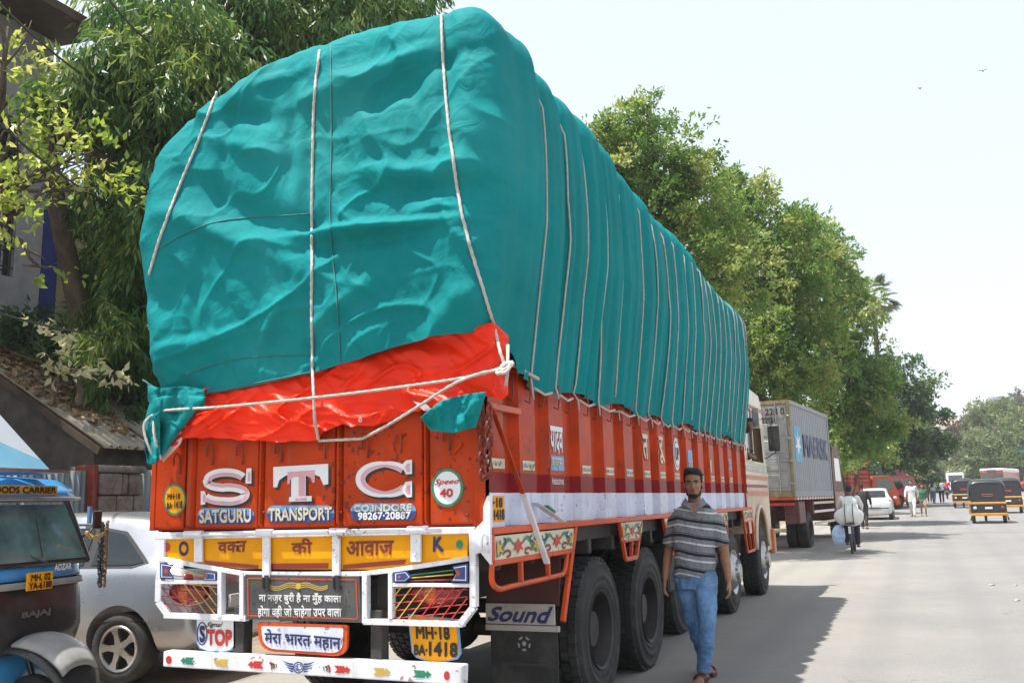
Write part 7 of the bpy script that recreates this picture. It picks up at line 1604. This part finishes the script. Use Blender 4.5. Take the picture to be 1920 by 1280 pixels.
# ================================================================== trees
mat('bark', (.075, .052, .038), .9, var=.35, scale=7, bump=.9, bscale=22, stretch=(1, 1, .35), dirt=(.16, .12, .09), damt=.6)
leafmat('leaf_weeping', (.035, .10, .028), (.075, .16, .04), (.24, .30, .08), .45)
leafmat('leaf_broad', (.12, .20, .03), (.22, .30, .06), (.40, .42, .14), .5)
leafmat('leaf_street', (.06, .14, .030), (.135, .235, .055), (.34, .37, .12), .45)
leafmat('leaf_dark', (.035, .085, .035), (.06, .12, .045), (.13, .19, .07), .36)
leafmat('leaf_far_hazed', (.10, .15, .06), (.15, .20, .08), (.24, .26, .12), .35)  # faded greens, some distance haze is mixed into the leaf colour
leafmat('leaf_rust', (.10, .07, .045), (.13, .10, .055), (.10, .13, .05), .3)
leafmat('leaf_lit', (.30, .32, .16), (.42, .42, .24), (.50, .46, .30), .4)  # sunlight on these few leaves is painted in as a pale leaf colour
def leaf_quads(C, D, L, W, N=None, fold=.0):
    """C base points, D unit leaf directions, L/W lengths -> quads"""
    n = len(C); D = D/np.linalg.norm(D, axis=1)[:, None]
    R = np.cross(D, RNG.normal(size=(n, 3))); R /= np.linalg.norm(R, axis=1)[:, None]
    L = np.asarray(L).reshape(-1, 1); W = np.asarray(W).reshape(-1, 1); mid = C+D*L*.42
    up = np.cross(R, D)*W*.18
    return np.stack([C, mid+R*W*.5+up, C+D*L, mid-R*W*.5+up], 1).reshape(-1, 3), np.arange(4*n).reshape(-1, 4)
def shell_points(c, r, n, inner=.35):
    d = RNG.normal(size=(n, 3)); d /= np.linalg.norm(d, axis=1)[:, None]
    u = RNG.random(n)**.5; u = inner+(1-inner)*u
    w = 1+.42*vnoise(d[:, 0]*2.2+c[0], d[:, 1]*2.2+c[1], d[:, 2]*2.2+c[2])+.22*vnoise(d[:, 0]*6+c[0], d[:, 1]*6, d[:, 2]*6)+.22*(RNG.random(n) < .10)
    return np.array(c)+d*np.array(r)*(u*w)[:, None], d
def crown(blobs, per, leaf, droop, ll=(.8, 1.3), spread=.18, hang=0., aspect=.42, clump=.30):
    Cs = []; Ds = []; R_ = []
    for c, r, n in blobs:
        K = max(2, int(n/13)); S_, sd_ = shell_points(c, r, K, .35)
        k = per; m = 13 if n >= 70 else max(2, n//5); tone = RNG.random(K)
        q = RNG.normal(size=(K*m, 3)); q /= np.linalg.norm(q, axis=1)[:, None]; q *= (RNG.random(K*m)**.45)[:, None]
        ci = np.repeat(np.arange(K), m); cr_ = clump*(.6+.8*RNG.random(K))[ci, None]*np.array(r)*np.array([1, 1, .8 if hang < 1 else 1.25])
        P = S_[ci]+q*cr_; d = q*.6+sd_[ci]*.5; n2 = K*m
        idx = np.repeat(np.arange(n2), k); t = RNG.random(n2*k)
        out = d[idx]*.7+RNG.normal(size=(n2*k, 3))*.55; out[:, 2] += .25 if hang < 1 else 0
        tw = RNG.normal(size=(n2, 3))*.7+d; tw[:, 2] -= hang*1.5; tw /= np.linalg.norm(tw, axis=1)[:, None]
        base = P[idx]+tw[idx]*(t[:, None]*spread*2.2)+RNG.normal(size=(n2*k, 3))*spread*.22
        out[:, 2] -= droop; Cs.append(base); Ds.append(out); R_.append(np.clip(tone[ci][idx]*.75+RNG.random(n2*k)*.35, 0, 1))
    C = np.concatenate(Cs); D = np.concatenate(Ds); n = len(C); L = leaf*(ll[0]+(ll[1]-ll[0])*RNG.random(n))
    V, Fq = leaf_quads(C, D, L, L*aspect); return V, Fq, np.concatenate(R_)
def limb(g, a, b, r0, r1, wob=.12, n=7, seg=9):
    a = Vector(a); b = Vector(b); L_ = (b-a).length; pts = []; s_ = random.random()*9
    for i in range(seg+1):
        t = i/seg; p = a.lerp(b, t); w = wob*L_*math.sin(t*PI)*.5; pts.append(p+Vector((w*float(vnoise(t*3+s_, 1)), w*float(vnoise(t*3+s_, 5)), w*.5*float(vnoise(t*3, s_)))))
    g.tube(pts, r0, n, taper=[r0+(r1-r0)*i/seg for i in range(seg+1)]); return pts
def tree(name, label, base, top, r0, blobs, per, leaf, lm, droop=.3, hang=.2, group=None, cat='tree', aspect=.42, spread=.18, singles=0, twigs=True, trunkpts=None, minb=.5):
    t = thing(name, label, cat, tuple(base), 0, group, world=True)
    g = MB()
    if trunkpts: g.tube(smooth_path(trunkpts, 6), r0, 12, taper=list(np.linspace(r0, r0*.5, (len(trunkpts)-1)*6+1))); tp_ = trunkpts
    else: tp_ = limb(g, base, top, r0, r0*.55, .12, 10)
    g.build('trunk', 'bark', t, smooth=True)
    T = Vector(tp_[-1]); M_ = Vector(tp_[len(tp_)//2])
    for i, (c, r, n) in enumerate(blobs):
        g = MB(); st_ = M_.lerp(T, random.uniform(minb, 1.0)); pts = limb(g, st_, c, r0*.42, r0*.10, .25, 6)
        for k in range(4 if twigs else 0):
            d = Vector(RNG.normal(size=3)).normalized(); q = Vector(c)+Vector((d.x*r[0], d.y*r[1], d.z*r[2]))*.8; limb(g, pts[random.randint(4, 9)], q, r0*.13, .008, .2, 5, 6)
        g.build('branch', 'bark', t, smooth=True)
    V, Fq, rn = crown(blobs, per, leaf, droop, hang=hang, aspect=aspect, spread=spread)
    o = npmesh('crown', V, Fq, [lm], t, rnd=rn); o['kind'] = 'stuff'
    if singles:
        lf = bpy.data.meshes.new('leaf'); L_ = leaf*1.1; w = L_*aspect*.5
        lf.from_pydata([(0, 0, 0), (w*.8, .02, -L_*.3), (w, .03, -L_*.5), (0, .0, -L_), (-w, .03, -L_*.5), (-w*.8, .02, -L_*.3), (0, 0, -L_*.4)], [], [(0, 1, 6), (1, 2, 6), (2, 3, 6), (3, 4, 6), (4, 5, 6), (5, 0, 6)]); lf.materials.append(MATS[lm])
        a_ = lf.attributes.new('rnd', 'FLOAT', 'FACE'); a_.data.foreach_set('value', [.9]*6)
        cp_ = Vector((0, 0, CAMH)); off = Vector(base)
        pool = []
        for c, r, n in blobs:
            P, d = shell_points(c, r, 60, .8); pool += [Vector(p) for p in P]
        pool.sort(key=lambda p: (p-cp_).length)
        for p in pool[:singles]:
            o = bpy.data.objects.new('leaf', lf); COL.objects.link(o); o.parent = t; o.location = p-off; o.rotation_euler = (random.uniform(-1.2, 1.2)*(1.3-droop*.6), random.uniform(-1, 1)*(1.3-droop*.6), random.uniform(0, 6.3))
    return t
def bl(px, py, d, r, n, rz=1., ry=1.): c = at_d(px, py, d); return (tuple(c), (r, r*ry, r*rz), n)
# weeping trees behind and left of the load
D0 = 13.5
tpts = [at_d(160, 760, 14), at_d(158, 640, 14), at_d(135, 520, 14), at_d(115, 430, 13.8), at_d(98, 330, 13.6), at_d(88, 250, 13.5), at_d(60, 180, 13.4)]
base = Vector((tpts[0].x, tpts[0].y, 0)); 
tree('weeping_tree', 'dark trunked tree with long drooping leaves left of the green tarpaulin', base, None, .19,
     [bl(175, 150, 13.5, .55, 110), bl(110, 120, 13.3, .4, 50), bl(250, 200, 14, 1.0, 360, 1.3), bl(340, 110, 14.5, 1.1, 400), bl(330, 290, 14.2, 1.0, 420, 1.6), bl(240, 330, 14.6, .65, 160, 1.5), bl(395, 200, 15, 1.2, 420), bl(240, 480, 15, .45, 90, 1.5), bl(300, 450, 14, .6, 150, 1.6)],
     15, .20, 'leaf_weeping', droop=1.5, hang=1.6, aspect=.19, spread=.20, singles=230, trunkpts=[base]+tpts)
b2 = at_d(175, 700, 15.5); b2.z = 0
tree('weeping_tree', 'second slimmer trunked weeping tree behind the first one beside the tarpaulin', b2, None, .12, [bl(215, 580, 14.5, .8, 260, 1.2), bl(250, 640, 13.5, .55, 150), bl(265, 560, 14, .5, 130, 1.4)], 15, .19, 'leaf_weeping', droop=1.4, hang=1.5, aspect=.20,
     trunkpts=[b2, at_d(178, 560, 15.5), at_d(172, 420, 15.5), at_d(168, 300, 15.5), at_d(200, 150, 15.5)])
b3 = at_d(560, 500, 18); b3.z = 0
tree('weeping_tree', 'tall weeping tree whose crown shows over the top left of the tarpaulin', b3, at_d(540, 60, 18), .25, [bl(430, 60, 17, 1.6, 620), bl(540, 40, 17.5, 1.5, 560), bl(640, 20, 18, 1.5, 480), bl(730, -10, 18.5, 1.2, 330), bl(440, 190, 18, 1.5, 380), bl(560, -60, 18, 1.8, 330), bl(380, 0, 17, 1.2, 300)],
     15, .21, 'leaf_weeping', droop=1.4, hang=1.5, aspect=.20, spread=.22)
b4 = at_d(-160, 700, 12); b4.z = 0
tree('leafy_tree', 'pale green broad leaved branches hanging in from the left edge', b4, at_d(-120, 300, 12), .15, [bl(20, 250, 11.5, .40, 34), bl(40, 335, 11.3, .34, 30, .7), bl(0, 400, 11, .35, 30, .7), bl(70, 300, 12, .28, 18, .6), bl(120, 300, 12, .25, 16, .6), bl(140, 230, 12.6, .3, 16, .6), bl(10, 130, 12, .4, 36), bl(15, 50, 12, .4, 24, .6), bl(150, 290, 12, .35, 40, .6), bl(75, 500, 12, .25, 14, .5), bl(165, 350, 12, .25, 25, .6)],
     7, .125, 'leaf_broad', droop=.3, hang=.1, aspect=.5, spread=.2, singles=110, twigs=True)
# shrubs above the shed
b5 = at_d(150, 760, 12.6); b5.z = 2.9
tree('shrub', 'dark shrubs crowding over the leafy shed roof with a few leaves coloured pale as if sunlit', b5, at_d(140, 690, 12.6), .05, [bl(60, 660, 15, .7, 140, .7), bl(180, 680, 15.5, .8, 190, .7), bl(255, 700, 15, .7, 160, .8), bl(120, 660, 15.5, .6, 100, .6), bl(10, 650, 14.5, .6, 100, .6), bl(262, 745, 14.2, .4, 70, .7)], 13, .12, 'leaf_dark', droop=.4, aspect=.4, cat='shrub')
b6 = at_d(100, 740, 11.6); b6.z = 2.8
if 1: tree('shrub', 'sparse twigs with leaves coloured pale as if sunlit, standing before the dark shrubs', b6, at_d(110, 690, 11.6), .02, [bl(60, 620, 11.6, .14, 5, .6), bl(110, 665, 11.6, .14, 6, .6), bl(95, 685, 11.6, .12, 6, .5), bl(165, 690, 11.6, .12, 5, .6), bl(195, 695, 11.6, .12, 5, .6), bl(120, 640, 11.6, .15, 5, .5), bl(240, 710, 11.6, .12, 5, .6)], 5, .12, 'leaf_lit', droop=.1, aspect=.5, cat='shrub', spread=.1, twigs=False)
# street trees on the right of the picture, behind the parked trucks
def street(label, bpx, d, tpy, r0, blobs, per, leaf, lm='leaf_street', name='street_tree', **k):
    b = at_d(bpx, 930, d); b.z = gz(b.y)-.1; return tree(name, label, b, at_d(bpx, tpy, d), r0, blobs, per, leaf, lm, **k)
G5 = 'street trees behind the parked trucks'
street('nearest street tree rising right behind the front half of the tarpaulin', 1180, 24, 460, .22, [bl(1150, 280, 24, .9, 330), bl(1215, 215, 24, .50, 110), bl(1225, 300, 24, 1.0, 420), bl(1290, 370, 24, 1.0, 380), bl(1180, 350, 24, 1.3, 460), bl(1270, 460, 24, 1.3, 460), bl(1300, 275, 24.5, .45, 60), bl(1360, 420, 25, .7, 170), bl(1130, 250, 23.5, .5, 110), bl(1355, 520, 24.5, 1., 330)], 13, .13, group=G5, hang=.3)
street('tall rounded street tree behind the orange truck cab', 1430, 31, 600, .28, [bl(1390, 390, 31, 1.1, 420), bl(1350, 480, 31, 1.4, 520), bl(1440, 460, 31, 1.5, 620), bl(1500, 540, 32, 1.4, 520), bl(1420, 580, 31, 1.7, 640), bl(1500, 650, 31, 1.6, 520), bl(1430, 700, 31, 1.4, 420), bl(1370, 355, 31, .55, 90), bl(1400, 640, 30, 1.3, 420), bl(1500, 730, 32, 1.2, 300)], 13, .15, group=G5, hang=.3)
street('broad street tree above the shipping container', 1560, 39, 640, .3, [bl(1520, 450, 39, 1.1, 340), bl(1555, 505, 40, 1.1, 340), bl(1560, 560, 39, 1.9, 620), bl(1575, 615, 40, 1.1, 300), bl(1590, 700, 39, 1.6, 500), bl(1500, 420, 39, .7, 120), bl(1540, 760, 39, 1.8, 480), bl(1600, 780, 40, 1.6, 420), bl(1640, 720, 40, .9, 220), bl(1648, 790, 40, .9, 220), bl(1622, 672, 40, .5, 90)], 13, .18, group=G5, hang=.3)
street('darker street tree over the row of light trucks', 1640, 62, 780, .3, [bl(1680, 720, 62, 1.7, 340), bl(1700, 790, 62, 2.2, 520), bl(1745, 750, 62, .9, 130), bl(1726, 815, 62, 1.1, 190), bl(1650, 760, 62, 2.0, 360), bl(1640, 840, 60, 2.0, 360), bl(1720, 850, 64, 1.7, 300), bl(1762, 835, 62, .6, 60), bl(1590, 850, 58, 1.6, 300), bl(1665, 695, 62, .8, 120)], 12, .26, 'leaf_dark', group=G5, spread=.3, hang=.3)
street('low bright green bushes under the darker tree beyond the light trucks', 1600, 50, 860, .1, [bl(1600, 830, 50, .9, 180), bl(1650, 835, 50, .8, 160), bl(1560, 850, 48, 1.0, 160)], 12, .2, 'leaf_street', name='shrub', cat='shrub', spread=.25)
street('pale low tree far beyond the pedestrians', 1745, 115, 890, .2, [bl(1735, 880, 115, 1.8, 240), bl(1765, 880, 118, 1.8, 220), bl(1750, 900, 112, 2.2, 200)], 10, .5, 'leaf_far_hazed', spread=.5)
street('narrow rusty brown tree at the end of the road', 1805, 150, 800, .3, [bl(1805, 815, 150, 1.9, 240, 1.5), bl(1812, 860, 150, 2.2, 260, 1.6), bl(1846, 790, 150, 1.4, 150), bl(1800, 890, 150, 2.4, 200), bl(1815, 795, 150, 1.4, 120)], 10, .55, 'leaf_rust', spread=.5)
street('large hazy green tree at the right behind the rickshaws', 1865, 120, 800, .4, [bl(1855, 800, 125, 2.6, 420), bl(1890, 790, 125, 2.6, 380), bl(1850, 850, 118, 2.8, 420), bl(1895, 850, 116, 3.0, 480), bl(1835, 880, 118, 1.9, 220), bl(1920, 830, 116, 2.6, 320), bl(1880, 890, 118, 2.2, 220), bl(1935, 880, 112, 2.2, 220)], 11, .42, 'leaf_far_hazed', spread=.45)
street('rusty toned tree crowns behind the hazy green tree', 1900, 175, 800, .4, [bl(1890, 772, 175, 3.2, 200), bl(1915, 775, 175, 3.2, 200), bl(1930, 800, 172, 4, 200), bl(1864, 790, 172, 2.4, 150)], 10, .6, 'leaf_rust', spread=.6)
o = thing('tree_line', 'distant hazy mass of trees closing off the end of the road', 'trees', tuple(at_d(1760, 915, 220)), 0, world=True)
V, Fq, rn = crown([bl(px, 905-8*math.sin(px), 200+(px % 37), 6, 160, .7) for px in range(1560, 2000, 28)], 8, 1.1, .2, spread=1.); k_ = npmesh('crown', V, Fq, ['leaf_far_hazed'], o, rnd=rn); k_['kind'] = 'stuff'; o['kind'] = 'stuff'
# hedge of greenery filling behind fence far left / behind the truck
b7 = at_d(330, 800, 17); b7.z = 0
tree('leafy_tree', 'dense dark tree filling the gap behind the tarpaulin left edge', b7, at_d(330, 500, 18), .2, [bl(300, 600, 18, 1.8, 420), bl(260, 640, 17.5, .7, 160), bl(320, 420, 18.5, 1.9, 420), bl(400, 300, 19, 2.0, 380), bl(150, 700, 16.5, .7, 120)], 13, .18, 'leaf_dark', droop=.8, aspect=.3, spread=.22)
# fan palm
p0 = at_d(1638, 556, 68); pb_ = Vector((p0.x, p0.y, 0)); pt = thing('palm_tree', 'fan palm crown poking out above the right end of the street trees', 'palm tree', tuple(pb_), 0, world=True)
g = MB(); g.tube([pb_+Vector((.1*math.sin(z*.4), 0, z)) for z in np.linspace(0, p0.z, 16)], .17, 10); g.build('trunk', 'bark', pt, smooth=True)
rp_ = random.Random(9)
for k in range(24):
    az_ = rp_.uniform(0, 2*PI); el_ = rp_.uniform(-.7, 1.2); d = Vector((math.cos(az_)*math.cos(el_), math.sin(az_)*math.cos(el_), math.sin(el_))); s1 = d.cross(Vector((0, 0, 1))).normalized(); u_ = s1.cross(d); c0 = p0+d*1.05; g = MB(); g.cyl(p0, c0, .02, .012, 5)
    for j in range(15):
        a = (j-7)*.17; e = c0+(d*math.cos(a)+s1*math.sin(a))*rp_.uniform(.85, 1.15)-Vector((0, 0, (.2+.05*abs(j-7)*.4))); m_ = c0.lerp(e, .6)+Vector((0, 0, .04)); w = (s1*math.cos(a)-d*math.sin(a))*.075
        g.add([c0, m_+w, e, m_-w], [(0, 1, 2, 3)])
    g.build('frond', 'palm_green' if 'palm_green' in MATS else mat('palm_green', (.14, .20, .08), .5, var=.25).name, pt)
g = MB()
for k in range(40): a = rp_.uniform(0, 6.3); g.add([p0-Vector((0, 0, .1)), p0+Vector((.25*math.cos(a), .25*math.sin(a), -.5)), p0+Vector((.34*math.cos(a), .34*math.sin(a), -1.3)), p0+Vector((.2*math.cos(a+.3), .2*math.sin(a+.3), -.6))], [(0, 1, 2, 3)])
tag(g.build('dead_fronds', 'dry_leaf', pt), kind='stuff')
# green traffic sign at the right edge
p = at_d(1922, 870, 112); t = thing('road_sign', 'dark green road sign board on posts at the right edge beyond the rickshaws', 'road sign', (p.x, p.y, gz(p.y)))
g = MB(); g.box((-.6, -.05, 1.6), (1.2, .05, 5.0)); b_ = g.build('board', 'rick_black', t)
for z in (3.2, 4.5): g = MB(); g.box((-.5, -.08, z), (1.1, -.051, z+.28)); g.build('green_band', 'green_paint', b_)
for x in (-.3, .9): g = MB(); g.cyl((x, .08, -.1), (x, .08, 5), .06); g.build('post', 'steel', t)
# air: light haze
hm = bpy.data.materials.new('haze'); hm.use_nodes = True; hn = hm.node_tree; hn.nodes.remove(hn.nodes['Principled BSDF']); pv = hn.nodes.new('ShaderNodeVolumePrincipled')
pv.inputs['Color'].default_value = (.94, .96, 1, 1); pv.inputs['Density'].default_value = .0007; pv.inputs['Anisotropy'].default_value = .25; hn.links.new(pv.outputs[0], hn.nodes['Material Output'].inputs['Volume']); MATS['haze'] = hm

g = MB(); g.box((-298, -58, -1.2), (298, 590, 48)); o = g.build('haze', 'haze'); o['kind'] = 'stuff'
